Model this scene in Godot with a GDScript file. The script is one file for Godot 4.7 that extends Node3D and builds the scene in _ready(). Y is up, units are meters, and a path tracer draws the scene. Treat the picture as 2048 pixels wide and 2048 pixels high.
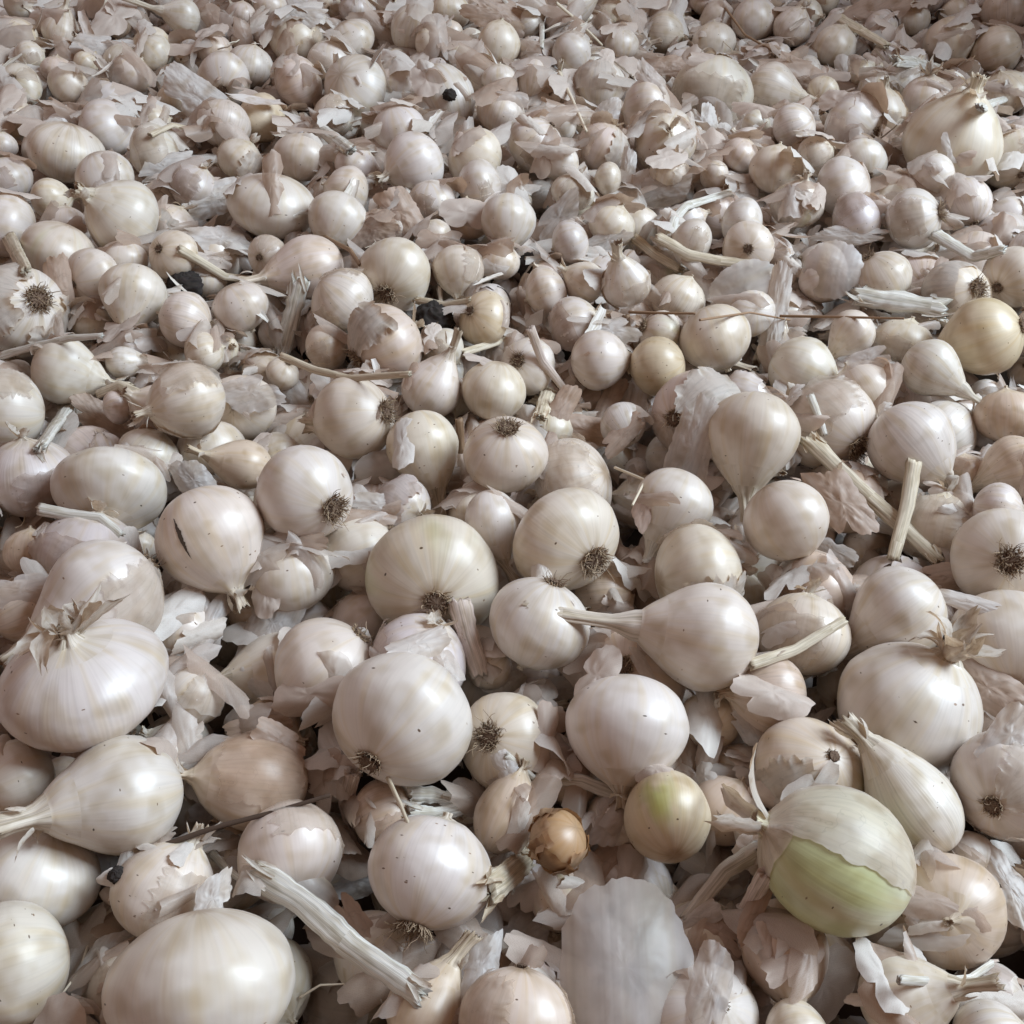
extends Node3D
# A heap of white onions with loose papery skins, seen close from above.

var rng := RandomNumberGenerator.new()
var nz := FastNoiseLite.new()
var taken := {}
var M := {}
var balls: Array = []          # every onion's centre and radius, for laying scraps on the heap
var grid := {}
var bare: Array = []           # places that the litter leaves bare
var heap: Array = []           # the many onions of the heap that are not built singly
var root_meshes := {}

const TINT := {
	"w": Color(.745, .675, .615), "c": Color(.73, .64, .56), "y": Color(.69, .575, .42), "b": Color(.67, .535, .44), "p": Color(.71, .595, .53),
	"m": Color(.66, .59, .56), "g": Color(.68, .68, .50), "k": Color(.69, .60, .47), "t": Color(.30, .19, .115), "d": Color(.075, .045, .03), "o": Color(.48, .31, .17),
}


func _ready() -> void:
	rng.seed = 11
	nz.noise_type = FastNoiseLite.TYPE_SIMPLEX_SMOOTH
	nz.frequency = 1.0
	nz.seed = 3
	# ---- camera
	var cam := Camera3D.new()
	cam.name = "camera"
	cam.fov = 50.0
	cam.near = 0.02
	cam.far = 40.0
	cam.position = Vector3(0, 0.432, 0)
	cam.rotation_degrees = Vector3(-44.6, 0, 0)
	add_child(cam)
	# ---- light: one big window at the right, a paler opening at the left, and the dim room
	var env := Environment.new()
	env.background_mode = Environment.BG_COLOR
	env.background_color = Color(.275, .158, .115).linear_to_srgb()
	env.tonemap_mode = Environment.TONE_MAPPER_LINEAR
	env.tonemap_exposure = .70
	env.sdfgi_enabled = true
	env.ssao_enabled = true
	env.ssil_enabled = true
	var we := WorldEnvironment.new()
	we.name = "surroundings"
	we.environment = env
	add_child(we)
	window_light("window_light", Vector3(1.9, 1.7, -.62), Vector3(0, 0, -.45), Vector2(1.1, 1.4), Color(.74, .88, 1.0), 15.0)
	window_light("doorway_light", Vector3(-1.5, 2.3, -2.1), Vector3(0, 0, -.45), Vector2(2.4, 2.0), Color(.88, .92, 1.0), 1.7)
	materials()
	# ---- the ground under the heap
	var g := SurfaceTool.new()
	g.begin(Mesh.PRIMITIVE_TRIANGLES)
	var G := 60
	for j in G + 1:
		for i in G + 1:
			var x := (i / float(G) - .5) * 6.0
			var z := (j / float(G) - .5) * 6.0 - .6
			g.set_uv(Vector2(x, z) * 3.0)
			g.add_vertex(Vector3(x, -.115 + .006 * nz.get_noise_2d(x * 4.0, z * 4.0), z))
	for j in G:
		for i in G:
			var a := j * (G + 1) + i
			for k in [a, a + 1, a + G + 2, a, a + G + 2, a + G + 1]:
				g.add_index(k)
	g.generate_normals()
	var ground := MeshInstance3D.new()
	ground.name = "ground"
	ground.mesh = g.commit()
	ground.material_override = M.soil
	ground.set_meta("kind", "structure")
	add_child(ground)
	# ---- the shed wall beyond the right edge, which keeps the window's light off the far corner
	var wall := MeshInstance3D.new()
	wall.name = "wall"
	var box := BoxMesh.new()
	box.size = Vector3(.06, 1.05, 1.9)
	wall.mesh = box
	wall.material_override = M.soil
	wall.position = Vector3(1.03, .405, -1.95)
	wall.set_meta("kind", "structure")
	add_child(wall)
	# ---- the onions that can be told apart: place, radius, length over width, direction of the neck, neck, roots, colour, rows of detail
	onion(Vector3(-.1171, .0128, -.1702), 0.0354, 0.76, Vector3(.141, -.5634, .814), "0", 0, "w", 187, "biggest smooth glossy white onion at the bottom edge")
	onion(Vector3(-.194, .0075, -.1804), 0.0233, 0.8835, Vector3(-.8712, .2095, .444), "0", 0, "w", 120, "smooth white onion cut by the frame in the bottom left corner")
	onion(Vector3(-.2032, -.0064, -.2244), 0.026, 0.8, Vector3(-.347, -.6822, .6436), "0", 0, "w", 122, "white onion lying under the thick pale neck at the left edge")
	onion(Vector3(-.1674, .0135, -.2507), 0.026, 0.9408, Vector3(-.8165, .3493, .4596), "2t", 0, "w", 121, "round white onion with thick pale neck running off the left edge")
	onion(Vector3(-.1556, -.0034, -.2846), 0.0127, 0.96, Vector3(-.8578, .4584, -.2324), "1", 1, "w", 55, "small white onion wedged behind the thick necked onion")
	onion(Vector3(-.152, .0019, -.3118), 0.015, 0.93, Vector3(-.5095, -.6597, .5524), "0", 0, "ws", 63, "small papery onion right of the flat onion with crumpled crown")
	onion(Vector3(-.1163, -.0036, -.2683), 0.0213, 1.12, Vector3(-.9431, .3183, .0965), "1", 1, "bs", 94, "tan teardrop onion above the brown twig, tip pointing left")
	onion(Vector3(-.2201, .0042, -.2645), 0.0182, 0.85, Vector3(-.7442, .2147, .6325), "0", 0, "w", 82, "glossy white onion at the left edge below the flat onion")
	onion(Vector3(-.21, -.0181, -.2765), 0.0117, 0.93, Vector3(-.9255, .266, .2698), "0", 0, "b", 50, "small tan onion half hidden beside the thick necked onion")
	onion(Vector3(-.0952, -.0038, -.2332), 0.023, 0.8835, Vector3(-.2856, .085, -.9546), "0", 0, "c", 107, "plump cream onion crossed by the brown twig")
	onion(Vector3(-.1458, -.0041, -.215), 0.0209, 0.912, Vector3(.3535, .4485, -.8209), "1", 0, "c", 100, "cream onion directly above the biggest onion at the bottom")
	onion(Vector3(-.1909, .0333, -.2956), 0.0364, 0.66, Vector3(-.0619, .9596, -.2746), "f", 0, "w", 163, "large flat white onion with crumpled papery crown at left")
	onion(Vector3(-.0489, .0219, -.2848), 0.0311, 0.89, Vector3(.4403, -.1177, -.8901), "0", 2, "w", 139, "large matte white onion, root plate low left, in the middle foreground")
	onion(Vector3(-.0033, -.0028, -.2891), 0.0223, 0.837, Vector3(.3927, -.8162, -.4238), "0", 3, "c", 96, "onion with bushy brown root ball facing camera, right of the large matte onion")
	onion(Vector3(.052, .0124, -.287), 0.0273, 0.86, Vector3(-.1024, -.45, .8871), "1", 0, "w", 120, "smooth squat white onion with short neck pointing down, centre right")
	onion(Vector3(.0672, .0054, -.2455), 0.019, 1.02, Vector3(-.0334, -.1009, -.9943), "0", 0, "y", 88, "yellowish onion with a green streak near its top")
	onion(Vector3(.0274, -.0167, -.2794), 0.015, 0.8835, Vector3(.51, .4768, -.7159), "0", 0, "b", 64, "small tan onion under the squat onion")
	onion(Vector3(-.0029, -.0056, -.2524), 0.0137, 1.25, Vector3(.4212, .451, -.7869), "1", 0, "b", 62, "narrow tan onion behind the opened brown bulb")
	onion(Vector3(-.0338, .009, -.2176), 0.0255, 0.8556, Vector3(.2652, .2266, -.9372), "0", 3, "w", 124, "white onion with tangled dark roots under it, bottom centre")
	onion(Vector3(-.0581, -.0193, -.2603), 0.016, 0.93, Vector3(.9231, .096, -.3724), "0", 0, "b", 70, "tan onion in the gap under the large matte onion")
	onion(Vector3(.0015, .006, -.1599), 0.0203, 0.93, Vector3(-.1231, -.566, .8151), "0", 1, "ps", 108, "onion with root tuft on top at the bottom edge, left of the big skin")
	onion(Vector3(-.0341, -.0096, -.1692), 0.0157, 0.96, Vector3(.445, .4184, -.7918), "2", 0, "b", 80, "tan onion with neck pointing up at the bottom edge")
	onion(Vector3(.0222, -.0198, -.2197), 0.0142, 0.93, Vector3(-.4859, .3628, -.7951), "0", 0, "b", 66, "dim tan onion behind the big translucent skin")
	onion(Vector3(.1284, .028, -.2127), 0.027, 1.12, Vector3(-.8926, .2694, -.3614), "ft", 0, "g", 136, "split onion showing a broad green inner layer")
	onion(Vector3(.1736, .0091, -.2487), 0.019, 1.2, Vector3(-.5624, .4064, -.7201), "2", 0, "w", 88, "white teardrop onion with fingered dry neck pointing up left")
	onion(Vector3(.1865, .0023, -.3034), 0.0344, 0.88, Vector3(.4148, .8402, -.3493), "f", 0, "w", 146, "large white onion with shredded papery skin at its upper right")
	onion(Vector3(.1352, -.0009, -.2713), 0.0249, 0.8556, Vector3(-.2505, -.9422, -.2226), "0", 1, "ps", 110, "pinkish onion with a ragged brown root scar, behind the green split onion")
	onion(Vector3(.2151, .0113, -.2567), 0.0231, 0.8835, Vector3(.6195, -.3687, -.693), "0", 2, "ws", 106, "onion with dirty brown root end at the right edge")
	onion(Vector3(.1775, -.0004, -.2064), 0.0234, 0.8835, Vector3(-.2886, .7544, .5895), "0", 0, "b", 114, "dull tan onion with creased dimple facing the camera")
	onion(Vector3(.1105, -.0066, -.1929), 0.0178, 1.08, Vector3(-.0022, .0876, .9961), "1", 0, "b", 88, "smooth tan onion below the green split onion")
	onion(Vector3(.15, .0018, -.1689), 0.0173, 0.912, Vector3(.7888, .6141, .0254), "2", 0, "c", 90, "pale onion with stubby neck pointing right at the bottom edge")
	onion(Vector3(.1795, .0024, -.1531), 0.0153, 0.8835, Vector3(.8746, .4389, -.2061), "0", 0, "w", 82, "white onion cut off in the bottom right corner")
	onion(Vector3(.1087, -.0031, -.1559), 0.0144, 0.837, Vector3(-.9457, -.2894, .1482), "0", 0, "c", 76, "cream onion mostly below the bottom edge")
	onion(Vector3(.0966, -.0153, -.26), 0.0164, 0.93, Vector3(.5334, .5082, -.6762), "0", 0, "b", 72, "tan onion behind the yellowish onion")
	onion(Vector3(.1309, -.0327, -.1971), 0.0161, 0.93, Vector3(.0997, .4121, -.9056), "0", 0, "b", 76, "dim onion deep below the green split onion")
	onion(Vector3(.1224, .002, -.3117), 0.0191, 0.912, Vector3(-.9683, .2317, .0929), "1", 0, "b", 80, "small tan onion with beige knobbed tip at its left")
	onion(Vector3(-.1998, .0234, -.3552), 0.028, 0.9408, Vector3(-.6786, -.1037, .7272), "2t", 2, "ws", 114, "white onion with long sheathed neck running to the left edge")
	onion(Vector3(-.1569, .0222, -.397), 0.0281, 0.9312, Vector3(.4682, -.6293, .6203), "1", 0, "c", 108, "glossy pale onion with a dark crack in its skin")
	onion(Vector3(-.1093, .0309, -.4207), 0.0259, 0.9114, Vector3(-.7183, -.1876, -.67), "0", 3, "w", 98, "round white onion with brown root tuft at its lower right")
	onion(Vector3(-.2231, .0118, -.4435), 0.0314, 0.66, Vector3(.04, -.3004, .953), "f", 0, "w", 113, "wide cream white onion with torn papery flap at its base")
	onion(Vector3(-.2761, .0028, -.4627), 0.0264, 0.837, Vector3(-.0762, .8641, -.4976), "0", 0, "ms", 92, "mauve papery onion at the left edge")
	onion(Vector3(-.216, -.0035, -.4896), 0.0179, 0.837, Vector3(.488, .534, -.6904), "0", 0, "w", 60, "small papery onion behind the wide cream onion")
	onion(Vector3(-.185, -.0141, -.5079), 0.0203, 0.837, Vector3(-.153, .7695, -.6201), "0", 0, "c", 66, "small round cream onion behind the tan bulblet")
	onion(Vector3(-.1556, .0032, -.4742), 0.0151, 1.05, Vector3(-.8928, .4248, .1498), "2", 0, "b", 52, "small tan bulblet with pale neck pointing left")
	onion(Vector3(-.1905, .0241, -.5073), 0.0221, 0.96, Vector3(-.7736, .1711, .6102), "1", 0, "cs", 75, "striped onion with white frayed tip pointing left")
	onion(Vector3(-.3036, .0134, -.5106), 0.0251, 0.8835, Vector3(-.9079, .2944, .2985), "0", 0, "w", 84, "plump white onion cut by the left edge")
	onion(Vector3(-.2867, .0035, -.5633), 0.0211, 0.912, Vector3(.9263, -.3768, .0038), "2", 0, "w", 66, "white onion with ragged neck pointing right near the left edge")
	onion(Vector3(-.2247, .0048, -.3998), 0.0282, 0.8, Vector3(.2089, .7416, -.6375), "0", 0, "ms", 106, "onion wrapped in loose translucent skin behind the sheathed onion")
	onion(Vector3(-.2627, -.0039, -.4106), 0.0136, 0.93, Vector3(-.0136, .6899, -.7238), "0", 0, "b", 50, "small tan onion at the left edge behind the loose skin")
	onion(Vector3(-.1705, -.0077, -.3607), 0.0173, 0.8835, Vector3(-.0709, -.8554, .5131), "0", 0, "c", 67, "small glossy onion below the cracked pale onion")
	onion(Vector3(-.1166, -.0002, -.3908), 0.0217, 0.8835, Vector3(.0813, -.9291, .3608), "0", 0, "c", 82, "cream onion with fine vertical streaks under the round rooted onion")
	onion(Vector3(-.0917, -.0009, -.3293), 0.026, 0.93, Vector3(-.7176, -.5147, .4692), "0", 2, "c", 106, "large cream onion behind the large matte onion")
	onion(Vector3(-.0832, -.0086, -.415), 0.0234, 0.8835, Vector3(-.8599, -.4316, .2727), "0", 2, "c", 85, "cream onion with dark root at its upper right")
	onion(Vector3(-.0409, .0056, -.3834), 0.0339, 0.86, Vector3(-.1112, -.3978, -.9107), "0", 2, "c", 130, "large cream onion with curled root hairs in the centre")
	onion(Vector3(.0288, .0177, -.3992), 0.0293, 0.76, Vector3(-.5654, -.1611, -.8089), "0", 3, "c", 112, "wide cream onion with dark roots and trailing root hairs")
	onion(Vector3(.0133, .0131, -.3466), 0.0254, 0.8556, Vector3(-.3493, -.7693, .535), "0", 2, "w", 103, "white onion under the long cut stalk")
	onion(Vector3(.0922, .0244, -.3293), 0.0254, 0.96, Vector3(-.9877, .1001, -.12), "3", 0, "c", 107, "onion with a long ribbed stalk pointing left")
	onion(Vector3(-.0109, .0097, -.4213), 0.0152, 1.12, Vector3(.1746, -.5924, .7865), "2", 0, "w", 56, "little pear shaped bulblet with neck pointing down")
	onion(Vector3(-.0208, -.0075, -.4445), 0.0159, 0.837, Vector3(-.1736, .7043, -.6883), "0", 0, "c", 56, "small cream onion behind the pear shaped bulblet")
	onion(Vector3(-.0037, .0169, -.4675), 0.0233, 0.8835, Vector3(-.0458, -.997, -.0626), "0", 3, "c", 82, "striped yellowish onion with black root tuft on top")
	onion(Vector3(-.0528, .005, -.4884), 0.0218, 0.96, Vector3(.2635, -.6165, .7419), "2", 0, "c", 74, "greyish onion with short cut neck hanging down")
	onion(Vector3(.0363, -.0077, -.4692), 0.0281, 0.74, Vector3(-.8619, -.5029, -.0648), "0", 0, "cs", 96, "spotted cream onion right of the striped yellowish onion")
	onion(Vector3(.0904, .0051, -.4397), 0.0212, 0.912, Vector3(-.4361, -.5632, .7019), "2", 0, "w", 76, "white onion with thin dry stem hanging down left")
	onion(Vector3(-.0943, .0106, -.5074), 0.0245, 0.9408, Vector3(-.8676, -.4303, -.2492), "1t", 3, "c", 82, "round onion with brown root tuft at its right side")
	onion(Vector3(-.0513, -.001, -.5491), 0.0184, 0.96, Vector3(.5105, .7148, -.4779), "2", 0, "c", 58, "cream onion with neck pointing up right to a curled strip")
	onion(Vector3(-.0114, -.0006, -.5476), 0.0212, 0.8835, Vector3(-.1749, -.8827, .4361), "0", 0, "c", 67, "smooth onion between two dark rooted onions")
	onion(Vector3(.0105, -.0041, -.5776), 0.0186, 0.8835, Vector3(.4104, -.7073, -.5756), "0", 3, "w", 57, "onion with large dark root brush facing left")
	onion(Vector3(.0508, -.0211, -.395), 0.0172, 0.93, Vector3(-.8887, -.4172, -.1903), "0", 1, "b", 63, "tan onion with dark root knob in the gap")
	onion(Vector3(.0985, -.0013, -.3917), 0.0271, 0.82, Vector3(.9709, -.0323, -.2373), "0", 0, "cs", 102, "papery onion behind the long stalked onion")
	onion(Vector3(.06, -.0133, -.332), 0.027, 0.8835, Vector3(.2747, -.8994, -.34), "0", 2, "b", 108, "shaded onion with root tuft behind the squat onion")
	onion(Vector3(-.0455, .0034, -.3316), 0.024, 0.8835, Vector3(.4649, .8279, -.3139), "0", 0, "ms", 98, "onion under bright torn white skin")
	onion(Vector3(.114, .0004, -.5217), 0.0286, 0.8835, Vector3(.688, -.3972, -.6074), "0", 2, "ps", 93, "pinkish onion with round dark root scar")
	onion(Vector3(.0978, -.0362, -.5244), 0.0147, 0.837, Vector3(.9904, .0969, .0983), "0", 0, "w", 46, "small onion peeking out below the pinkish onion")
	onion(Vector3(.1379, .0217, -.4798), 0.0267, 0.912, Vector3(-.163, -.6225, .7655), "2", 0, "c", 93, "papery streaked onion with dry neck pointing down")
	onion(Vector3(.1453, .0201, -.4116), 0.0231, 0.9114, Vector3(.5126, -.6178, .5962), "0", 0, "c", 87, "round smooth cream onion in front of the streaked papery onion")
	onion(Vector3(.1924, .0031, -.5098), 0.0281, 0.9114, Vector3(-.4586, -.1124, -.8815), "0", 3, "cs", 93, "onion with shaggy brown roots at lower right and bright skin")
	onion(Vector3(.2321, .0124, -.4831), 0.025, 0.9408, Vector3(.5876, -.365, .7221), "1", 0, "w", 86, "smooth white onion with small dark dots and short neck")
	onion(Vector3(.2685, -.0094, -.4806), 0.0131, 0.837, Vector3(-.0125, .733, -.6802), "0", 0, "b", 44, "small dull bulb at right between two onions")
	onion(Vector3(.2905, .0057, -.4701), 0.0185, 0.864, Vector3(-.8771, -.4612, .1341), "2", 0, "b", 64, "tan onion with stem pointing left at the right edge")
	onion(Vector3(.2643, .0136, -.427), 0.0147, 0.85, Vector3(.9009, .1557, .4052), "0", 0, "w", 54, "small glossy onion near the right edge")
	onion(Vector3(.2558, .0132, -.3913), 0.0258, 0.8556, Vector3(.2622, -.6354, -.7263), "0", 3, "w", 99, "white onion with black root hole at the right edge")
	onion(Vector3(.2421, -.0123, -.4361), 0.0244, 0.837, Vector3(.1673, .7355, -.6566), "0", 0, "cs", 86, "papery onion behind the upright spike")
	onion(Vector3(.1953, -.0151, -.4634), 0.0211, 0.93, Vector3(-.003, .719, -.695), "0", 0, "b", 72, "brown shaded onion beneath the slanted stalk")
	onion(Vector3(.1945, .011, -.3567), 0.024, 0.8832, Vector3(-.7863, -.5221, .3305), "3", 0, "w", 96, "round white onion with torn skin and thin stalk pointing down left")
	onion(Vector3(.1618, -.0134, -.3871), 0.0249, 0.8556, Vector3(.9482, .1276, -.291), "0", 0, "b", 93, "tan papery onion left of the torn round onion")
	onion(Vector3(.1461, .0017, -.3486), 0.0228, 0.8835, Vector3(.2364, .516, -.8233), "0", 0, "cs", 91, "onion wearing a white papery cap")
	onion(Vector3(.2449, .0044, -.3429), 0.0263, 0.93, Vector3(.0678, .2249, -.972), "0", 0, "c", 106, "smooth dull onion at the right edge")
	onion(Vector3(.308, -.006, -.5294), 0.0193, 0.837, Vector3(-.0326, .7607, -.6483), "0", 0, "b", 62, "dull tan onion at the right edge")
	onion(Vector3(.2235, -.0042, -.5531), 0.0204, 0.8835, Vector3(-.504, .5674, -.6511), "0", 0, "c", 64, "medium cream onion in front of the little round bulb with thin tail pointing down left")
	onion(Vector3(.2656, .0068, -.5616), 0.0184, 0.9408, Vector3(.7067, -.2062, .6768), "3", 0, "w", 58, "white onion with long white neck pointing right")
	onion(Vector3(.3095, .0092, -.5912), 0.0255, 0.9024, Vector3(-.747, -.5995, -.2873), "2", 2, "y", 78, "large tan yellow onion near the right edge")
	onion(Vector3(.2278, .0026, -.6067), 0.0154, 0.9024, Vector3(-.6774, -.6342, .3728), "2", 0, "c", 46, "little round bulb with thin tail pointing down left")
	onion(Vector3(.2662, -.0107, -.6133), 0.0197, 0.7868, Vector3(.2768, .8321, -.4805), "0", 0, "c", 58, "medium cream onion behind and left of the white onion with long white neck pointing right")
	onion(Vector3(.2603, .0046, -.6679), 0.0226, 0.8043, Vector3(.5415, -.7471, .3854), "0", 2, "c", 64, "onion beside the smooth mauve skin plate")
	onion(Vector3(.3095, .0024, -.6511), 0.0237, 0.85, Vector3(-.3715, -.6824, -.6295), "0", 3, "cs", 68, "onion with grey scruffy roots behind the tan yellow onion")
	onion(Vector3(.3548, .0048, -.6707), 0.0212, 0.8742, Vector3(.7682, .0782, -.6355), "0", 2, "c", 60, "medium cream onion with roots showing just right of the onion with grey scruffy roots")
	onion(Vector3(.3013, .0102, -.74), 0.0225, 0.8567, Vector3(-.8003, -.4926, -.3419), "0", 3, "w", 60, "white onion with black roots on its right flank")
	onion(Vector3(.355, .0036, -.7782), 0.0171, 1.1, Vector3(-.1531, .4802, -.8637), "0", 2, "w", 44, "small white onion with roots showing behind the onion with grey scruffy roots")
	onion(Vector3(.2615, .0048, -.7494), 0.0201, 0.85, Vector3(-.9085, -.4003, .12), "0", 0, "ms", 53, "medium mauve papery onion left of the white onion with black roots on its right flank")
	onion(Vector3(.218, .0094, -.763), 0.0199, 0.8122, Vector3(.1702, .9811, -.0917), "1", 0, "ws", 52, "onion with bright torn skin pointing up")
	onion(Vector3(.262, .0056, -.7983), 0.0237, 0.85, Vector3(-.8111, -.5589, -.1726), "0", 0, "w", 60, "medium white onion just right of the onion with bright torn skin pointing up")
	onion(Vector3(.2898, -.0006, -.8502), 0.0207, 0.8305, Vector3(-.12, .1722, -.9777), "0", 2, "w", 50, "medium white onion with roots showing left of the very large onion with tall ragged stem")
	onion(Vector3(.3659, .0094, -.8656), 0.0403, 0.8573, Vector3(.1822, .9769, -.1119), "1", 0, "c", 97, "very large onion with tall ragged stem")
	onion(Vector3(.3359, .0103, -.8087), 0.0167, 0.9024, Vector3(-.9037, -.4113, -.1189), "2", 0, "w", 42, "small white onion in front of the very large stemmed onion")
	onion(Vector3(.3005, -.0058, -.9271), 0.0282, 0.8043, Vector3(-.6441, -.1023, -.758), "0", 2, "ms", 64, "mauve onion with black root star at its right")
	onion(Vector3(.2458, -.0003, -.9155), 0.02, 0.8742, Vector3(-.7487, -.5834, -.3148), "0", 0, "w", 46, "small white onion just left of the mauve onion with black root star at its right")
	onion(Vector3(.2529, .0005, -.8595), 0.0175, 0.8305, Vector3(.8211, .5453, .1687), "0", 0, "c", 42, "small cream onion just behind the onion with bright torn skin pointing up")
	onion(Vector3(.2114, .01, -.8184), 0.0212, 0.8742, Vector3(.1393, .8035, -.5788), "0", 0, "c", 53, "medium cream onion just behind and left of the onion with bright torn skin pointing up")
	onion(Vector3(.3904, -.0846, -1.1244), 0.0254, 0.9024, Vector3(.0096, .9702, -.242), "1", 0, "cs", 48, "medium cream papery onion with neck pointing up right of the large papery onion")
	onion(Vector3(.4516, -.0862, -1.1672), 0.0272, 0.8122, Vector3(-.012, .972, -.2347), "f", 0, "c", 50, "medium cream onion just behind and left of the very large onion with tall ragged stem")
	onion(Vector3(.4266, -.0104, -.8767), 0.0264, 0.8567, Vector3(-.0098, .1316, -.9913), "0", 1, "c", 62, "medium cream onion with roots showing right of the very large onion with tall ragged stem")
	onion(Vector3(.5402, -.0877, -1.1806), 0.0296, 0.7868, Vector3(-.3533, .8717, -.3397), "0", 0, "c", 54, "medium cream onion just behind and right of the very large onion with tall ragged stem")
	onion(Vector3(.5297, -.0954, -1.347), 0.0303, 0.9024, Vector3(.2625, -.7571, .5983), "1", 0, "c", 50, "medium cream onion with neck pointing down behind the very large onion with tall ragged stem")
	onion(Vector3(.5816, -.0985, -1.3261), 0.03, 0.9024, Vector3(-.8987, -.4383, -.0169), "1", 0, "c", 50, "medium cream onion with neck pointing left behind the onion with grey scruffy roots")
	onion(Vector3(.5045, -.0986, -1.4219), 0.0227, 0.8742, Vector3(-.1328, .9122, -.3875), "0", 0, "c", 36, "small cream onion behind the very large onion with tall ragged stem")
	onion(Vector3(.388, -.0976, -1.3359), 0.0277, 0.8742, Vector3(.388, .8899, -.2401), "0", 0, "c", 46, "small cream onion behind the mauve onion with black root star at its right")
	onion(Vector3(.3426, -.0896, -1.3723), 0.0232, 0.9024, Vector3(.4004, .8853, -.2365), "1", 0, "c", 38, "small cream onion with neck pointing up behind and right of the large papery onion")
	onion(Vector3(.6291, -.0945, -1.4425), 0.0305, 0.8742, Vector3(-.1579, .9034, -.3986), "0", 0, "c", 48, "medium cream onion behind the very large onion with tall ragged stem")
	onion(Vector3(.309, -.0896, -1.2376), 0.0193, 0.9024, Vector3(.884, -.3088, .3509), "1", 0, "w", 34, "small white onion with neck pointing right just right of the large papery onion")
	onion(Vector3(.2841, -.0843, -1.1857), 0.0286, 0.9024, Vector3(.9283, -.0927, .3601), "2", 0, "c", 52, "medium cream onion with neck pointing right just right of the large papery onion")
	onion(Vector3(.0585, -.0038, -1.0869), 0.0202, 0.9024, Vector3(.6597, -.7159, .2285), "1", 0, "w", 41, "small white onion with neck pointing down right of the tall egg shaped white onion")
	onion(Vector3(.121, -.0523, -1.2259), 0.0188, 0.8742, Vector3(-.0387, .928, -.3705), "0", 0, "w", 34, "small white onion behind and left of the large papery onion")
	onion(Vector3(.1857, -.0914, -1.3614), 0.0256, 0.8573, Vector3(.9702, -.035, .2399), "1", 0, "c", 42, "small cream onion with neck pointing right just behind and left of the large papery onion")
	onion(Vector3(.2438, -.0967, -1.3442), 0.026, 0.8742, Vector3(-.04, .8472, -.5297), "0", 0, "c", 43, "small cream onion just behind the large papery onion")
	onion(Vector3(.3014, -.0909, -1.4012), 0.0292, 0.8742, Vector3(-.0864, .9272, -.3646), "0", 0, "w", 47, "small white onion just behind and right of the large papery onion")
	onion(Vector3(.2615, -.0992, -1.4286), 0.0228, 0.9024, Vector3(-.8706, -.4788, .1131), "2", 0, "c", 36, "small cream onion with neck pointing left just behind the large papery onion")
	onion(Vector3(.1171, -.0584, -1.3312), 0.02, 0.8573, Vector3(-.9486, .2608, -.1795), "1", 0, "c", 34, "small cream onion with neck pointing left behind and left of the large papery onion")
	onion(Vector3(.0195, .0022, -1.0076), 0.0149, 1.25, Vector3(.1627, .7192, -.6755), "0", 0, "c", 32, "tiny cream onion right of the tall egg shaped white onion")
	onion(Vector3(.0818, -.0043, -1.0106), 0.0252, 0.85, Vector3(-.0703, -.8357, .5447), "1", 0, "ws", 54, "medium white papery onion with neck pointing down left of the large papery onion")
	onion(Vector3(.1597, -.0734, -1.2059), 0.0177, 0.8742, Vector3(-.0482, .9189, -.3915), "0", 0, "w", 32, "tiny white onion just left of the large papery onion")
	onion(Vector3(.2143, -.0743, -1.1527), 0.0445, 0.8043, Vector3(.1596, .7265, -.6684), "0", 0, "ws", 83, "large papery onion at the edge of the dark hollow")
	onion(Vector3(.1209, -.0021, -.9529), 0.0269, 0.7868, Vector3(-.9925, -.0857, -.0869), "0", 0, "c", 60, "medium cream onion just behind and left of the onion with greenish torn dimple")
	onion(Vector3(.1272, .0123, -.864), 0.0261, 0.8567, Vector3(-.0274, .7288, .6842), "0", 0, "cs", 63, "onion with greenish torn dimple in the upper right")
	onion(Vector3(.0437, .0041, -.9139), 0.0156, 0.7868, Vector3(-.9811, -.189, .0415), "0", 0, "w", 36, "small white onion left of the onion with greenish torn dimple")
	onion(Vector3(.02, .0081, -.8647), 0.025, 0.8305, Vector3(-.624, -.7635, .1665), "0", 1, "w", 60, "medium white onion with roots showing behind the white onion with torn white tail pointing down")
	onion(Vector3(.0373, .0136, -.8249), 0.0169, 0.8305, Vector3(-.1608, -.8831, .4407), "0", 0, "w", 42, "small white onion behind and right of the white onion with torn white tail pointing down")
	onion(Vector3(.0759, .0071, -.8604), 0.0232, 0.8305, Vector3(.4757, .8046, -.3554), "0", 0, "ps", 56, "medium pinkish papery onion just left of the onion with greenish torn dimple")
	onion(Vector3(.1626, .0056, -.8177), 0.012, 0.9024, Vector3(.6319, -.5051, .5879), "1", 0, "c", 30, "tiny cream onion with neck pointing down just in front of the large papery onion")
	onion(Vector3(.1896, .0022, -.8588), 0.0158, 0.8742, Vector3(.4361, .8396, -.3239), "0", 0, "p", 38, "small pinkish onion just in front and right of the large papery onion")
	onion(Vector3(.0767, .0078, -.807), 0.0131, 0.7868, Vector3(-.9962, -.0615, -.0623), "0", 0, "c", 33, "small cream onion just in front and left of the onion with greenish torn dimple")
	onion(Vector3(.0474, .0095, -.7821), 0.0167, 0.8, Vector3(.3127, .9093, -.2746), "0", 0, "ws", 43, "small white papery onion in front and left of the onion with greenish torn dimple")
	onion(Vector3(.1273, .0068, -.8155), 0.0176, 0.8, Vector3(.2993, .8644, -.404), "0", 0, "cs", 44, "small cream papery onion just in front of the onion with greenish torn dimple")
	onion(Vector3(-.003, .0154, -.7302), 0.0211, 0.9024, Vector3(-.0325, -.6461, .7626), "1t", 0, "w", 57, "white onion with torn white tail pointing down, upper middle")
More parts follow.
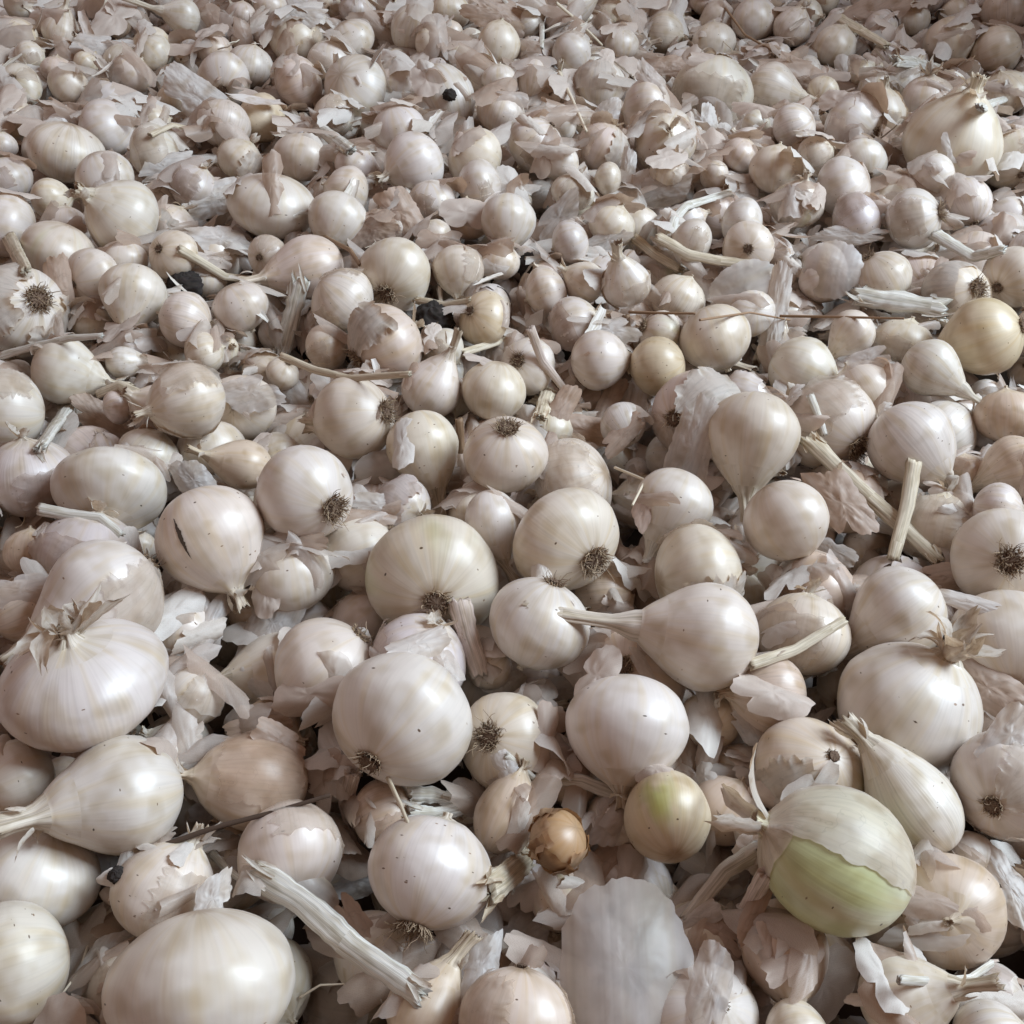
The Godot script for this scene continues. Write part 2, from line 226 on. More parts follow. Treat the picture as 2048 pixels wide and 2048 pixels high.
	onion(Vector3(.0431, .006, -.7151), 0.0158, 0.8305, Vector3(-.934, -.3288, .1396), "0", 0, "m", 43, "small mauve papery onion just right of the white onion with torn white tail pointing down")
	onion(Vector3(.0748, .0063, -.7388), 0.0177, 0.8567, Vector3(.4783, .781, -.4016), "0", 0, "c", 47, "small cream onion just behind the small white onion with two dry stems pointing up")
	onion(Vector3(.1317, .0085, -.7108), 0.0168, 0.8305, Vector3(-.9404, .1858, -.2849), "0", 0, "w", 46, "small white onion just left of the onion with round black root disc facing the camera")
	onion(Vector3(.1733, .0068, -.7402), 0.0188, 0.7868, Vector3(-.9727, .0074, -.232), "0", 0, "w", 50, "medium white onion just behind the onion with round black root disc facing the camera")
	onion(Vector3(.1717, .0075, -.7035), 0.0193, 0.7868, Vector3(.2034, -.4852, -.8505), "0", 2, "c", 53, "onion with round black root disc facing the camera")
	onion(Vector3(.0791, .0097, -.6529), 0.017, 0.9024, Vector3(-.3413, .9209, -.1885), "2t", 0, "ws", 49, "small white onion with two dry stems pointing up")
	onion(Vector3(.0515, .0033, -.6647), 0.0155, 0.9024, Vector3(-.8689, .4677, -.1619), "1", 0, "c", 44, "small cream onion with neck pointing left right of the honey onion with brown root star")
	onion(Vector3(.0242, 0, -.6577), 0.0176, 0.8043, Vector3(-.9371, -.3066, .1668), "0", 0, "c", 50, "medium cream onion behind and left of the onion with split translucent skin like a hood")
	onion(Vector3(.0432, -.002, -.6207), 0.0204, 0.7868, Vector3(.8368, .5373, -.1052), "0", 0, "ms", 60, "onion with split translucent skin like a hood")
	onion(Vector3(.056, .0003, -.5788), 0.0189, 0.9408, Vector3(.9952, -.0495, -.084), "1", 0, "c", 58, "round onion under the hood of split skin")
	onion(Vector3(.0948, -.0013, -.5739), 0.0192, 0.9114, Vector3(-.9358, -.3297, -.1251), "0", 0, "y", 59, "honey coloured onion right of the hooded pair")
	onion(Vector3(.135, .0008, -.603), 0.0243, 0.8742, Vector3(.3769, -.7648, .5225), "0", 0, "c", 73, "plump smooth onion below the big white skin")
	onion(Vector3(.1006, -.0043, -.6147), 0.0159, 0.8305, Vector3(.8951, -.4459, .0042), "0", 3, "c", 47, "onion with dense brown root brush beside a brown strip")
	onion(Vector3(.1188, -.0132, -.6683), 0.0201, 0.8742, Vector3(.4702, .7708, -.4299), "0", 0, "c", 56, "medium cream onion just behind and right of the onion with dense brown root brush")
	onion(Vector3(-.1828, .0099, -.7606), 0.0321, 0.74, Vector3(-.1806, -.931, .3171), "0", 0, "w", 84, "wide flat white onion in the upper left")
	onion(Vector3(-.1301, .0112, -.7383), 0.0224, 0.8844, Vector3(-.3306, -.5476, .7687), "1t", 0, "w", 60, "white onion with ragged white neck pointing down left")
	onion(Vector3(-.1785, .0022, -.702), 0.015, 0.8305, Vector3(.2449, -.4485, -.8596), "0", 2, "c", 41, "small cream onion with roots showing left of the pinkish onion with broad neck pointing left")
	onion(Vector3(-.1452, .003, -.6853), 0.0223, 1.1, Vector3(-.9372, -.0883, .3375), "2t", 0, "p", 62, "pinkish onion with broad neck pointing left")
	onion(Vector3(-.1166, .0064, -.6382), 0.0223, 0.8742, Vector3(.7013, -.7012, .1283), "0", 0, "cs", 65, "striped cream onion above the ribbed upright stub")
	onion(Vector3(-.0823, .0086, -.6666), 0.0264, 0.88, Vector3(.2012, .0168, -.9794), "0", 3, "c", 75, "wide onion with round dark root tuft low on its face")
	onion(Vector3(-.0381, .0054, -.6783), 0.0189, 0.9024, Vector3(-.0177, -.4959, .8682), "1", 0, "cs", 53, "papery onion with pinched neck facing down")
	onion(Vector3(-.0088, -.0007, -.6979), 0.0146, 0.8742, Vector3(.0024, .8499, -.5269), "0", 0, "c", 40, "small cream onion just right of the papery onion with pinched neck facing down")
	onion(Vector3(-.019, .0019, -.6228), 0.0187, 0.8043, Vector3(.5909, -.7089, -.3852), "0", 2, "y", 55, "honey onion with brown root star")
	onion(Vector3(-.0822, .008, -.5874), 0.0264, 0.8305, Vector3(.7979, .21, -.565), "0", 3, "ps", 81, "onion with upright skin flap and shaggy brown roots")
	onion(Vector3(-.1238, -.0035, -.5971), 0.0153, 0.8742, Vector3(.9348, .1652, -.3144), "0", 0, "c", 46, "small cream onion just in front of the striped cream onion")
	onion(Vector3(-.0457, -.0024, -.594), 0.0149, 0.8742, Vector3(.7586, -.5523, .3455), "0", 0, "w", 45, "small white onion just in front and left of the honey onion with brown root star")
	onion(Vector3(-.0618, .0072, -.7731), 0.0186, 0.8305, Vector3(.1205, -.9829, .1392), "0", 0, "ws", 48, "medium white papery onion just behind the papery onion with pinched neck facing down")
	onion(Vector3(-.0251, .0099, -.7918), 0.0212, 0.7868, Vector3(-.9858, -.1331, .1022), "0", 0, "w", 54, "medium white onion behind and left of the white onion with torn white tail pointing down")
	onion(Vector3(-.0316, .0039, -.751), 0.0171, 0.8742, Vector3(-.164, .86, -.4833), "0", 0, "p", 45, "small pinkish onion just left of the white onion with torn white tail pointing down")
	onion(Vector3(-.0586, .0027, -.7284), 0.0138, 0.8742, Vector3(-.4837, .7705, -.4152), "0", 0, "c", 37, "small cream onion just behind and left of the papery onion with pinched neck facing down")
	onion(Vector3(-.0891, -.002, -.7458), 0.019, 0.8, Vector3(-.4745, .7843, -.3997), "0", 0, "ms", 50, "medium mauve papery onion right of the white onion with ragged white neck pointing down left")
	onion(Vector3(-.1872, .0019, -.6371), 0.0196, 0.8305, Vector3(.4003, -.8787, .26), "0", 0, "c", 57, "medium cream onion in front and left of the pinkish onion with broad neck pointing left")
	onion(Vector3(-.258, .012, -.6382), 0.0222, 0.8844, Vector3(-.074, -.4919, .8675), "2", 0, "w", 65, "round white onion with frayed neck pointing down, above the left stalk")
	onion(Vector3(-.2199, .0048, -.6174), 0.0192, 0.88, Vector3(-.9679, .2224, -.1172), "0", 2, "c", 57, "medium cream onion with roots showing behind the striped onion with white frayed tip pointing left")
	onion(Vector3(-.2036, -.0028, -.5907), 0.0149, 0.837, Vector3(.9175, .0949, -.3862), "0", 0, "c", 45, "small cream onion just behind the striped onion with white frayed tip pointing left")
	onion(Vector3(-.3319, .0085, -.6225), 0.0314, 0.8305, Vector3(-.7441, -.5724, -.3447), "0", 3, "ws", 93, "striped onion with long black root hairs at the left edge")
	onion(Vector3(-.3291, .0056, -.7012), 0.0265, 0.8, Vector3(-.4513, -.7656, .4584), "0", 0, "c", 73, "large cream onion just behind and right of the striped onion with long black root hairs")
	onion(Vector3(-.2945, .0079, -.6645), 0.0211, 0.7868, Vector3(.5079, -.221, -.8326), "0", 1, "c", 60, "medium cream onion with roots showing behind the white onion with ragged neck pointing right")
	onion(Vector3(-.2817, .0025, -.6975), 0.0167, 0.7868, Vector3(.0707, .8364, -.5436), "0", 0, "c", 46, "small cream onion just behind the round white onion with frayed neck pointing down")
	onion(Vector3(-.244, .0082, -.6936), 0.0184, 0.7868, Vector3(.4267, -.6967, -.5766), "0", 2, "c", 51, "medium cream onion with roots showing in front and left of the wide flat white onion")
	onion(Vector3(-.2898, .0136, -.7362), 0.0279, 0.86, Vector3(-.6179, .7512, .2321), "1", 0, "w", 75, "fat white onion with faint grey bruise")
	onion(Vector3(-.3784, .0082, -.7354), 0.0251, 0.82, Vector3(-.8776, .4353, .2008), "0", 0, "w", 67, "medium white onion just behind the striped onion with long black root hairs")
	onion(Vector3(-.3436, -.0037, -.7585), 0.0162, 0.7868, Vector3(.089, .8457, -.5262), "0", 0, "c", 42, "small cream onion just left of the fat white onion with faint grey bruise")
	onion(Vector3(-.3632, .0004, -.788), 0.0169, 0.8573, Vector3(.9513, -.0496, -.3041), "1", 0, "c", 43, "small cream onion with neck pointing right behind the striped onion with long black root hairs")
	onion(Vector3(-.2913, -.0088, -.6334), 0.0139, 0.8742, Vector3(.0568, .8071, -.5877), "0", 0, "c", 40, "small cream onion just behind and right of the white onion with ragged neck pointing right")
	onion(Vector3(-.3109, -.021, -.6761), 0.016, 0.8742, Vector3(.0633, .8154, -.5754), "0", 0, "c", 44, "small cream onion just left of the round white onion with frayed neck pointing down")
	onion(Vector3(-.2265, -.015, -.6971), 0.0162, 0.7868, Vector3(.0537, .8326, -.5513), "0", 0, "c", 44, "small cream onion just right of the round white onion with frayed neck pointing down")
	onion(Vector3(-.2634, -.009, -.7616), 0.0202, 0.8, Vector3(.5392, .6345, -.5539), "0", 0, "cs", 52, "medium cream papery onion just right of the fat white onion with faint grey bruise")
	onion(Vector3(-.282, -.0109, -.8077), 0.0169, 0.7868, Vector3(.5451, .6402, -.5414), "0", 0, "c", 42, "small cream onion just behind and right of the fat white onion with faint grey bruise")
	onion(Vector3(-.371, .0036, -.8604), 0.0312, 0.76, Vector3(-.2961, -.8846, .3602), "0", 0, "w", 75, "wide white onion with faint rings in the far left")
	onion(Vector3(-.3258, .0061, -.8128), 0.024, 0.8305, Vector3(.322, -.9344, .1525), "0", 0, "w", 60, "medium white onion just behind and left of the fat white onion with faint grey bruise")
	onion(Vector3(-.3004, -.0019, -.8696), 0.0244, 0.8, Vector3(-.9622, -.1689, .2135), "0", 0, "w", 58, "medium white onion just behind and right of the fat white onion with faint grey bruise")
	onion(Vector3(-.3557, -.0068, -.9234), 0.0268, 0.86, Vector3(-.9327, -.2913, .2127), "0", 2, "w", 61, "medium white onion with roots showing just behind the fat white onion with faint grey bruise")
	onion(Vector3(-.2523, -.0017, -.9233), 0.0241, 0.8305, Vector3(.1516, .6564, -.739), "0", 0, "c", 55, "medium cream onion just left of the orange tinged onion")
	onion(Vector3(-.228, -.0118, -.9578), 0.0226, 0.8573, Vector3(.8759, -.4426, .1923), "2", 0, "y", 50, "orange tinged onion behind a ribbed stalk")
	onion(Vector3(-.269, -.0008, -1.0136), 0.0252, 0.7868, Vector3(-.1307, .0308, -.9909), "0", 2, "w", 54, "medium white onion with roots showing just behind and left of the orange tinged onion")
	onion(Vector3(-.2512, -.0039, -1.0516), 0.0231, 0.8305, Vector3(.2527, .871, -.4214), "0", 0, "w", 48, "medium white onion just behind the orange tinged onion")
	onion(Vector3(-.3484, .0003, -1.0731), 0.0185, 0.7868, Vector3(.6545, -.7507, .0895), "0", 0, "w", 38, "small white onion behind and left of the orange tinged onion")
	onion(Vector3(-.4516, .0023, -1.1202), 0.019, 0.9024, Vector3(.3305, .8695, -.367), "2", 0, "c", 38, "small cream onion with neck pointing up behind the wide white onion with faint rings")
	onion(Vector3(-.4222, .0034, -1.1868), 0.0183, 0.8742, Vector3(.1372, .915, -.3793), "0", 0, "c", 35, "small cream onion behind the wide white onion with faint rings")
	onion(Vector3(-.3347, .005, -1.1524), 0.0179, 0.9024, Vector3(-.9066, .3551, .228), "3", 0, "w", 35, "small white onion with neck pointing left behind and left of the orange tinged onion")
	onion(Vector3(-.4017, .0012, -1.1413), 0.0142, 0.8742, Vector3(.1305, .9115, -.39), "0", 0, "c", 28, "tiny cream onion behind the wide white onion with faint rings")
	onion(Vector3(-.4542, .0003, -.998), 0.0199, 0.7868, Vector3(.006, -.7399, -.6727), "0", 2, "w", 43, "small white onion with roots showing behind the striped onion with long black root hairs")
	onion(Vector3(-.4413, -.0033, -.9344), 0.0195, 0.8742, Vector3(.6153, -.7847, .075), "0", 0, "c", 44, "small cream onion just behind and left of the wide white onion with faint rings")
	onion(Vector3(-.4328, -.0015, -.8824), 0.0127, 0.8742, Vector3(.1218, .8659, -.4852), "0", 0, "w", 30, "tiny white onion just left of the wide white onion with faint rings")
	onion(Vector3(-.4074, .0019, -.8149), 0.0217, 0.7868, Vector3(-.3581, .8877, -.2895), "0", 0, "m", 54, "medium mauve papery onion in front and left of the wide white onion with faint rings")
	onion(Vector3(-.4639, .0014, -1.061), 0.0149, 0.8742, Vector3(.8644, .2027, -.4602), "0", 0, "ws", 31, "tiny white papery onion behind the wide white onion with faint rings")
	onion(Vector3(-.2296, -.0075, -.8683), 0.0198, 0.85, Vector3(.5471, .6796, -.4887), "0", 0, "cs", 47, "small cream papery onion just in front and left of the orange tinged onion")
	onion(Vector3(-.253, .0028, -.8018), 0.0199, 0.85, Vector3(.546, .6547, -.5227), "0", 0, "ms", 50, "medium mauve papery onion behind and right of the fat white onion with faint grey bruise")
	onion(Vector3(-.4155, -.0066, -1.0139), 0.0192, 0.8742, Vector3(.5734, .6398, -.5118), "0", 0, "c", 41, "small cream onion just behind the wide white onion with faint rings")
	onion(Vector3(-.362, -.0059, -1.0391), 0.02, 0.8, Vector3(.5724, .6651, -.4797), "0", 0, "c", 42, "small cream onion behind and right of the wide white onion with faint rings")
	onion(Vector3(-.5193, 0, -1.2017), 0.019, 0.8573, Vector3(.9119, .0398, -.4084), "1", 0, "w", 36, "small white onion with neck pointing right behind the wide white onion with faint rings")
	onion(Vector3(-.276, .0052, -1.1586), 0.0143, 0.8305, Vector3(.096, .9264, -.3642), "0", 0, "c", 28, "tiny cream onion behind the orange tinged onion")
	onion(Vector3(-.2925, -.0033, -1.0893), 0.0167, 0.8742, Vector3(.0983, .9148, -.3919), "0", 0, "p", 34, "small pinkish onion behind and left of the orange tinged onion")
	onion(Vector3(-.4342, -.0038, -1.0433), 0.0153, 0.7868, Vector3(.1333, .8935, -.4288), "0", 0, "p", 32, "tiny pinkish onion behind the wide white onion with faint rings")
	onion(Vector3(-.3215, -.0125, -.9503), 0.0171, 0.7868, Vector3(.9274, .0997, -.3604), "0", 1, "c", 38, "small cream onion with roots showing right of the wide white onion with faint rings")
	onion(Vector3(-.1432, .003, -.9884), 0.0297, 0.8305, Vector3(.4144, -.7297, -.5438), "0", 0, "w", 65, "large white onion with a brown root star in the back")
	onion(Vector3(-.0583, .0049, -.9619), 0.0238, 1.28, Vector3(-.4036, .7116, -.5751), "0", 0, "w", 53, "tall egg shaped white onion in the back")
	onion(Vector3(-.0967, .0051, -.8983), 0.0235, 0.8742, Vector3(.2873, -.9325, .219), "0", 0, "w", 55, "medium white onion just in front and left of the tall egg shaped white onion")
	onion(Vector3(-.0779, .0117, -.8236), 0.0253, 0.8844, Vector3(-.816, -.1269, .564), "1", 0, "w", 63, "white onion with white pinched tip at lower left")
	onion(Vector3(-.1758, -.0001, -.8589), 0.0225, 0.8305, Vector3(.1724, .7072, -.6856), "0", 0, "c", 54, "medium cream onion just behind and right of the wide flat white onion")
	onion(Vector3(-.1596, -.0044, -.9448), 0.0205, 0.85, Vector3(.7889, -.613, -.0437), "0", 0, "w", 46, "small white onion right of the orange tinged onion")
	onion(Vector3(-.1995, -.0033, -1.0117), 0.0266, 0.7868, Vector3(.8842, .3397, -.3205), "0", 0, "p", 57, "medium pinkish onion just behind and right of the orange tinged onion")
	onion(Vector3(-.2135, .0041, -1.099), 0.0306, 0.8305, Vector3(.8, .49, -.3462), "0", 0, "cs", 62, "medium cream papery onion behind and right of the orange tinged onion")
	onion(Vector3(-.1581, .0036, -1.0965), 0.0227, 0.8, Vector3(.4158, -.9034, .1049), "0", 0, "w", 46, "small white onion just behind the large white onion with a brown root star")
	onion(Vector3(-.098, .0059, -1.1145), 0.0234, 1.05, Vector3(-.2236, -.9744, .0248), "0", 0, "w", 47, "small white onion behind and left of the tall egg shaped white onion")
	onion(Vector3(-.1752, -.0011, -1.0577), 0.0226, 0.8, Vector3(.0614, .9201, -.3869), "0", 0, "w", 47, "small white onion behind and left of the large white onion with a brown root star")
	onion(Vector3(-.1072, -.0032, -1.0148), 0.0178, 0.8742, Vector3(.0376, .9169, -.3972), "0", 0, "c", 38, "small cream onion just right of the large white onion with a brown root star")
	onion(Vector3(-.0302, -.0023, -1.0271), 0.0193, 0.7868, Vector3(.5653, -.5399, -.6237), "0", 2, "w", 41, "small white onion with roots showing behind and right of the tall egg shaped white onion")
	onion(Vector3(-.0111, .0055, -.9999), 0.0161, 0.7868, Vector3(.004, .9198, -.3924), "0", 0, "w", 35, "small white onion just right of the tall egg shaped white onion")
	onion(Vector3(-.0097, .0022, -.9386), 0.0225, 0.8305, Vector3(-.3452, -.8519, .3937), "0", 0, "c", 51, "medium cream onion just right of the tall egg shaped white onion")
	onion(Vector3(-.0305, .0096, -.8396), 0.0236, 0.88, Vector3(.8226, -.5676, -.0342), "0", 0, "c", 58, "medium cream onion just right of the white onion with white pinched tip at lower left")
	onion(Vector3(-.0666, -.0043, -.9039), 0.0104, 0.8742, Vector3(.0225, .8997, -.4359), "0", 0, "w", 24, "tiny white onion just in front of the tall egg shaped white onion")
	onion(Vector3(-.0133, .0014, -1.0899), 0.0206, 1.05, Vector3(.1784, .9144, -.3634), "0", 0, "c", 42, "small cream onion behind and right of the tall egg shaped white onion")
	onion(Vector3(-.0623, .0005, -1.1236), 0.0131, 0.8742, Vector3(.0225, .9329, -.3595), "0", 0, "p", 26, "tiny pinkish onion behind the tall egg shaped white onion")
	onion(Vector3(-.1278, .0002, -.8418), 0.0193, 0.8, Vector3(.5311, .7184, -.4492), "0", 0, "w", 47, "small white onion just behind the white onion with ragged white neck pointing down left")
	onion(Vector3(-.1315, .001, -.7963), 0.0214, 0.8, Vector3(-.915, .3982, -.0644), "0", 0, "c", 54, "medium cream onion just behind the white onion with ragged white neck pointing down left")
	onion(Vector3(-.065, -.0036, -1.188), 0.021, 0.8742, Vector3(.0233, .9382, -.3453), "0", 0, "c", 40, "small cream onion behind the tall egg shaped white onion")
	onion(Vector3(-.1605, .0023, -1.1787), 0.0197, 0.7868, Vector3(.0575, .9354, -.3488), "0", 0, "ms", 38, "small mauve papery onion behind the large white onion with a brown root star")
	onion(Vector3(-.2526, .0034, -1.1867), 0.0177, 0.8742, Vector3(.0883, .9307, -.3549), "0", 0, "c", 34, "small cream onion behind the orange tinged onion")
	onion(Vector3(-.1264, -.0023, -1.1373), 0.0152, 0.8742, Vector3(.5358, .7672, -.3525), "0", 0, "ws", 30, "tiny white papery onion behind and left of the tall egg shaped white onion")
	onion(Vector3(-.0797, .0074, -1.0807), 0.0165, 0.8742, Vector3(.9972, -.0523, -.053), "0", 0, "c", 34, "small cream onion just behind the tall egg shaped white onion")
	onion(Vector3(.0193, .0104, -.2312), 0.0126, 0.9021, Vector3(-.6257, -.7759, .0811), "0", 0, "o", 60, "opened brown bulb with torn cup shaped layers")
	onion(Vector3(-.0573, -.0278, -.1989), 0.0194, 0.8727, Vector3(-.5868, .0694, .8068), "0", 2, "w", 89, "large white onion just behind and left of the tan onion with neck pointing up")
	onion(Vector3(.0802, -.0319, -.2025), 0.0221, 0.9256, Vector3(.9194, -.2137, -.3303), "1", 0, "w", 100, "large white onion with neck pointing right just left of the smooth tan onion")
	onion(Vector3(.0551, -.042, -.2336), 0.0204, 0.8022, Vector3(.6275, .5658, .5348), "1", 0, "w", 87, "large white onion with neck pointing right just right of the dim tan onion")
	onion(Vector3(.0736, -.0096, -.166), 0.0219, 0.9379, Vector3(-.2676, -.9605, -.0757), "0", 1, "w", 109, "large white onion with roots showing just in front and left of the smooth tan onion")
	onion(Vector3(-.0011, -.0432, -.242), 0.0223, 0.9623, Vector3(.914, -.3915, .1068), "0", 0, "ms", 94, "large mauve papery onion just behind and left of the dim tan onion")
	onion(Vector3(-.1757, -.0431, -.2076), 0.0221, 0.9559, Vector3(.7186, -.3821, .581), "1", 0, "w", 98, "large white onion with neck pointing down just left of the biggest smooth glossy white onion")
	onion(Vector3(-.0188, -.0365, -.1948), 0.0198, 0.9728, Vector3(.9586, .1718, -.2272), "1", 0, "ms", 90, "large mauve papery onion with neck pointing right in front of the narrow tan onion")
	onion(Vector3(.0221, -.0511, -.2109), 0.0199, 0.7817, Vector3(.0133, .9987, .0486), "1", 0, "c", 87, "large cream onion with neck pointing up just in front of the dim tan onion")
	onion(Vector3(-.0705, -.0674, -.1973), 0.0235, 0.864, Vector3(.9001, .2605, .3494), "0", 0, "ws", 102, "large white papery onion just left of the tan onion with neck pointing up")
	onion(Vector3(-.1264, -.036, -.2419), 0.0187, 0.8091, Vector3(.0449, -.5569, .8294), "1", 2, "c", 80, "large cream onion with roots showing just left of the plump cream onion")
	onion(Vector3(.19, -.0087, -.5793), 0.0226, 0.9274, Vector3(.8745, -.174, .4526), "1", 0, "w", 67, "medium white onion with neck pointing right just right of the plump smooth onion")
	onion(Vector3(.0959, -.0439, -.2434), 0.0144, 0.9022, Vector3(.7703, -.4456, -.4561), "1", 0, "ms", 61, "medium mauve papery onion in front and right of the yellowish onion with a green streak")
	onion(Vector3(-.2469, .0062, -.3603), 0.0165, 0.9528, Vector3(.8267, .1146, -.5509), "0", 0, "c", 63, "medium cream onion just in front and left of the onion wrapped in loose translucent skin")
	onion(Vector3(.1932, -.0198, -.1781), 0.0149, 0.9291, Vector3(-.8526, -.3398, -.397), "1", 2, "ms", 72, "large mauve papery onion with roots showing just behind the white onion cut off")
	onion(Vector3(-.1242, -.0316, -.3492), 0.0228, 0.8449, Vector3(-.8255, .3928, .4054), "2", 0, "c", 85, "large cream onion with neck pointing left just left of the large cream onion")
	onion(Vector3(-.173, -.0129, -.5459), 0.0219, 0.7851, Vector3(.002, .6252, .7805), "0", 0, "c", 67, "medium cream onion just behind and right of the small round cream onion")
	onion(Vector3(.0957, -.0126, -.3071), 0.0144, 0.865, Vector3(.1893, -.4841, -.8543), "0", 0, "c", 58, "medium cream onion just right of the smooth squat white onion with short neck pointing down")
	onion(Vector3(-.1514, -.0733, -.2854), 0.0225, 0.9712, Vector3(.0103, .06, .9981), "0", 0, "ms", 86, "large mauve papery onion just in front and left of the tan teardrop onion")
	onion(Vector3(.2137, -.043, -.2275), 0.0216, 0.9679, Vector3(-.7874, -.1572, -.596), "0", 0, "c", 93, "large cream onion just right of the dull tan onion with creased dimple facing the camera")
	onion(Vector3(.042, -.0254, -.2023), 0.0119, 0.8097, Vector3(.895, .086, -.4376), "0", 2, "w", 55, "medium white onion with roots showing just in front and right of the dim tan onion")
	onion(Vector3(-.0822, -.0172, -.2813), 0.0134, 0.8081, Vector3(.9721, .154, .1772), "0", 0, "w", 56, "medium white onion just right of the tan teardrop onion")
	onion(Vector3(.0366, -.0245, -.1642), 0.0199, 0.8392, Vector3(-.9285, -.2872, -.2355), "1", 2, "c", 97, "large cream onion with roots showing just right of the onion with root tuft on top")
	onion(Vector3(-.0616, -.0006, -.443), 0.0164, 0.9126, Vector3(.6598, .3018, .6882), "0", 0, "ms", 57, "medium mauve papery onion in front of the greyish onion with short cut neck hanging down")
	onion(Vector3(.1078, -.0304, -.2868), 0.0174, 0.7998, Vector3(.6, -.061, .7977), "2", 0, "w", 70, "large white onion with neck pointing right behind the smooth tan onion")
	onion(Vector3(-.1188, -.0215, -.3086), 0.0154, 0.9518, Vector3(.8651, .1359, .4827), "1", 0, "c", 61, "medium cream onion with neck pointing right just behind the tan teardrop onion")
	onion(Vector3(-.1055, -.0368, -.1882), 0.0221, 0.8577, Vector3(.7516, .0994, .6521), "0", 2, "w", 102, "large white onion just right of the biggest smooth glossy white onion")
	onion(Vector3(.0486, -.0217, -.259), 0.0143, 0.9578, Vector3(.386, .3676, .8461), "0", 2, "w", 60, "medium white onion just left of the yellowish onion with a green streak")
	onion(Vector3(.2328, -.0357, -.4704), 0.0214, 0.9555, Vector3(-.5185, -.7422, -.4247), "1", 0, "w", 69, "medium white onion just right of the brown shaded onion")
	onion(Vector3(.082, -.0379, -.4163), 0.0235, 0.9199, Vector3(-.9329, -.2335, .2741), "0", 0, "w", 80, "large white onion just right of the tan onion with dark root knob")
	onion(Vector3(-.17, -.0308, -.4095), 0.0249, 0.7858, Vector3(.3967, -.7868, .4729), "1", 2, "w", 86, "large white onion with roots showing just left of the cream onion with fine vertical streaks")
	onion(Vector3(-.154, -.0167, -.1804), 0.0162, 0.9552, Vector3(.0239, .2986, -.9541), "0", 1, "w", 78, "large white onion with roots showing just left of the biggest smooth glossy white onion")
	onion(Vector3(.1161, -.0076, -.236), 0.017, 0.8613, Vector3(.9317, .33, .1519), "0", 1, "w", 76, "large white onion with roots showing just behind the smooth tan onion")
	onion(Vector3(-.0122, -.0117, -.3395), 0.0126, 0.9049, Vector3(.7549, .1746, -.6322), "0", 0, "c", 49, "medium cream onion just behind the onion with bushy brown root ball facing camera")
	onion(Vector3(.2229, -.0018, -.6771), 0.0173, 0.9366, Vector3(-.5303, -.7242, -.4408), "0", 0, "c", 47, "small cream onion in front of the onion with bright torn skin pointing up")
	onion(Vector3(-.0802, -.024, -.3772), 0.0168, 0.9585, Vector3(.7316, .0197, -.6815), "1", 0, "ws", 61, "medium white papery onion with neck pointing right behind and right of the large cream onion")
	onion(Vector3(.1411, -.03, -.4406), 0.0224, 0.8018, Vector3(-.8271, -.1464, -.5426), "1", 0, "w", 75, "large white onion with neck pointing left just behind and left of the tan papery onion")
	onion(Vector3(-.2277, -.02, -.7352), 0.0225, 0.8735, Vector3(.8182, .1407, -.5575), "1", 0, "c", 57, "medium cream onion with neck pointing right left of the striped cream onion")
	onion(Vector3(.1745, -.0396, -.2113), 0.0192, 0.8313, Vector3(-.554, -.802, -.2233), "1", 0, "c", 85, "large cream onion just behind the pale onion with stubby neck pointing right")
	onion(Vector3(.0688, -.0078, -.5229), 0.0145, 0.94, Vector3(-.2836, -.016, -.9588), "0", 2, "w", 45, "small white onion with roots showing just behind and left of the small onion peeking out")
	onion(Vector3(-.1417, -.0241, -.3852), 0.0129, 0.9078, Vector3(.8946, .3558, .2704), "0", 0, "p", 46, "small pinkish onion just in front and left of the cream onion with fine vertical streaks")
	onion(Vector3(.3493, -.0156, -.7244), 0.0223, 0.9553, Vector3(-.3164, -.3429, .8845), "2", 0, "p", 57, "medium pinkish onion with neck pointing down just behind the large tan yellow onion")
	onion(Vector3(.0232, -.0218, -.534), 0.0171, 0.8679, Vector3(.0908, .6699, -.7369), "0", 0, "c", 52, "medium cream onion just behind and left of the spotted cream onion")
	onion(Vector3(-.2061, -.0718, -.2646), 0.0217, 0.7957, Vector3(-.3703, .107, -.9227), "2", 0, "ms", 85, "large mauve papery onion with neck pointing up left of the plump cream onion")
	onion(Vector3(.1952, -.0274, -.6634), 0.0206, 0.857, Vector3(-.5956, -.1312, .7925), "2", 1, "w", 55, "medium white onion with neck pointing down just right of the plump smooth onion")
	onion(Vector3(.0375, -.0294, -.5886), 0.0171, 0.9223, Vector3(-.2176, .1994, .9555), "1", 0, "w", 49, "medium white onion with neck pointing down left of the honey coloured onion")
	onion(Vector3(.1815, -.0364, -.3454), 0.0213, 0.9725, Vector3(.7043, -.2181, -.6755), "0", 1, "c", 79, "large cream onion with roots showing just in front and right of the tan papery onion")
	onion(Vector3(.2076, -.0417, -.4484), 0.014, 0.7838, Vector3(-.9164, -.3308, -.2253), "0", 0, "w", 46, "small white onion just in front of the brown shaded onion")
	onion(Vector3(-.0012, -.0312, -.4212), 0.019, 0.7998, Vector3(-.8009, -.4942, -.3382), "0", 2, "p", 65, "medium pinkish onion with roots showing just in front and right of the small cream onion")
	onion(Vector3(.1986, -.0103, -.2332), 0.0122, 0.7983, Vector3(-.2938, -.6964, -.6547), "0", 0, "w", 55, "medium white onion just in front and left of the onion with dirty brown root end")
	onion(Vector3(.1131, -.0285, -.7297), 0.0216, 0.8579, Vector3(-.0573, -.2593, .9641), "2", 1, "w", 55, "medium white onion with neck pointing down just behind the onion with dense brown root brush")
	onion(Vector3(.2303, -.0327, -.3196), 0.0179, 0.963, Vector3(-.8487, -.2566, -.4625), "1", 0, "c", 69, "medium cream onion with neck pointing left in front and left of the smooth dull onion")
	onion(Vector3(.1663, -.0052, -.64), 0.0164, 0.7819, Vector3(-.0468, -.7424, -.6683), "0", 0, "w", 46, "small white onion just behind and right of the plump smooth onion")
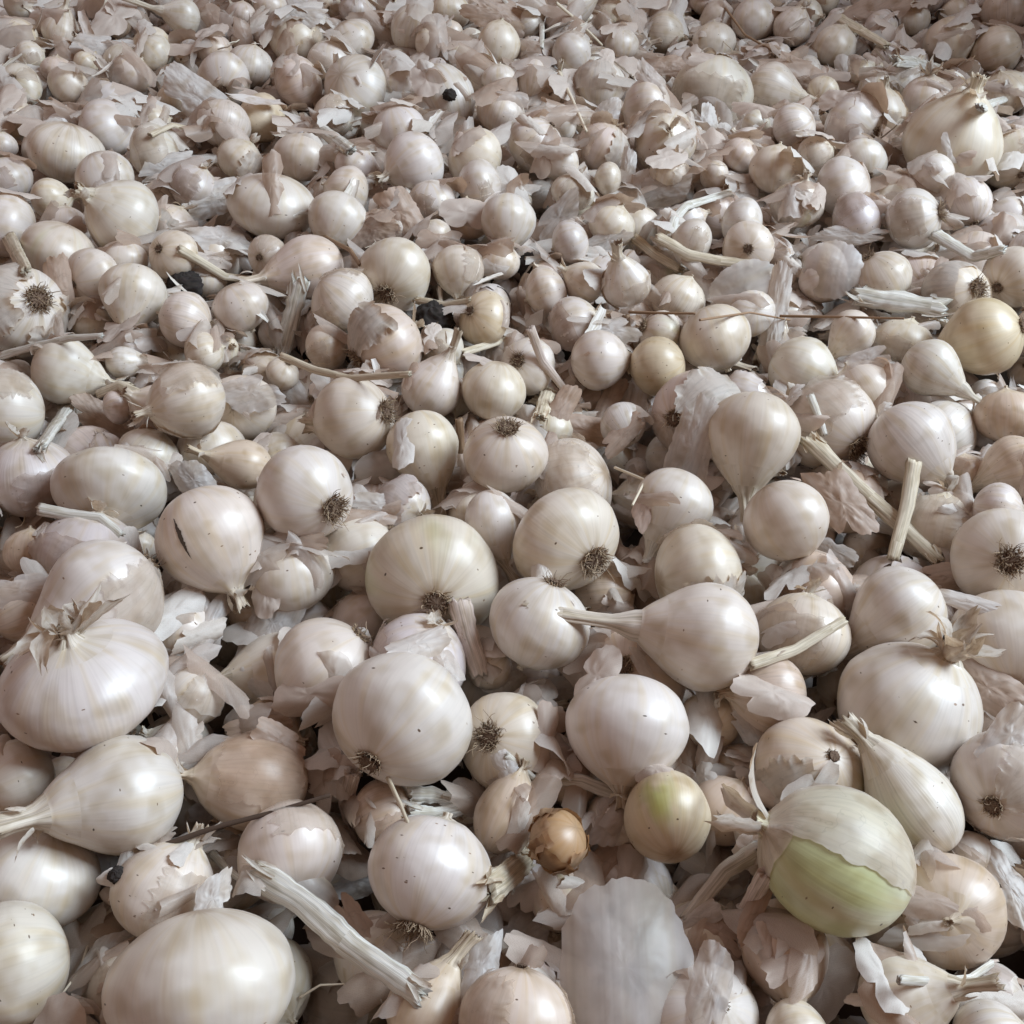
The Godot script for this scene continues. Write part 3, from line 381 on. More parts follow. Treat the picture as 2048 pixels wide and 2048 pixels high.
	onion(Vector3(-.1701, -.0675, -.3604), 0.0214, 0.837, Vector3(-.0407, -.0464, -.9981), "0", 0, "ms", 75, "large mauve papery onion just behind and left of the tan teardrop onion")
	onion(Vector3(-.3008, -.0339, -.5658), 0.0205, 0.8093, Vector3(.417, -.8888, -.1899), "1", 0, "c", 60, "medium cream onion just in front of the white onion with ragged neck pointing right")
	# ---- the rest of the heap, in millimetres
	b(459,-5,-585,24);b(-65,-18,-1696,25);b(-482,-18,-873,22);b(-538,-5,-1725,21);b(706,-119,-1747,20);b(-826,-13,-1478,21);b(338,-125,-1744,21);b(547,-113,-1716,21);b(-861,-9,-1733,20);b(472,-94,-1548,24);b(-613,-32,-1158,19);b(-499,-10,-991,23);b(-12,-37,-1689,24);b(547,-26,-571,20);b(-397,-37,-854,21);b(-433,-6,-1583,24)
	b(543,-93,-1074,24);b(493,-11,-508,21);b(-27,-17,-1225,24);b(847,-108,-1200,23);b(89,-36,-1728,21);b(602,-11,-884,23);b(651,-96,-1095,24);b(-646,-15,-1698,22);b(-520,-33,-868,19);b(766,-124,-1305,19);b(-171,-7,-1229,20);b(-680,-15,-1059,23);b(-283,-41,-612,24);b(125,-81,-1548,23);b(-130,-29,-1047,20);b(-456,-23,-636,25)
	b(-656,-35,-1249,25);b(-379,-23,-328,22);b(57,-37,-1195,22);b(87,-4,-90,19);b(627,-97,-1196,19);b(-128,-7,-451,21);b(163,-110,-1463,24);b(423,-101,-1702,25);b(794,-108,-1203,20);b(-644,-37,-976,23);b(-230,-34,-1548,19);b(460,-35,-674,24);b(250,-91,-1467,22);b(230,-16,-712,21);b(476,-123,-1275,22);b(-245,-32,-1312,23)
	b(295,-8,-416,20);b(-713,-30,-1579,23);b(-37,-7,-110,21);b(281,-28,-196,24);b(-199,-32,-366,20);b(-875,-21,-1371,24);b(-136,-39,-592,22);b(-648,-27,-1461,21);b(-423,-30,-1275,20);b(-34,-13,-1310,19);b(330,2,-464,22);b(320,-99,-1530,21);b(414,-22,-381,20);b(-132,-42,-542,25);b(-285,-37,-780,20);b(-854,-39,-1295,21)
	b(-176,-38,-1272,21);b(896,-113,-1680,20);b(80,-34,-1548,25);b(-97,-29,-1175,24);b(-358,-6,-1534,20);b(-356,-41,-218,20);b(-790,-23,-1292,22);b(-407,-36,-1376,21);b(293,-18,-74,24);b(382,0,-389,21);b(334,-126,-1259,21);b(109,-40,-322,19);b(-271,3,-1507,24);b(-511,-31,-606,22);b(621,-38,-657,23);b(-625,-16,-758,23)
	b(146,-71,-1689,22);b(-540,-31,-1016,21);b(224,-37,-161,21);b(414,-120,-1565,24);b(-334,-9,-260,23);b(165,-19,-793,20);b(-802,-26,-1219,20);b(323,0,-341,25);b(-612,-3,-1020,23);b(102,-30,-462,23);b(125,-56,-1633,24);b(200,-118,-1225,25);b(-730,-18,-1693,22);b(-588,-21,-1406,23);b(435,-14,-459,19);b(666,-91,-1155,23)
	b(405,-6,-247,25);b(-755,-30,-1557,19);b(-184,-26,-1593,22);b(184,-92,-1530,21);b(420,-30,-329,21);b(316,-120,-1305,19);b(-43,-18,-1570,25);b(-264,-26,-318,19);b(-223,-45,-893,22);b(901,-118,-1341,22);b(529,-62,-1016,22);b(534,-88,-1473,22);b(-435,-34,-962,22);b(-80,-25,-1434,19);b(-915,-1,-1382,24);b(-135,-11,-1404,21)
	b(130,-81,-1299,21);b(1,-27,-1645,19);b(449,-35,-911,22);b(626,-23,-718,20);b(-783,-37,-1638,21);b(539,-119,-1234,23);b(239,-20,-199,21);b(212,-29,-402,23);b(272,-127,-1620,24);b(-459,-38,-339,21);b(-539,-4,-1459,21);b(-782,-41,-1366,21);b(231,-43,-955,23);b(-17,-22,-1490,23);b(-441,-15,-1479,22);b(-745,-26,-1201,21)
	b(267,-39,-573,25);b(-311,-12,-310,20);b(259,-86,-1032,23);b(-324,-45,-986,20);b(-899,-29,-1327,22);b(22,-5,-1548,25);b(-552,-5,-950,22);b(-56,-22,-1271,24);b(-565,-11,-1499,23);b(945,-121,-1558,20);b(-102,-7,-1582,23);b(378,-101,-1445,20);b(-273,-10,-1279,19);b(-316,-31,-1223,24);b(-162,-41,-964,25);b(307,-12,-155,22)
	b(625,-121,-1305,23);b(-515,-45,-544,21);b(155,-27,-522,23);b(489,-15,-634,22);b(-455,-37,-1635,24);b(410,-17,-602,24);b(-304,-30,-1626,20);b(-532,-23,-1583,19);b(-538,-25,-461,21);b(509,-14,-898,23);b(-588,-29,-921,21);b(-255,-22,-179,20);b(-142,-35,-1472,20);b(-937,-10,-1469,19);b(-113,-35,-952,24);b(-58,-29,-790,22)
	b(-96,-15,-1230,19);b(-553,-18,-1110,23);b(688,-102,-1566,21);b(-448,-20,-1216,24);b(-700,-6,-953,22);b(241,-104,-1598,21);b(732,-98,-1542,21);b(678,-79,-1020,25);b(-406,-14,-900,19);b(-487,-21,-518,22);b(825,-113,-1446,19);b(50,-44,-1239,19);b(-84,-41,-1337,19);b(920,-123,-1391,21);b(-741,-13,-1628,25);b(-465,-31,-286,20)
	b(-617,-21,-1628,23);b(-371,-15,-1730,24);b(139,-73,-1033,21);b(-389,-41,-272,20);b(-517,-30,-657,19);b(-560,-26,-1323,23);b(438,-91,-1223,20);b(363,-33,-574,19);b(115,-35,-916,20);b(-190,-32,-1448,24);b(-416,-25,-1322,24);b(420,-15,-503,22);b(308,-14,-805,21);b(527,-110,-1592,23);b(-588,-30,-1671,25);b(-326,-32,-858,21)
	b(-723,-26,-1750,20);b(-439,-7,-771,20);b(-144,-29,-76,19);b(39,-27,-952,22);b(-309,-23,-488,20);b(-552,-16,-828,24);b(405,-91,-1205,19);b(41,-29,-1631,20);b(540,-4,-830,20);b(723,-122,-1692,20);b(481,-14,-367,23);b(-880,0,-1539,25);b(-626,2,-829,24);b(-384,-16,-1079,21);b(-149,-25,-822,22);b(473,-17,-766,22)
	b(439,-119,-1505,21);b(-215,-7,-322,20);b(320,-119,-1347,23);b(172,-93,-1746,24);b(-19,-34,-523,24);b(-713,-36,-1021,23);b(855,-106,-1393,22);b(-489,1,-1104,21);b(769,-111,-1391,24);b(-239,-29,-1748,21);b(121,-44,-557,24);b(-551,0,-884,25);b(-529,-30,-1368,22);b(-748,1,-1109,21);b(-635,-16,-1124,23);b(-62,-4,-1740,24)
	b(-759,-40,-1270,21);b(-442,-21,-384,22);b(568,-45,-935,23);b(-645,-30,-801,21);b(185,-13,-69,21);b(-615,-17,-711,22);b(-242,-22,-107,22);b(344,-105,-1478,21);b(859,-93,-1478,23);b(-750,-22,-1473,23);b(83,-46,-1139,22);b(-446,-13,-446,23);b(325,-86,-1060,21);b(-711,1,-1134,24);b(-369,-35,-1293,22);b(-195,-34,-1356,20)
	b(-428,-26,-497,24);b(-145,-13,-123,23);b(480,-26,-436,21);b(-414,-29,-1681,21);b(-687,-17,-1374,23);b(-218,-24,-1184,23);b(-521,-15,-1516,24);b(-332,-18,-1340,25);b(269,-111,-1690,25);b(-561,-37,-1251,25);b(535,-18,-520,24);b(256,-26,-125,22);b(747,-125,-1647,22);b(-575,-34,-588,22);b(591,-29,-799,22);b(-348,-2,-1395,20)
	b(-575,-15,-757,24);b(-227,-7,-1386,23);b(-473,-18,-1255,23);b(609,-56,-979,24);b(766,-108,-1499,21);b(751,-108,-1179,25);b(781,-124,-1598,24);b(913,-118,-1596,20);b(-699,1,-831,24);b(380,-16,-755,21);b(42,-24,-1379,20);b(-516,-1,-738,20);b(-314,-37,-730,22);b(657,-113,-1353,23);b(-642,-4,-1517,22);b(572,-25,-690,21)
	b(773,-99,-1679,23);b(166,-32,-912,24);b(398,-25,-668,22);b(-401,-29,-232,20);b(8,-13,-115,20);b(-314,-14,-1498,22);b(269,-37,-328,22);b(-63,-26,-1390,21);b(872,-129,-1727,25);b(266,-99,-1533,23);b(-666,-38,-1307,23);b(814,-123,-1369,22);b(-809,0,-1550,23);b(642,-114,-1693,23);b(-150,-16,-1648,20);b(624,-105,-1596,23)
	b(657,-13,-907,21);b(204,-108,-1311,22);b(198,-38,-622,24);b(-386,-11,-1608,22);b(229,-125,-1429,21);b(-739,-43,-1400,20);b(-472,-28,-794,25);b(57,-42,-1486,23);b(43,-37,-1065,19);b(696,-117,-1221,23);b(-950,-21,-1709,19);b(614,-111,-1263,21);b(-116,-19,-1734,24);b(11,-25,-1278,21);b(-629,-26,-1409,20);b(418,-7,-560,20)
	b(-117,-13,-1300,24);b(171,-112,-1636,23);b(-317,-11,-1559,21);b(-615,-38,-1215,20);b(-536,-22,-698,21);b(519,-28,-976,25);b(-293,-42,-186,23);b(-235,-29,-581,20);b(696,-35,-862,20);b(590,-123,-1540,19);b(-793,-11,-1454,22);b(522,-126,-1283,23);b(782,-95,-1722,20);b(666,-120,-1606,23);b(614,-126,-1649,21);b(243,-117,-1110,25)
	b(3,-33,-610,23);b(-586,-6,-1178,23);b(-322,-45,-926,24);b(-364,-36,-672,23);b(-331,-8,-1438,23);b(584,-106,-1741,24);b(-485,-27,-933,22);b(553,-3,-738,21);b(468,-30,-956,19);b(423,-126,-1356,21);b(185,-10,-111,21);b(257,-15,-293,21);b(247,-32,-259,20);b(-807,-28,-1700,23);b(-302,-42,-1677,23);b(569,-38,-854,23)
	b(52,-22,-72,24);b(-117,-28,-880,23);b(-812,-18,-1172,22);b(-264,-1,-1354,19);b(821,-94,-1707,23);b(204,-120,-1578,24);b(603,-128,-1400,22);b(-199,-10,-78,23);b(-936,-19,-1599,22);b(-657,-3,-949,19);b(-74,-33,-889,21);b(929,-122,-1443,25);b(798,-127,-1276,23);b(463,3,-331,20);b(-367,1,-1218,24);b(707,-129,-1364,20)
	b(88,-47,-1052,20);b(-455,-1,-1426,24);b(520,-119,-1549,19);b(-410,-19,-1441,23);b(-40,-21,-1453,20);b(52,-44,-1310,25);b(-765,-14,-1159,23);b(565,-17,-618,22);b(289,-97,-1273,22);b(-625,-11,-926,20);b(-476,-12,-1144,20);b(-378,-6,-556,25);b(333,-38,-661,24);b(135,-36,-635,22);b(-93,-9,-1653,25);b(842,-118,-1622,21)
	b(-85,-28,-132,24);b(-718,-6,-1236,20);b(351,-41,-178,23);b(344,-31,-437,20);b(480,-23,-834,19);b(-307,-22,-356,21);b(216,-40,-532,22);b(-49,-18,-1077,25);b(823,-95,-1517,25);b(-355,-23,-1677,24);b(737,-97,-1593,24);b(698,-24,-955,25);b(-361,-14,-1114,22);b(82,-39,-663,23);b(468,-119,-1227,20);b(-368,-33,-1158,19)
	b(681,-125,-1436,19);b(323,-43,-243,25);b(-695,-27,-1666,20);b(-202,-33,-1243,21);b(-605,-26,-1084,24);b(-346,-2,-366,21);b(-142,-21,-1581,21);b(-89,-34,-639,23);b(132,-97,-1414,23);b(-673,-11,-1169,24);b(-516,-15,-1654,21);b(-493,-39,-1312,25);b(685,-117,-1127,21);b(4,-34,-1397,24);b(-661,-26,-1021,23);b(641,-40,-938,20)
	b(479,-116,-1703,23);b(751,-120,-1726,20);b(288,-44,-949,21);b(-750,-21,-1061,22);b(129,-90,-1483,20);b(-481,-13,-1741,23);b(317,-132,-1698,21);b(-407,-35,-182,19);b(-820,-32,-1657,23);b(704,-111,-1288,22);b(136,-31,-859,20);b(-6,-27,-763,24);b(-585,-33,-978,19);b(-260,-9,-256,24);b(-357,-21,-417,24);b(-791,-38,-1584,25)
	b(395,-59,-1007,23);b(403,-40,-153,24);b(-380,-18,-1004,20);b(-597,-14,-795,21);b(-488,-35,-1446,20);b(532,-111,-1119,24);b(131,-11,-86,22);b(-56,-39,-309,19);b(651,-28,-771,24);b(-461,-33,-682,21);b(88,-37,-1654,23);b(-874,-3,-1456,23);b(-917,-28,-1497,21);b(-480,-33,-745,23);b(-467,-37,-1395,19);b(403,-130,-1671,21)
	b(886,-129,-1448,19);b(-131,-13,-1506,20);b(-15,-34,-960,20);b(61,-40,-983,20);b(912,-115,-1746,24);b(42,-17,-1425,22);b(661,-95,-1645,20);b(-863,-12,-1227,23);b(476,-97,-1638,25);b(289,-16,-262,21);b(678,2,-837,23);b(-83,-24,-461,20);b(-273,-31,-433,22);b(-73,-4,-1516,24);b(91,-31,-124,24);b(395,-37,-536,21)
	b(879,-107,-1643,21);b(-112,-29,-773,19);b(598,-94,-1120,23);b(229,-104,-1636,19);b(310,-111,-1642,21);b(532,-20,-660,24);b(-262,3,-1459,24);b(573,-101,-1592,19);b(515,-22,-468,22);b(103,-68,-1510,24);b(-239,-17,-1607,20);b(-440,-25,-255,20);b(432,-32,-969,20);b(-165,2,-1484,21);b(-600,-41,-624,25);b(-401,-42,-593,19)
	b(83,-60,-1433,25);b(-414,-11,-659,19);b(-715,-32,-1512,21);b(729,-103,-1484,20);b(-456,-38,-1004,22);b(-599,0,-891,22);b(-250,-31,-1100,20);b(-36,-40,-1630,22);b(-168,-23,-1529,21);b(424,-121,-1403,23);b(685,-127,-1678,23);b(504,-17,-696,21);b(633,-92,-1498,21);b(130,-78,-1732,21);b(508,-125,-1386,21);b(-511,-8,-798,21)
	b(-535,-16,-1279,20);b(89,-38,-1366,24);b(-145,-7,-1361,22);b(-85,-28,-1002,20);b(215,-117,-1671,20);b(-574,-28,-1613,25);b(259,-108,-1227,23);b(358,-44,-887,22);b(406,-97,-1488,21);b(435,-129,-1738,23);b(-559,-13,-651,19);b(-592,-18,-1453,24);b(362,-1,-314,20);b(776,-91,-1144,19);b(219,-30,-800,23);b(-215,-7,-532,21)
	b(-559,-23,-545,25);b(-3,-48,-1326,22);b(-218,-3,-1273,23);b(173,-42,-269,22);b(637,-14,-851,21);b(-299,-25,-143,24);b(264,-37,-828,19);b(-512,-44,-1264,22);b(-802,-13,-1084,23);b(342,-72,-1022,20);b(379,-125,-1389,25);b(448,-25,-729,21);b(-698,-40,-1433,22);b(513,-122,-1169,21);b(251,-33,-374,24);b(111,-67,-1262,20)
	b(-276,-11,-1716,21);b(-406,-40,-547,22);b(218,-69,-1015,20);b(71,-37,-913,23);b(-49,-31,-986,20);b(364,-101,-1587,20);b(55,-24,-1585,21);b(-400,-12,-436,22);b(-627,-17,-1345,24);b(-265,-23,-508,22);b(-218,-31,-813,20);b(-347,-32,-598,19);b(372,-118,-1184,23);b(-381,-31,-486,23);b(-483,-35,-478,19);b(153,-41,-958,24)
	b(-873,-13,-1592,20);b(383,-29,-492,20);b(159,-106,-1277,21);b(-608,-19,-1277,20);b(751,-59,-1013,22);b(241,-39,-896,22);b(-653,-5,-1212,24);b(-443,-32,-1147,20);b(46,-28,-752,24);b(434,-123,-1186,23);b(-420,-18,-289,20);b(-327,-24,-1730,20);b(413,-114,-1278,23);b(-10,-24,-1132,19);b(922,-111,-1510,22);b(512,-34,-784,25)
	b(347,-23,-396,22);b(24,-36,-676,24);b(384,-24,-285,22);b(52,-19,-809,24);b(552,-131,-1676,23);b(692,-123,-1522,22);b(-907,-9,-1426,23);b(-731,-11,-1328,21);b(-549,-40,-1439,23);b(-241,-5,-1237,20);b(-381,-31,-721,20);b(-751,-35,-958,19);b(-214,-14,-1655,22);b(-653,-37,-1663,19);b(-229,-42,-1020,25);b(66,-21,-703,20)
	b(-317,-30,-436,21);b(502,-50,-938,20);b(-842,-34,-1583,20);b(402,-32,-727,19);b(345,-28,-491,19);b(180,-113,-1691,20);b(33,-45,-507,21);b(-635,-34,-888,23);b(119,-46,-1078,21);b(394,-28,-199,23);b(-610,-25,-1747,21);b(-697,-3,-1538,20);b(-438,-30,-727,25);b(-237,-37,-622,24);b(43,-13,-1675,24);b(-316,-34,-1156,19)
	b(880,-102,-1310,19);b(-680,-6,-1610,20);b(-376,-11,-1344,22);b(-824,-40,-1334,25);b(197,-97,-1434,22);b(567,-103,-1449,20);b(312,-37,-756,24);b(-703,-34,-903,22);b(423,-106,-1618,24);b(359,-17,-229,21);b(350,-21,-133,21);b(944,-113,-1692,24);b(-488,-19,-569,21);b(-268,-41,-900,21);b(-283,-38,-1747,21);b(-861,-27,-1496,22)
	b(452,5,-402,19);b(-229,-44,-222,24);b(439,-109,-1441,21);b(-278,-39,-661,24);b(-193,-41,-111,21);b(69,-29,-1272,20);b(-135,-33,-1206,23);b(-832,-13,-1420,22);b(397,-21,-792,20);b(773,-105,-1445,21);b(726,-100,-1394,22);b(763,-102,-1350,20);b(389,5,-431,21);b(672,-100,-1471,23);b(302,-36,-869,20);b(-209,-42,-170,21)
	b(-672,-21,-866,19);b(239,-113,-1735,21);b(508,-106,-1672,21);b(555,-110,-1395,19);b(161,-107,-1164,22);b(-349,-15,-1586,23);b(-216,-30,-1488,25);b(-681,-12,-1735,20);b(477,-41,-873,25);b(499,-28,-565,21);b(761,-97,-1226,22);b(384,-108,-1732,21);b(876,-90,-1556,19);b(826,-118,-1163,22);b(369,-4,-524,20);b(364,-6,-623,21)
	b(856,-128,-1254,21);b(442,-24,-282,20);b(-243,-33,-1702,19);b(664,-102,-1295,21);b(-448,-27,-587,22);b(803,-106,-1560,23);b(381,-122,-1245,23);b(-811,-21,-1746,24);b(-132,-29,-654,21);b(354,-32,-798,20);b(-125,-42,-1674,19);b(-73,-39,-551,21);b(-362,-29,-1496,25);b(53,-11,-1160,22);b(-314,-32,-1383,20);b(-45,-30,-929,24)
	b(9,-34,-1040,23);b(243,-25,-643,19);b(-444,-8,-1716,19);b(450,-12,-637,19);b(-937,-16,-1555,21);b(650,-38,-1006,21);b(-9,-42,-1438,19);b(-422,-32,-825,20);b(609,-114,-1167,20);b(-224,-35,-1140,21);b(-336,-11,-1269,20);b(261,-35,-752,22);b(486,-95,-1465,19);b(833,-135,-1334,20);b(281,-26,-654,20);b(-443,-37,-900,24)
	b(-505,-6,-1410,25);b(456,-96,-1386,22);b(133,-42,-250,21);b(-186,-23,-924,20);b(137,-89,-1595,20);b(443,-100,-1304,21);b(156,-42,-480,20);b(-818,-27,-1255,20);b(-464,-15,-1355,23);b(119,-41,-995,19);b(310,-30,-304,25);b(652,-119,-1399,19);b(161,-46,-580,20);b(-273,-31,-980,20);b(352,-54,-961,22);b(-368,-42,-967,21)
	b(121,-82,-1159,23);b(-160,-6,-1311,22);b(87,-41,-1605,22);b(-579,-35,-1035,22);b(147,-26,-138,24);b(98,-20,-777,20);b(-430,-37,-1739,20);b(72,-37,-287,21);b(271,-22,-529,22);b(-113,-20,-1086,19);b(294,-59,-996,22);b(-506,-14,-1064,21);b(-625,-16,-1576,21);b(-517,-39,-1689,22);b(-426,-26,-1542,21);b(724,-113,-1445,22)
	b(14,-18,-1719,19);b(-6,-31,-885,19);b(360,-114,-1143,21);b(-40,-32,-714,25);b(229,-127,-1387,23);b(21,-14,-1098,19);b(476,-121,-1323,24);b(-286,-41,-1018,24);b(198,-97,-1489,22);b(-715,-15,-1289,19);b(298,-121,-1155,23);b(357,-121,-1672,21);b(325,-99,-1572,23);b(-681,-9,-1479,22);b(304,-20,-696,23);b(-850,-4,-1637,14)
	b(-38,-43,-269,16);b(-210,0,-1545,15);b(-688,-15,-1103,15);b(355,-42,-845,16);b(-15,-10,-654,16);b(-588,-1,-1534,14);b(-781,-3,-1662,16);b(41,-41,-553,17);b(-584,-21,-682,17);b(-411,-37,-685,14);b(-11,-40,-385,16);b(-726,-9,-1389,18);b(584,-95,-1217,16);b(297,-118,-1085,15);b(-485,-39,-411,17);b(-357,-35,-784,19)
	b(-119,-35,-1138,16);b(180,-40,-857,17);b(-102,-32,-913,16);b(-210,-37,-298,14);b(708,-131,-1560,15);b(877,-109,-1605,18);b(-485,-1,-829,19);b(285,-100,-1115,14);b(572,-98,-1498,16);b(-446,-7,-547,17);b(-81,-41,-1138,15);b(375,-123,-1491,15);b(-177,-36,-1018,14);b(748,-83,-1101,15);b(330,-24,-847,14);b(586,-20,-971,16)
	b(-766,-11,-1723,17);b(-736,-1,-940,18);b(82,-50,-622,16);b(281,-41,-470,14);b(-392,-11,-1564,15);b(627,-3,-792,15);b(-436,-5,-347,19);b(362,-23,-915,15);b(-354,-36,-156,17);b(-322,-39,-1029,14);b(-269,-30,-1435,18);b(45,-43,-1017,16);b(506,-41,-738,17);b(-263,-26,-374,16);b(-126,-33,-150,17);b(476,-128,-1177,17)
	b(521,-46,-850,19);b(-520,0,-430,17);b(-354,-43,-837,17);b(768,-134,-1338,15);b(-551,-6,-1392,19);b(-869,-1,-1281,18);b(-343,1,-510,15);b(-119,-40,-283,17);b(-190,-14,-1695,17);b(-461,-8,-1304,19);b(-103,-13,-696,18);b(-228,-1,-1574,19);b(590,-6,-726,14);b(-304,-41,-268,16);b(61,-30,-864,17);b(-562,0,-1039,18)
	b(-644,1,-993,16);b(-288,-2,-1243,15);b(626,-141,-1341,14);b(-184,-7,-129,19);b(-268,-40,-1223,17);b(-182,-29,-449,17);b(949,-99,-1741,16);b(706,-91,-1105,19);b(-814,-4,-1368,16);b(-349,-32,-526,16);b(-872,-18,-1651,15);b(222,-12,-852,15);b(-591,-8,-845,17);b(-23,-29,-1182,18);b(738,-16,-962,18);b(710,-116,-1645,18)
	b(418,7,-347,15);b(183,-123,-1392,19);b(-522,-41,-498,17);b(191,-19,-743,16);b(-398,-32,-398,15);b(-299,-31,-235,19);b(835,-138,-1422,18);b(258,-123,-1487,16);b(-591,-46,-1301,17);b(-7,-40,-1004,16);b(-545,-15,-1169,16);b(-833,-1,-1592,15);b(568,-124,-1157,16);b(-563,-29,-1072,16);b(-114,-33,-1548,19);b(-655,-9,-1399,14)
	b(-599,-3,-962,18);b(284,-44,-905,17);b(-115,-2,-1196,15);b(430,-43,-546,17);b(312,-94,-1444,19);b(-333,-2,-555,19);b(-383,-15,-366,16);b(852,-141,-1381,15);b(-156,-35,-901,18);b(-611,-33,-1497,18);b(-441,-4,-695,19);b(-394,-44,-646,19);b(583,-89,-1078,15);b(-230,-33,-439,18);b(-357,-7,-469,16);b(562,2,-802,17)
	b(-528,-39,-1150,15);b(752,-115,-1266,17);b(696,-37,-999,17);b(-507,-13,-480,14);b(-99,-5,-1452,15);b(-396,-13,-518,18);b(-286,-33,-1122,19);b(590,-22,-581,18);b(164,-98,-1234,18);b(592,-133,-1357,17);b(17,-33,-394,14);b(258,-81,-1084,14);b(355,-100,-1225,14);b(604,-18,-939,14);b(555,-99,-1540,15);b(295,-24,-490,15)
	b(16,-34,-1456,15);b(-828,-24,-1386,15);b(271,-112,-1309,17);b(821,-129,-1746,14);b(-549,-33,-1658,14);b(-215,6,-1438,19);b(23,-36,-1180,16);b(508,-3,-392,17);b(475,-135,-1664,14);b(-296,-32,-1296,16);b(-11,-21,-1747,19);b(-299,-41,-299,14);b(-261,-21,-840,14);b(479,-39,-310,17);b(628,-113,-1560,14);b(-772,-41,-1030,16)
	b(694,-102,-1713,16);b(637,-109,-1749,14);b(-480,0,-404,17);b(603,-36,-762,14);b(-484,-35,-1503,17);b(-324,-12,-202,15);b(346,-37,-334,14);b(411,-31,-908,17);b(-166,-28,-647,15);b(-360,-42,-1065,18);b(162,-78,-1653,17);b(-6,-46,-283,19);b(-81,-44,-588,18);b(161,-97,-1093,17);b(480,-113,-1143,16);b(-489,-41,-1165,14)
	b(-208,-10,-1329,15);b(-562,-3,-1555,16);b(-49,-44,-472,17);b(-43,-38,-124,16);b(-494,-41,-1125,15);b(-785,-25,-1525,17);b(-155,-27,-1117,17);b(656,-130,-1206,16);b(585,-136,-1612,16);b(165,-36,-754,14);b(-267,-38,-1174,15);b(148,-43,-310,17);b(304,-37,-380,16);b(-212,-37,-1416,16);b(-150,-40,-696,19);b(-441,-17,-1088,18)
	b(-424,-39,-792,16);b(-105,-8,-1363,18);b(-647,-34,-1054,14);b(-82,-14,-857,16);b(567,-33,-998,17);b(-254,-7,-1548,16);b(-490,-16,-367,18);b(224,-106,-1530,17);b(-398,-22,-1187,16);b(-311,-39,-803,15);b(418,-104,-1108,15);b(261,-24,-974,15);b(539,-126,-1509,16);b(-78,-10,-1347,15);b(-508,-40,-377,15);b(-504,-26,-1605,18)
	b(843,-131,-1496,17);b(-557,-16,-1696,16);b(497,-99,-1730,16);b(153,-75,-1386,16);b(-330,-43,-770,14);b(-48,-40,-1424,17);b(-396,-39,-775,18);b(-173,-26,-268,15);b(299,-127,-1561,17);b(-27,-34,-443,14);b(126,-37,-817,16);b(-191,-45,-601,15);b(18,-8,-1196,14);b(-514,-7,-1337,16);b(261,-11,-164,16);b(-30,-44,-1352,14)
	b(-180,-24,-714,16);b(889,-92,-1419,16);b(42,-47,-305,16);b(-411,-2,-399,18);b(-589,1,-1107,16);b(-271,-9,-1626,18);b(648,-97,-1539,15);b(-33,-37,-831,15);b(-41,-8,-1367,15);b(-230,-45,-142,16);b(-699,-49,-1276,16);b(561,-38,-772,19);b(-198,-43,-948,14);b(-137,-34,-1013,15);b(-404,-40,-350,15);b(-10,-38,-798,15)
	b(-167,-39,-487,17);b(608,-1,-759,18);b(-321,-15,-173,15);b(-753,-2,-1023,16);b(292,-129,-1520,19);b(237,-107,-1055,16);b(883,-137,-1383,16);b(-860,-22,-1678,15);b(446,-17,-536,16);b(-591,-6,-1053,14);b(19,-14,-1503,17);b(534,-34,-928,15);b(223,-30,-590,16);b(83,-45,-1098,17);b(498,5,-447,17);b(-481,-28,-1555,19)
	b(-703,-46,-1358,15);b(378,-100,-1651,17);b(660,-130,-1242,17);b(278,-43,-148,15);b(212,-99,-1703,19);b(14,-44,-1238,16);b(-620,-49,-1373,15);b(-518,-4,-921,15);b(-179,-20,-794,15);b(-795,-29,-1400,15);b(-64,-36,-752,16);b(-701,-39,-847,17);b(948,-129,-1601,16);b(843,-105,-1576,17);b(80,-44,-492,17);b(443,-12,-228,19)
	b(-266,-32,-705,19);b(-13,-12,-813,14);b(-265,-8,-82,17);b(164,-38,-415,15);b(528,-13,-609,14);b(317,-46,-923,17);b(-181,-29,-882,15);b(159,-37,-682,15);b(-31,-2,-1709,14);b(110,-65,-1383,16);b(-760,-15,-1241,19);b(4,-42,-460,17);b(910,-90,-1561,15);b(-431,-31,-209,19);b(-272,-43,-538,16);b(583,-48,-618,14)
	b(-444,-13,-848,19);b(201,-4,-892,14);b(842,-98,-1272,16);b(-476,-45,-1604,15);b(-685,-14,-1230,15);b(-304,-36,-1437,15);b(-828,-6,-1301,19);b(459,-129,-1590,17);b(-238,-34,-288,17);b(-296,-7,-1319,16);b(106,-33,-612,16);b(626,-28,-815,14);b(601,-100,-1479,17);b(-44,-45,-573,14);b(301,-125,-1486,18);b(-768,-29,-1421,17)
	b(295,-37,-622,18);b(233,-44,-101,18);b(29,-47,-1580,15);b(261,-52,-1017,15);b(888,-101,-1515,16);b(3,-16,-1350,15);b(758,-136,-1431,16);b(-82,-27,-495,15);b(240,-13,-78,15);b(136,-9,-769,14);b(-600,-11,-1317,16);b(592,-14,-650,15);b(-141,-41,-467,15);b(99,-21,-849,14);b(-301,3,-428,15);b(399,-106,-1521,14)
	b(-655,-34,-1093,15);b(439,0,-683,15);b(-668,8,-796,18);b(791,-105,-1637,15);b(-98,-7,-550,16);b(336,-26,-623,15);b(-490,-48,-1359,19);b(-142,-14,-499,16);b(461,-96,-1601,16);b(-371,-42,-1031,17);b(664,-111,-1745,14);b(383,-28,-454,16);b(-762,-15,-991,17);b(482,-114,-1504,18);b(-714,-37,-1068,17);b(-15,-24,-486,16)
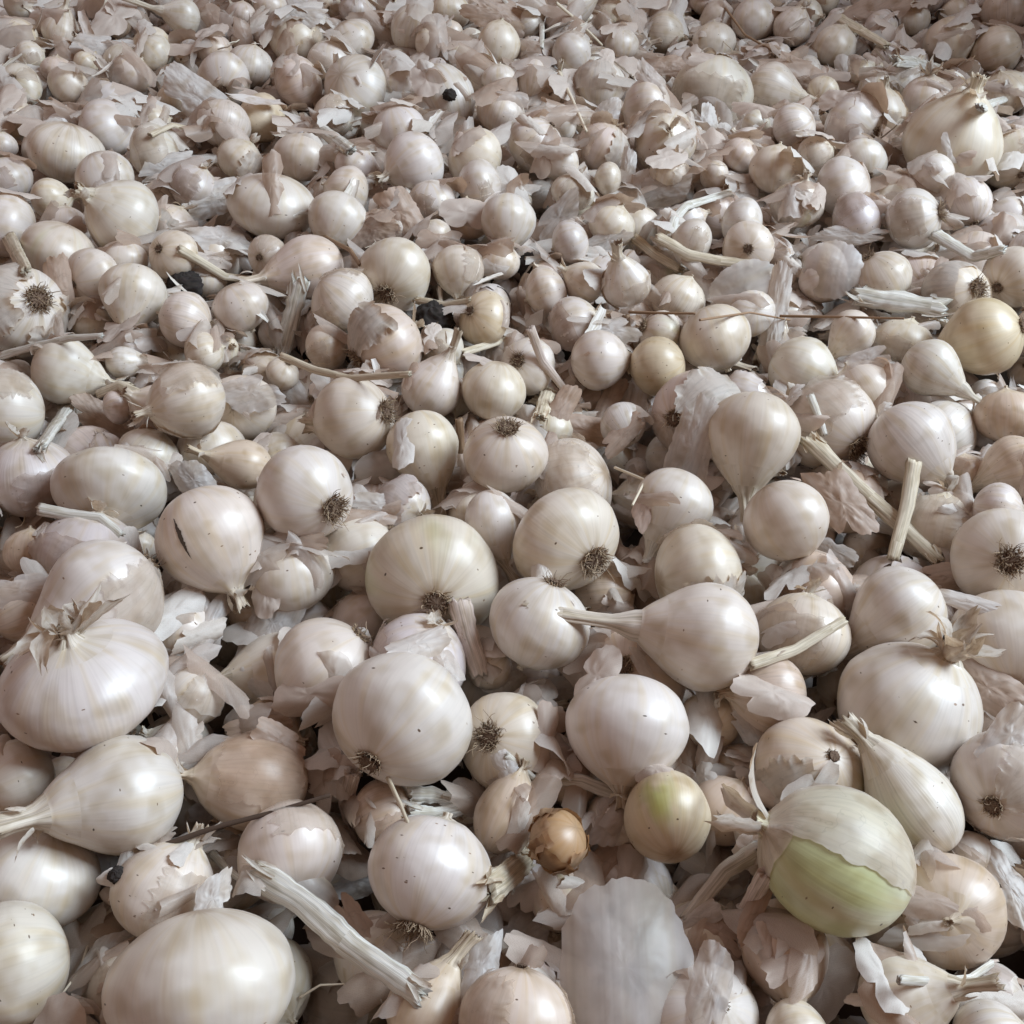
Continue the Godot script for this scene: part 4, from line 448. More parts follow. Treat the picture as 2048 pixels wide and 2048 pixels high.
	b(-633,-33,-1539,17);b(-599,6,-739,14);b(-139,-6,-1445,19);b(-508,-40,-1036,15);b(884,-121,-1574,16);b(130,-102,-1240,16);b(385,-29,-361,18);b(-943,-19,-1747,15);b(-403,-35,-1717,16);b(-37,-42,-414,16);b(589,-108,-1667,15);b(-509,-19,-1239,15);b(-10,-7,-1434,18);b(374,-127,-1556,15);b(-915,-8,-1662,15);b(-49,-7,-1417,15)
	b(-48,-46,-654,16);b(254,-51,-988,16);b(-410,-49,-931,17);b(-565,-41,-1716,18);b(-174,-35,-749,15);b(735,-88,-1142,18);b(-516,-3,-850,15);b(18,-5,-1597,15);b(-837,-9,-1526,16);b(-336,-32,-642,19);b(-548,-38,-784,16);b(-185,-37,-1123,15);b(92,-28,-884,14);b(9,-39,-353,18);b(8,-21,-727,15);b(-568,-4,-982,15)
	b(50,-39,-451,15);b(447,-17,-816,16);b(536,-131,-1424,15);b(262,-11,-231,18);b(-466,-20,-1037,18);b(-41,-31,-232,15);b(-149,-31,-768,18);b(323,-121,-1422,15);b(-253,-9,-1139,17);b(232,-4,-138,16);b(187,-12,-818,14);b(111,-88,-1354,17);b(868,-95,-1242,16);b(656,-37,-813,14);b(472,-39,-521,18);b(-590,-25,-869,14)
	b(-196,-36,-1549,16);b(-497,-42,-709,18);b(302,-117,-1215,15);b(-683,-7,-998,15);b(505,-98,-1233,15);b(421,-44,-213,14);b(130,-40,-363,17);b(865,-119,-1337,14);b(435,-49,-869,15);b(840,-126,-1293,17);b(140,-72,-1352,16);b(516,-87,-1538,16);b(250,-105,-1273,18);b(-756,-33,-1338,14);b(326,-133,-1607,15);b(263,-134,-1366,17)
	b(811,-93,-1612,19);b(646,-133,-1445,14);b(-389,-4,-1481,16);b(-729,-45,-1250,16);b(-802,-29,-1135,19);b(-555,-32,-727,15);b(-311,-30,-1091,14);b(146,-104,-1333,17);b(-88,-5,-1409,14);b(-203,-31,-1309,14);b(-452,-37,-535,16);b(149,-96,-1517,19);b(-383,-2,-1402,15);b(491,-121,-1611,16);b(-661,-13,-915,15);b(-270,-29,-212,16)
	b(97,-69,-1190,15);b(13,-34,-920,18);b(266,-126,-1571,18);b(-166,-32,-306,16);b(472,-28,-475,18);b(33,-52,-1356,17);b(-288,-48,-866,16);b(74,-18,-1451,19);b(670,4,-782,16);b(722,-118,-1251,17);b(-356,-6,-228,16);b(-510,-37,-827,19);b(450,-40,-572,17);b(-692,-38,-1121,16);b(-553,-1,-1641,15);b(-92,-25,-1047,18)
	b(368,7,-350,18);b(303,-42,-103,16);b(251,-119,-1179,18);b(538,-34,-716,16);b(-556,-38,-915,14);b(272,-119,-1396,14);b(-740,-10,-1421,17);b(838,-93,-1651,15);b(739,-91,-1735,14);b(20,-46,-1508,15);b(-520,-7,-535,15);b(56,-61,-1393,18);b(-456,-2,-306,16);b(101,-19,-1039,15);b(516,-91,-1038,15);b(-403,-14,-942,17)
	b(-376,-43,-569,16);b(629,-95,-1233,19);b(-495,-17,-1375,14);b(938,-103,-1619,15);b(-107,-36,-101,16);b(441,-46,-240,17);b(443,-27,-422,14);b(-360,-36,-870,16);b(-761,1,-1576,16);b(-220,-6,-156,16);b(-119,-2,-96,17);b(-236,-29,-350,16);b(25,-45,-1128,19);b(-373,-8,-290,18);b(-890,-39,-1459,17);b(-119,-39,-717,14)
	b(-34,-37,-1026,16);b(321,-38,-584,14);b(-491,-12,-684,15);b(-267,-39,-812,16);b(722,-132,-1604,16);b(6,-13,-1242,16);b(-243,-11,-212,15);b(-387,-37,-806,16);b(-184,-6,-1383,18);b(-718,-42,-950,14);b(-294,-35,-835,19);b(875,-102,-1273,17);b(-946,-8,-1640,18);b(51,-10,-1727,17);b(-243,-16,-659,15);b(-470,-2,-1619,15)
	b(-2,-44,-1567,18);b(275,-36,-425,15);b(-45,-33,-608,15);b(-645,-16,-1284,17);b(207,-125,-1179,18);b(552,-136,-1333,18);b(351,-119,-1534,17);b(341,-86,-1180,18);b(609,-127,-1511,17);b(356,-87,-1521,18);b(-933,-30,-1406,16);b(-210,-31,-668,14);b(-303,-30,-1053,15);b(21,1,-79,17);b(165,-30,-713,15);b(-113,-27,-498,15)
	b(592,-123,-1202,16);b(74,-46,-1694,15);b(-401,3,-1525,16);b(-250,-41,-942,19);b(204,-59,-980,14);b(227,-27,-745,14);b(164,-124,-1357,16);b(645,-5,-942,16);b(763,-103,-1564,15);b(417,0,-736,19);b(546,-20,-899,14);b(-194,-33,-643,14);b(126,-85,-1448,14);b(44,-39,-109,14);b(663,-93,-1229,14);b(182,-73,-1009,17)
	b(549,-101,-1621,16);b(617,-135,-1749,18);b(-692,-41,-1198,17);b(-408,-30,-1157,15);b(25,-26,-986,16);b(-216,-36,-508,18);b(-736,-32,-1096,14);b(87,-29,-823,15);b(-748,-39,-1010,15);b(514,-23,-824,14);b(784,-92,-1530,16);b(-483,-19,-325,15);b(-486,0,-1482,18);b(-7,-37,-159,19);b(-217,-39,-1619,14);b(-92,-45,-256,19)
	b(-665,-42,-1522,18);b(525,-6,-759,15);b(-25,-41,-346,18);b(-670,-20,-765,17);b(-41,-52,-1303,17);b(506,-87,-1088,14);b(290,-117,-1738,17);b(-26,-32,-1531,17);b(442,-21,-354,15);b(-127,-10,-1242,15);b(-222,-51,-982,15);b(-528,-31,-944,14);b(-448,-43,-1437,18);b(397,-44,-630,15);b(922,-97,-1643,15);b(880,-121,-1539,15)
	b(-688,-2,-1702,17);b(-738,-1,-1526,17);b(-914,-20,-1700,19);b(809,-109,-1406,17);b(802,-131,-1479,16);b(21,-31,-850,15);b(-341,-34,-471,14);b(43,-11,-131,17);b(492,-78,-1006,16);b(-296,-7,-1441,15);b(-102,-17,-1488,14);b(540,-8,-865,16);b(-378,-7,-605,15);b(-168,-25,-598,15);b(207,-45,-494,16);b(548,-128,-1472,16)
	b(52,-38,-621,14);b(-291,-8,-277,15);b(407,-44,-836,16);b(-642,-10,-1071,15);b(378,-32,-321,16);b(124,-49,-1582,15);b(-175,-29,-674,15);b(420,-124,-1225,18);b(-72,-32,-92,18);b(499,-8,-738,15);b(-374,-3,-1434,16);b(-657,-32,-737,16);b(-287,3,-1408,16);b(347,-24,-271,17);b(89,-46,-378,16);b(224,-11,-104,16)
	b(448,-94,-1348,15);b(-418,-8,-608,18);b(392,-134,-1610,15);b(88,-40,-349,14);b(741,-36,-934,16);b(680,-141,-1292,17);b(-832,-5,-1202,14);b(-192,-5,-1200,15);b(-323,-13,-392,16);b(-813,1,-1119,17);b(-640,1,-869,18);b(-59,-44,-356,15);b(-75,-28,-832,15);b(604,-6,-698,16);b(215,-93,-1255,14);b(-359,-38,-1217,14)
	b(-602,-3,-1708,15);b(290,-17,-349,14);b(-171,-19,-332,14);b(-143,-28,-1260,16);b(295,-125,-1379,15);b(605,-102,-1705,16);b(396,-87,-1237,15);b(496,-98,-1203,16);b(97,-34,-971,15);b(-125,-76,-246,18);b(-349,-80,-986,21);b(176,-149,-1281,24);b(-462,-65,-815,21);b(-673,-59,-1482,20);b(60,-74,-269,24);b(-20,-55,-1086,19)
	b(-33,-66,-750,19);b(-487,-62,-579,21);b(-541,-65,-1340,23);b(-243,-70,-1086,23);b(-247,-61,-404,23);b(-465,-66,-396,21);b(456,-59,-401,22);b(328,-44,-522,19);b(-200,-82,-926,23);b(382,-76,-193,23);b(537,-59,-489,24);b(-183,-70,-686,18);b(85,-75,-326,22);b(621,-57,-881,24);b(77,-52,-770,21);b(247,-57,-416,20)
	b(-316,-57,-1546,19);b(-551,-56,-1056,19);b(-107,-57,-838,19);b(-330,-56,-1110,19);b(-829,-32,-1618,18);b(491,-135,-1569,18);b(24,-72,-650,22);b(694,-59,-920,18);b(197,-70,-162,22);b(-103,-67,-152,19);b(898,-165,-1608,20);b(-395,-64,-1058,21);b(85,-92,-1589,24);b(-250,-76,-117,23);b(-858,-60,-1520,20);b(238,-161,-1231,21)
	b(-43,-59,-161,18);b(-20,-73,-1518,23);b(922,-156,-1493,21);b(-620,-64,-1686,19);b(-443,-67,-755,21);b(-284,-80,-993,24);b(-719,-72,-1449,21);b(285,-68,-657,24);b(386,-56,-238,20);b(53,-66,-365,21);b(685,-54,-803,18);b(-413,-73,-510,20);b(241,-64,-677,20);b(-442,-68,-1087,22);b(-391,-65,-213,23);b(344,-73,-263,18)
	b(-417,-72,-642,19);b(362,-158,-1352,24);b(111,-70,-473,20);b(45,-90,-1321,23);b(-426,-64,-1504,20);b(-392,-63,-312,20);b(3,-71,-544,24);b(-623,-55,-1469,19);b(-558,-62,-676,22);b(-94,-74,-1672,19);b(-432,-72,-704,20);b(-154,-74,-129,20);b(-259,-67,-179,20);b(389,-151,-1317,19);b(64,-81,-603,24);b(240,-76,-174,20)
	b(520,-53,-589,22);b(775,-171,-1310,22);b(-257,-70,-1132,20);b(-339,-57,-364,22);b(-375,-73,-740,22);b(-384,-70,-1130,23);b(-224,-66,-556,19);b(71,-73,-557,21);b(-467,-64,-971,23);b(153,-77,-546,19);b(-260,-77,-878,19);b(211,-76,-914,25);b(536,-66,-914,21);b(396,-67,-677,23);b(199,-67,-423,23);b(-86,-65,-352,21)
	b(-352,-69,-291,24);b(-694,-72,-1597,24);b(387,-75,-624,19);b(-785,-80,-1324,25);b(400,-62,-437,24);b(-185,-57,-837,21);b(101,-69,-879,24);b(19,-62,-1002,19);b(-198,-71,-493,20);b(-329,-74,-556,21);b(-759,-66,-1577,21);b(233,-67,-583,22);b(311,-79,-176,23);b(466,-58,-342,23);b(-318,-63,-681,25);b(-473,-56,-442,19)
	b(-533,-66,-734,21);b(657,-64,-746,21);b(64,-88,-1234,19);b(442,-159,-1403,21);b(127,-74,-616,20);b(-476,-58,-1242,20);b(430,-156,-1442,18);b(70,-77,-655,19);b(341,-64,-595,18);b(-138,-68,-644,20);b(283,-77,-215,23);b(-38,-66,-1404,20);b(230,-58,-717,21);b(-694,-67,-1233,21);b(-85,-51,-1088,24);b(-454,-72,-295,21)
	b(366,-70,-498,19);b(-342,-65,-504,19);b(433,-44,-791,24);b(-337,-82,-881,22);b(198,-58,-93,22);b(147,-73,-380,24);b(-685,-43,-975,19);b(-366,-66,-411,22);b(-597,-54,-700,20);b(-611,-71,-971,19);b(778,-159,-1643,23);b(-86,-71,-411,18);b(-83,-68,-755,21);b(530,-163,-1360,25);b(132,-72,-914,21);b(426,-71,-299,21)
	b(26,-63,-1441,19);b(-487,-74,-865,18);b(-4,-75,-442,20);b(183,-63,-709,21);b(524,-66,-632,25);b(102,-60,-215,18);b(480,-130,-1434,22);b(446,-63,-487,22);b(115,-70,-674,24);b(258,-72,-289,21);b(-228,-48,-774,24);b(-566,-62,-874,21);b(5,-71,-341,18);b(-376,-69,-1202,24);b(321,-162,-1371,23);b(480,-73,-791,18)
	b(221,-146,-1078,20);b(210,-156,-1455,23);b(22,-65,-135,22);b(-251,-65,-294,19);b(55,-77,-1522,24);b(670,-141,-1484,20);b(865,-152,-1586,18);b(-448,-67,-243,18);b(652,-130,-1523,20);b(-162,-77,-558,19);b(639,-164,-1395,20);b(-315,-74,-153,24);b(-656,-67,-780,24);b(-190,-65,-743,19);b(-74,-61,-1195,19);b(-527,-65,-921,25)
	b(734,-138,-1518,19);b(-412,-44,-1209,18);b(-213,-63,-652,20);b(-439,-69,-1258,19);b(618,-69,-826,22);b(-542,-62,-964,20);b(-261,-69,-830,20);b(-533,-68,-474,23);b(-241,-66,-498,19);b(-816,-69,-1478,24);b(293,-69,-809,20);b(-478,-74,-658,22);b(-320,-70,-230,25);b(-99,-78,-579,24);b(-61,-66,-838,21);b(-295,-62,-452,21)
	b(386,-156,-1532,20);b(466,-148,-1486,20);b(15,-54,-730,18);b(-763,-50,-1087,19);b(-123,-69,-1437,19);b(-482,-71,-1036,19);b(-41,-72,-430,20);b(-299,-62,-398,24);b(-503,-71,-1144,19);b(148,-66,-168,19);b(-326,-64,-1432,20);b(-426,-69,-1143,20);b(128,-120,-1308,18);b(83,-68,-723,22);b(42,-58,-1690,20);b(-234,-36,-1219,18)
	b(190,-73,-525,20);b(-731,-69,-983,20);b(-85,-61,-698,20);b(-645,-60,-1432,19);b(-273,-57,-1293,18);b(329,-75,-830,19);b(398,-65,-378,21);b(-309,-84,-936,18);b(-534,-73,-1246,19);b(-697,-73,-915,19);b(-232,-61,-696,23);b(-124,-63,-388,18);b(-70,-66,-1431,19);b(79,-87,-1692,20);b(75,-79,-459,19);b(601,-161,-1312,22)
	b(172,-78,-255,18);b(424,-61,-593,20);b(-478,-49,-1076,22);b(729,-149,-1216,21);b(218,-151,-1529,21);b(581,-138,-1481,22);b(-410,-58,-420,21);b(-7,-73,-180,22);b(423,-65,-749,18);b(480,-71,-574,20);b(-52,-72,-254,19);b(-49,-70,-610,22);b(-479,-68,-913,25);b(394,-135,-1443,18);b(159,-65,-118,21);b(301,-113,-1014,24)
	b(468,-158,-1538,23);b(119,-82,-985,24);b(858,-157,-1512,19);b(-385,-63,-1537,21);b(278,-42,-715,18);b(-23,-61,-680,23);b(-38,-63,-1465,23);b(202,-64,-830,23);b(47,-76,-1088,24);b(14,-66,-889,23);b(-3,-50,-110,19);b(65,-62,-137,19);b(-459,-73,-521,23);b(-257,-84,-953,18);b(582,-133,-1290,19);b(463,-136,-1371,19)
	b(71,-81,-1276,19);b(-386,-54,-1248,23);b(-276,-63,-1712,20);b(308,-66,-359,19);b(-376,-72,-786,20);b(-626,-63,-746,22);b(-380,-76,-1603,21);b(-55,-55,-517,20);b(-121,-59,-1501,23);b(-385,-69,-461,20);b(309,-56,-424,23);b(452,-76,-951,23);b(49,-73,-176,19);b(238,-75,-873,21);b(-641,-68,-1081,23);b(-290,-64,-1180,20)
	b(247,-161,-1581,21);b(373,-72,-917,19);b(37,-70,-442,18);b(-53,-64,-1158,22);b(-275,-60,-261,21);b(-104,-73,-303,20);b(-335,-67,-1244,24);b(-694,-55,-1704,19);b(-143,-72,-1196,19);b(-449,-53,-1042,19);b(-436,-59,-465,20);b(432,-59,-636,19);b(-134,-78,-180,19);b(579,-165,-1395,24);b(268,-71,-507,21);b(235,-67,-340,23)
	b(137,-47,-776,20);b(209,-60,-761,19);b(388,-94,-968,19);b(-269,-47,-747,18);b(-242,-67,-1444,23);b(-436,-66,-1318,23);b(270,-156,-1098,18);b(-213,-68,-328,18);b(-3,-59,-491,20);b(401,-61,-884,21);b(37,-69,-960,23);b(-136,-75,-921,23);b(215,-57,-298,20);b(580,-75,-655,24);b(-514,-73,-1007,22);b(246,-67,-627,23)
	b(572,-59,-555,20);b(164,-70,-655,20);b(-464,-65,-1543,19);b(-637,-73,-1548,24);b(-662,-69,-885,23);b(663,-156,-1574,22);b(367,-75,-567,20);b(-507,-66,-772,22);b(-617,-72,-1303,20);b(-587,-74,-1449,20);b(-643,-54,-707,21);b(-262,-67,-577,21);b(-184,-79,-969,20);b(400,-106,-1012,18);b(-898,-58,-1518,19);b(-519,-75,-641,20)
	b(-626,-69,-666,21);b(-461,-67,-608,19);b(159,-80,-857,16);b(-554,-53,-626,16);b(-223,-77,-1124,16);b(-284,-64,-945,17);b(-192,-67,-795,16);b(-526,-83,-551,15);b(-103,-66,-883,18);b(-337,-85,-609,17);b(-579,-66,-920,16);b(-653,-73,-1371,18);b(-295,-65,-347,17);b(-600,-55,-1397,15);b(346,-50,-742,18);b(410,-156,-1207,16)
	b(5,-78,-762,17);b(577,-70,-811,17);b(-510,-81,-418,18);b(-107,-64,-469,17);b(-421,-88,-178,17);b(328,-66,-696,16);b(-188,-72,-1030,16);b(-614,-77,-630,15);b(-482,-75,-333,15);b(353,-60,-399,17);b(-721,-79,-1027,18);b(7,-57,-820,16);b(299,-66,-324,17);b(-41,-79,-644,15);b(-410,-32,-1060,15);b(-30,-78,-376,17)
	b(471,-80,-299,17);b(-554,-74,-535,16);b(-328,-56,-1053,18);b(-427,-72,-368,17);b(-829,-72,-1231,17);b(582,-41,-738,15);b(391,-66,-722,16);b(390,-59,-294,17);b(-256,-75,-444,15);b(822,-137,-1520,15);b(193,-65,-368,16);b(240,-77,-803,17);b(-42,-69,-806,17);b(151,-74,-216,17);b(11,-90,-583,17);b(-598,-68,-1497,17)
	b(-601,-71,-1040,17);b(-520,-76,-848,16);b(-172,-58,-247,16);b(189,-61,-795,16);b(-454,-66,-1358,18);b(756,-158,-1250,16);b(380,-57,-759,16);b(-5,-81,-287,18);b(-133,-73,-1080,17);b(38,-67,-711,15);b(783,-156,-1450,17);b(45,-86,-310,16);b(-98,-53,-523,17);b(-640,-83,-950,18);b(-389,-84,-884,18);b(70,-44,-171,15)
	b(452,-79,-529,16);b(-37,-72,-870,18);b(326,-63,-461,17);b(-818,-44,-1438,15);b(-584,-75,-778,17);b(-501,-52,-960,17);b(-270,-33,-1370,16);b(-420,-74,-801,17);b(97,-77,-160,15);b(-408,-50,-1109,16);b(-347,-74,-1563,15);b(863,-147,-1551,15);b(212,-160,-1205,15);b(84,-83,-1326,17);b(146,-70,-737,16);b(-193,-71,-154,15)
	b(-563,-83,-1026,17);b(441,-56,-450,15);b(-149,-76,-702,15);b(-227,-88,-156,16);b(-96,-46,-1370,16);b(63,-77,-921,17);b(-241,-66,-351,18);b(-123,-72,-1162,17);b(359,-160,-1444,16);b(-537,-80,-1152,15);b(-918,-58,-1415,16);b(34,-83,-400,15);b(184,-91,-574,17);b(461,-84,-622,17);b(242,-77,-550,15);b(-684,-75,-832,18)
	b(-269,-76,-373,16);b(250,-78,-240,17);b(914,-147,-1566,15);b(216,-85,-250,17);b(-338,-72,-646,17);b(-254,-73,-796,15);b(230,-74,-455,15);b(314,-78,-524,16);b(-378,-81,-567,17);b(-170,-70,-402,18);b(567,-83,-531,16);b(-226,-53,-469,17);b(677,-47,-891,18);b(182,-76,-314,17);b(523,-64,-427,15);b(122,-72,-331,16)
	b(-207,-37,-1077,16);b(104,-76,-578,16);b(539,-154,-1402,18);b(101,-68,-824,16);b(-227,-76,-1350,16);b(605,-84,-624,16);b(-173,-60,-324,17);b(-411,-78,-578,15);b(586,-93,-989,16);b(-165,-73,-162,15);b(-600,-79,-898,18);b(782,-102,-1029,17);b(-248,-77,-1020,16);b(515,-66,-757,17);b(658,-180,-1356,16);b(134,-88,-261,15)
	b(66,-78,-508,16);b(620,-50,-783,16);b(317,-61,-625,15);b(-269,-89,-209,16);b(410,-153,-1505,17);b(-148,-61,-91,17);b(-716,-30,-1164,17);b(-482,-74,-1391,17);b(-305,-82,-642,17);b(124,-35,-405,18);b(479,-75,-918,16);b(170,-76,-474,15);b(103,-112,-1712,17);b(835,-128,-1548,15);b(88,-39,-581,18);b(347,-80,-528,16)
	b(-109,-45,-420,17);b(171,-71,-919,16);b(-90,-67,-1251,17);b(-73,-78,-799,17);b(190,-54,-950,17);b(318,-80,-873,16);b(-122,-63,-800,17);b(-566,-78,-570,16);b(29,-31,-890,16);b(-243,-80,-261,16);b(-772,-49,-1191,15);b(-200,-86,-200,15);b(-622,-75,-806,18);b(-83,-86,-655,18);b(886,-119,-1489,16);b(205,-86,-497,15)
	b(868,-138,-1413,15);b(326,-74,-904,17);b(-218,-76,-854,15);b(349,-72,-432,18);b(-168,-82,-621,15);b(794,-166,-1407,16);b(-343,-79,-1178,16);b(-310,-77,-1153,17);b(-594,-66,-1273,16);b(540,-78,-545,16);b(194,-144,-1361,17);b(-294,-69,-541,15);b(-259,-69,-634,16);b(-146,-28,-1167,16);b(-316,-74,-722,17);b(334,-167,-1254,16)
	b(-291,-76,-495,16);b(-513,-73,-674,15);b(-16,-75,-217,17);b(-401,-88,-920,16);b(-492,-67,-363,16);b(-88,-80,-537,16);b(523,-158,-1514,16);b(-349,-73,-465,17);b(261,-74,-741,16);b(380,-71,-837,18);b(337,-165,-1304,16);b(723,-148,-1485,17);b(-156,-52,-796,17);b(311,-45,-555,18);b(282,-137,-1237,16);b(752,-164,-1469,17)
	b(646,-135,-1275,16);b(-85,-44,-1512,16);b(551,-44,-815,16);b(126,-64,-141,17);b(155,-83,-689,15);b(-130,-79,-349,18);b(443,-81,-693,16);b(433,-96,-978,16);b(341,-136,-1447,16);b(-375,-76,-509,17);b(296,-55,-528,15);b(420,-159,-1542,17);b(-429,-84,-942,17);b(288,-129,-1428,15);b(155,-136,-1137,15);b(-9,-84,-615,16)
	b(-606,-80,-934,18);b(423,-91,-880,16);b(-40,-69,-92,15);b(510,-61,-535,17);b(132,-109,-1209,17);b(138,-150,-1338,16);b(24,-62,-602,15);b(220,-129,-1339,15);b(-456,-75,-1188,18);b(-451,-78,-346,16);b(-730,-36,-1130,16);b(131,-43,-699,10);b(140,-31,-1019,14);b(-546,-3,-788,11);b(35,-45,-1551,13);b(330,-23,-559,11)
	b(-331,-18,-336,13);b(449,-27,-853,14);b(-219,4,-1489,11);b(51,-51,-409,13);b(-110,-42,-683,11);b(599,-119,-1454,13);b(-842,-22,-1701,11);b(-376,-17,-256,10);b(-914,-7,-1633,12);b(475,-132,-1748,14);b(463,-95,-1273,10);b(-823,-9,-1231,11);b(325,-115,-1178,11);b(-76,-21,-1121,10);b(-218,1,-1520,11);b(-632,-20,-1308,11)
	b(713,-102,-1188,14);b(520,-28,-431,11);b(-165,-44,-1501,12);b(175,-19,-549,11);b(793,-139,-1419,13);b(-53,-35,-1726,10);b(-62,-15,-1482,14);b(557,-47,-670,13);b(386,-4,-723,13);b(-127,-5,-1474,13);b(-142,-17,-1685,13);b(-91,-23,-725,12);b(576,-108,-1185,10);b(-793,-44,-1265,13);b(17,-34,-797,11);b(-293,-19,-920,14)
	b(514,-97,-1624,12);b(124,-55,-1440,12);b(217,-23,-921,13);b(200,-8,-691,10);b(-400,-47,-741,12);b(-64,-17,-1024,11);b(265,-26,-687,13);b(625,-26,-976,11);b(175,-85,-1608,12);b(9,-18,-182,13);b(-501,-32,-439,13);b(-461,-35,-844,10);b(297,-12,-224,14);b(897,-98,-1454,13);b(207,-109,-1613,14);b(169,-48,-883,11)
	b(-882,-12,-1674,10);b(250,-113,-1150,12);b(-776,-8,-1353,10);b(66,-33,-1081,10);b(-769,-11,-1328,11);b(281,-12,-382,14);b(-286,-5,-1182,14);b(-374,-44,-616,12);b(-226,-34,-383,11);b(728,-22,-988,12);b(556,-30,-497,11);b(356,-91,-1417,11);b(629,-138,-1720,13);b(231,-109,-1495,13);b(-424,-36,-1009,13);b(894,-102,-1707,10)
	b(-649,-32,-842,13);b(-72,-4,-1044,11);b(360,-41,-620,11);b(820,-97,-1219,12);b(220,-13,-373,13);b(-517,-1,-1090,10);b(269,-30,-922,11);b(569,-134,-1513,13);b(310,-92,-1485,13);b(-306,-27,-537,11);b(-133,-47,-853,11);b(-619,-35,-1047,14);b(443,-119,-1542,13);b(-15,-45,-557,12);b(-13,-43,-642,12);b(-526,-6,-1612,13)
	b(-633,-5,-1734,12);b(-870,-8,-1309,11);b(-406,-17,-1235,13);b(-293,-11,-1661,11);b(689,-110,-1317,10);b(-311,-12,-1594,14);b(255,-134,-1534,11);b(857,-123,-1459,11);b(697,-129,-1409,10);b(-198,-18,-614,12);b(221,-114,-1463,13);b(606,-1,-832,12);b(-232,-55,-187,12);b(-104,-37,-809,14);b(-617,-12,-662,10);b(-208,-7,-790,11)
	b(55,-55,-1590,12);b(-439,-48,-618,10);b(187,-37,-139,12);b(503,-125,-1227,11);b(106,-12,-898,10);b(113,-42,-1028,14);b(598,-103,-1570,12);b(-323,-24,-891,11);b(500,-9,-856,10);b(193,-16,-776,14);b(-469,-5,-1572,12);b(-320,-46,-1281,14);b(-153,-37,-727,14);b(-195,-50,-1046,12);b(258,-36,-504,10);b(-244,-48,-723,10)
	b(146,-92,-1137,10);b(57,-12,-1127,13);b(-380,-32,-167,11);b(-144,-45,-1540,14);b(576,-44,-592,11);b(-32,-35,-871,11);b(-91,-45,-1220,12);b(502,-70,-1041,12);b(-89,-44,-1571,14);b(-258,-37,-863,12);b(24,-12,-699,11);b(109,-87,-1209,13);b(-155,-33,-239,13);b(503,-14,-606,11);b(-175,-23,-1182,10);b(-903,-30,-1731,14)
	b(-360,-50,-633,12);b(486,-10,-803,13);b(823,-117,-1236,13);b(-368,-41,-751,11);b(-812,-4,-1615,11);b(-271,-4,-1117,12);b(696,-94,-1605,12);b(-945,-15,-1676,11);b(736,-136,-1578,12);b(-479,-35,-965,11);b(619,-109,-1348,12);b(874,-99,-1748,11);b(304,-19,-450,14);b(-246,-39,-1256,14);b(449,-28,-317,12);b(188,-48,-471,12)
	b(147,-69,-1085,12);b(191,-121,-1134,13);b(-336,-22,-1055,11);b(202,-28,-274,11);b(-439,-49,-662,10);b(-200,-30,-252,11);b(-549,-18,-621,13);b(395,-10,-331,11);b(482,-16,-403,11);b(-205,-38,-407,11);b(-352,-38,-277,11);b(358,-49,-706,14);b(-114,-8,-1335,12);b(-533,-6,-1554,13);b(264,-48,-225,12);b(-505,-13,-404,10)
	b(291,-111,-1464,11);b(-494,-9,-1184,11);b(772,-93,-1611,10);b(318,-32,-178,13);b(-542,-51,-1292,14);b(-175,-38,-1207,11);b(134,-47,-893,13);b(-304,-38,-104,10);b(167,-75,-1499,10);b(-520,-44,-411,11);b(129,-60,-1476,11);b(-495,-10,-1217,13);b(-346,-20,-726,13);b(-550,-10,-1140,10);b(-443,-20,-1401,12);b(-190,-26,-828,12)
	b(-386,-25,-1133,11);b(319,-108,-1674,10);b(442,-104,-1574,10);b(-508,-13,-1563,14);b(-68,-31,-1235,14);b(-48,-19,-644,13);b(74,-8,-761,11);b(353,-109,-1302,14);b(-277,-16,-1148,11);b(-328,-17,-1647,12);b(274,-46,-250,11);b(-300,-32,-955,11);b(109,-37,-1114,11);b(-498,-4,-1030,12);b(-950,-1,-1517,12);b(-570,-47,-947,13)
	b(-191,-10,-1738,14);b(369,-126,-1298,10);b(117,-12,-356,12);b(-221,-32,-1290,11);b(-525,-8,-622,10);b(188,-90,-1651,11);b(150,-51,-337,13);b(-106,-7,-1529,13);b(99,-28,-942,12);b(-425,-22,-1622,14);b(-371,-15,-209,11);b(-74,-29,-700,11);b(125,-106,-1276,13);b(-256,-8,-605,13);b(-510,-29,-1731,10);b(4,-5,-793,12)
	b(-465,-38,-501,10);b(-187,-13,-1167,12);b(267,-95,-1498,12);b(-813,-9,-1512,11);b(206,-89,-1588,10);b(921,-97,-1714,10);b(-400,-14,-1109,10);b(-557,1,-718,10);b(-751,-6,-1745,11);b(24,-22,-1336,12);b(-460,-3,-737,10);b(-413,-11,-1727,13);b(177,-89,-1398,13);b(142,-89,-1628,13);b(-394,-10,-704,11);b(-747,-30,-1520,12)
	b(-231,-48,-845,11);b(-527,-32,-1336,11);b(-66,-7,-693,11);b(-270,-17,-128,10);b(-88,-22,-531,12);b(324,-44,-809,14);b(-292,-28,-402,12);b(907,-102,-1480,14);b(-692,-33,-816,14);b(-107,-33,-383,14);b(280,-46,-277,11);b(708,-123,-1178,12);b(177,-82,-1586,10);b(-242,-2,-493,10);b(476,-48,-922,10);b(-701,-5,-866,12)
	b(573,-97,-1562,12);b(-469,-8,-1518,11);b(-330,-40,-1306,14);b(-80,-12,-932,12);b(-526,0,-1141,11);b(62,-38,-1039,11);b(-365,-20,-1376,10);b(558,-22,-959,13);b(409,-11,-407,10);b(-511,-6,-1687,13);b(341,-8,-199,11);b(-425,-41,-635,10);b(694,-99,-1427,11);b(312,-95,-1096,13);b(561,-130,-1629,11);b(-322,-33,-1127,12)
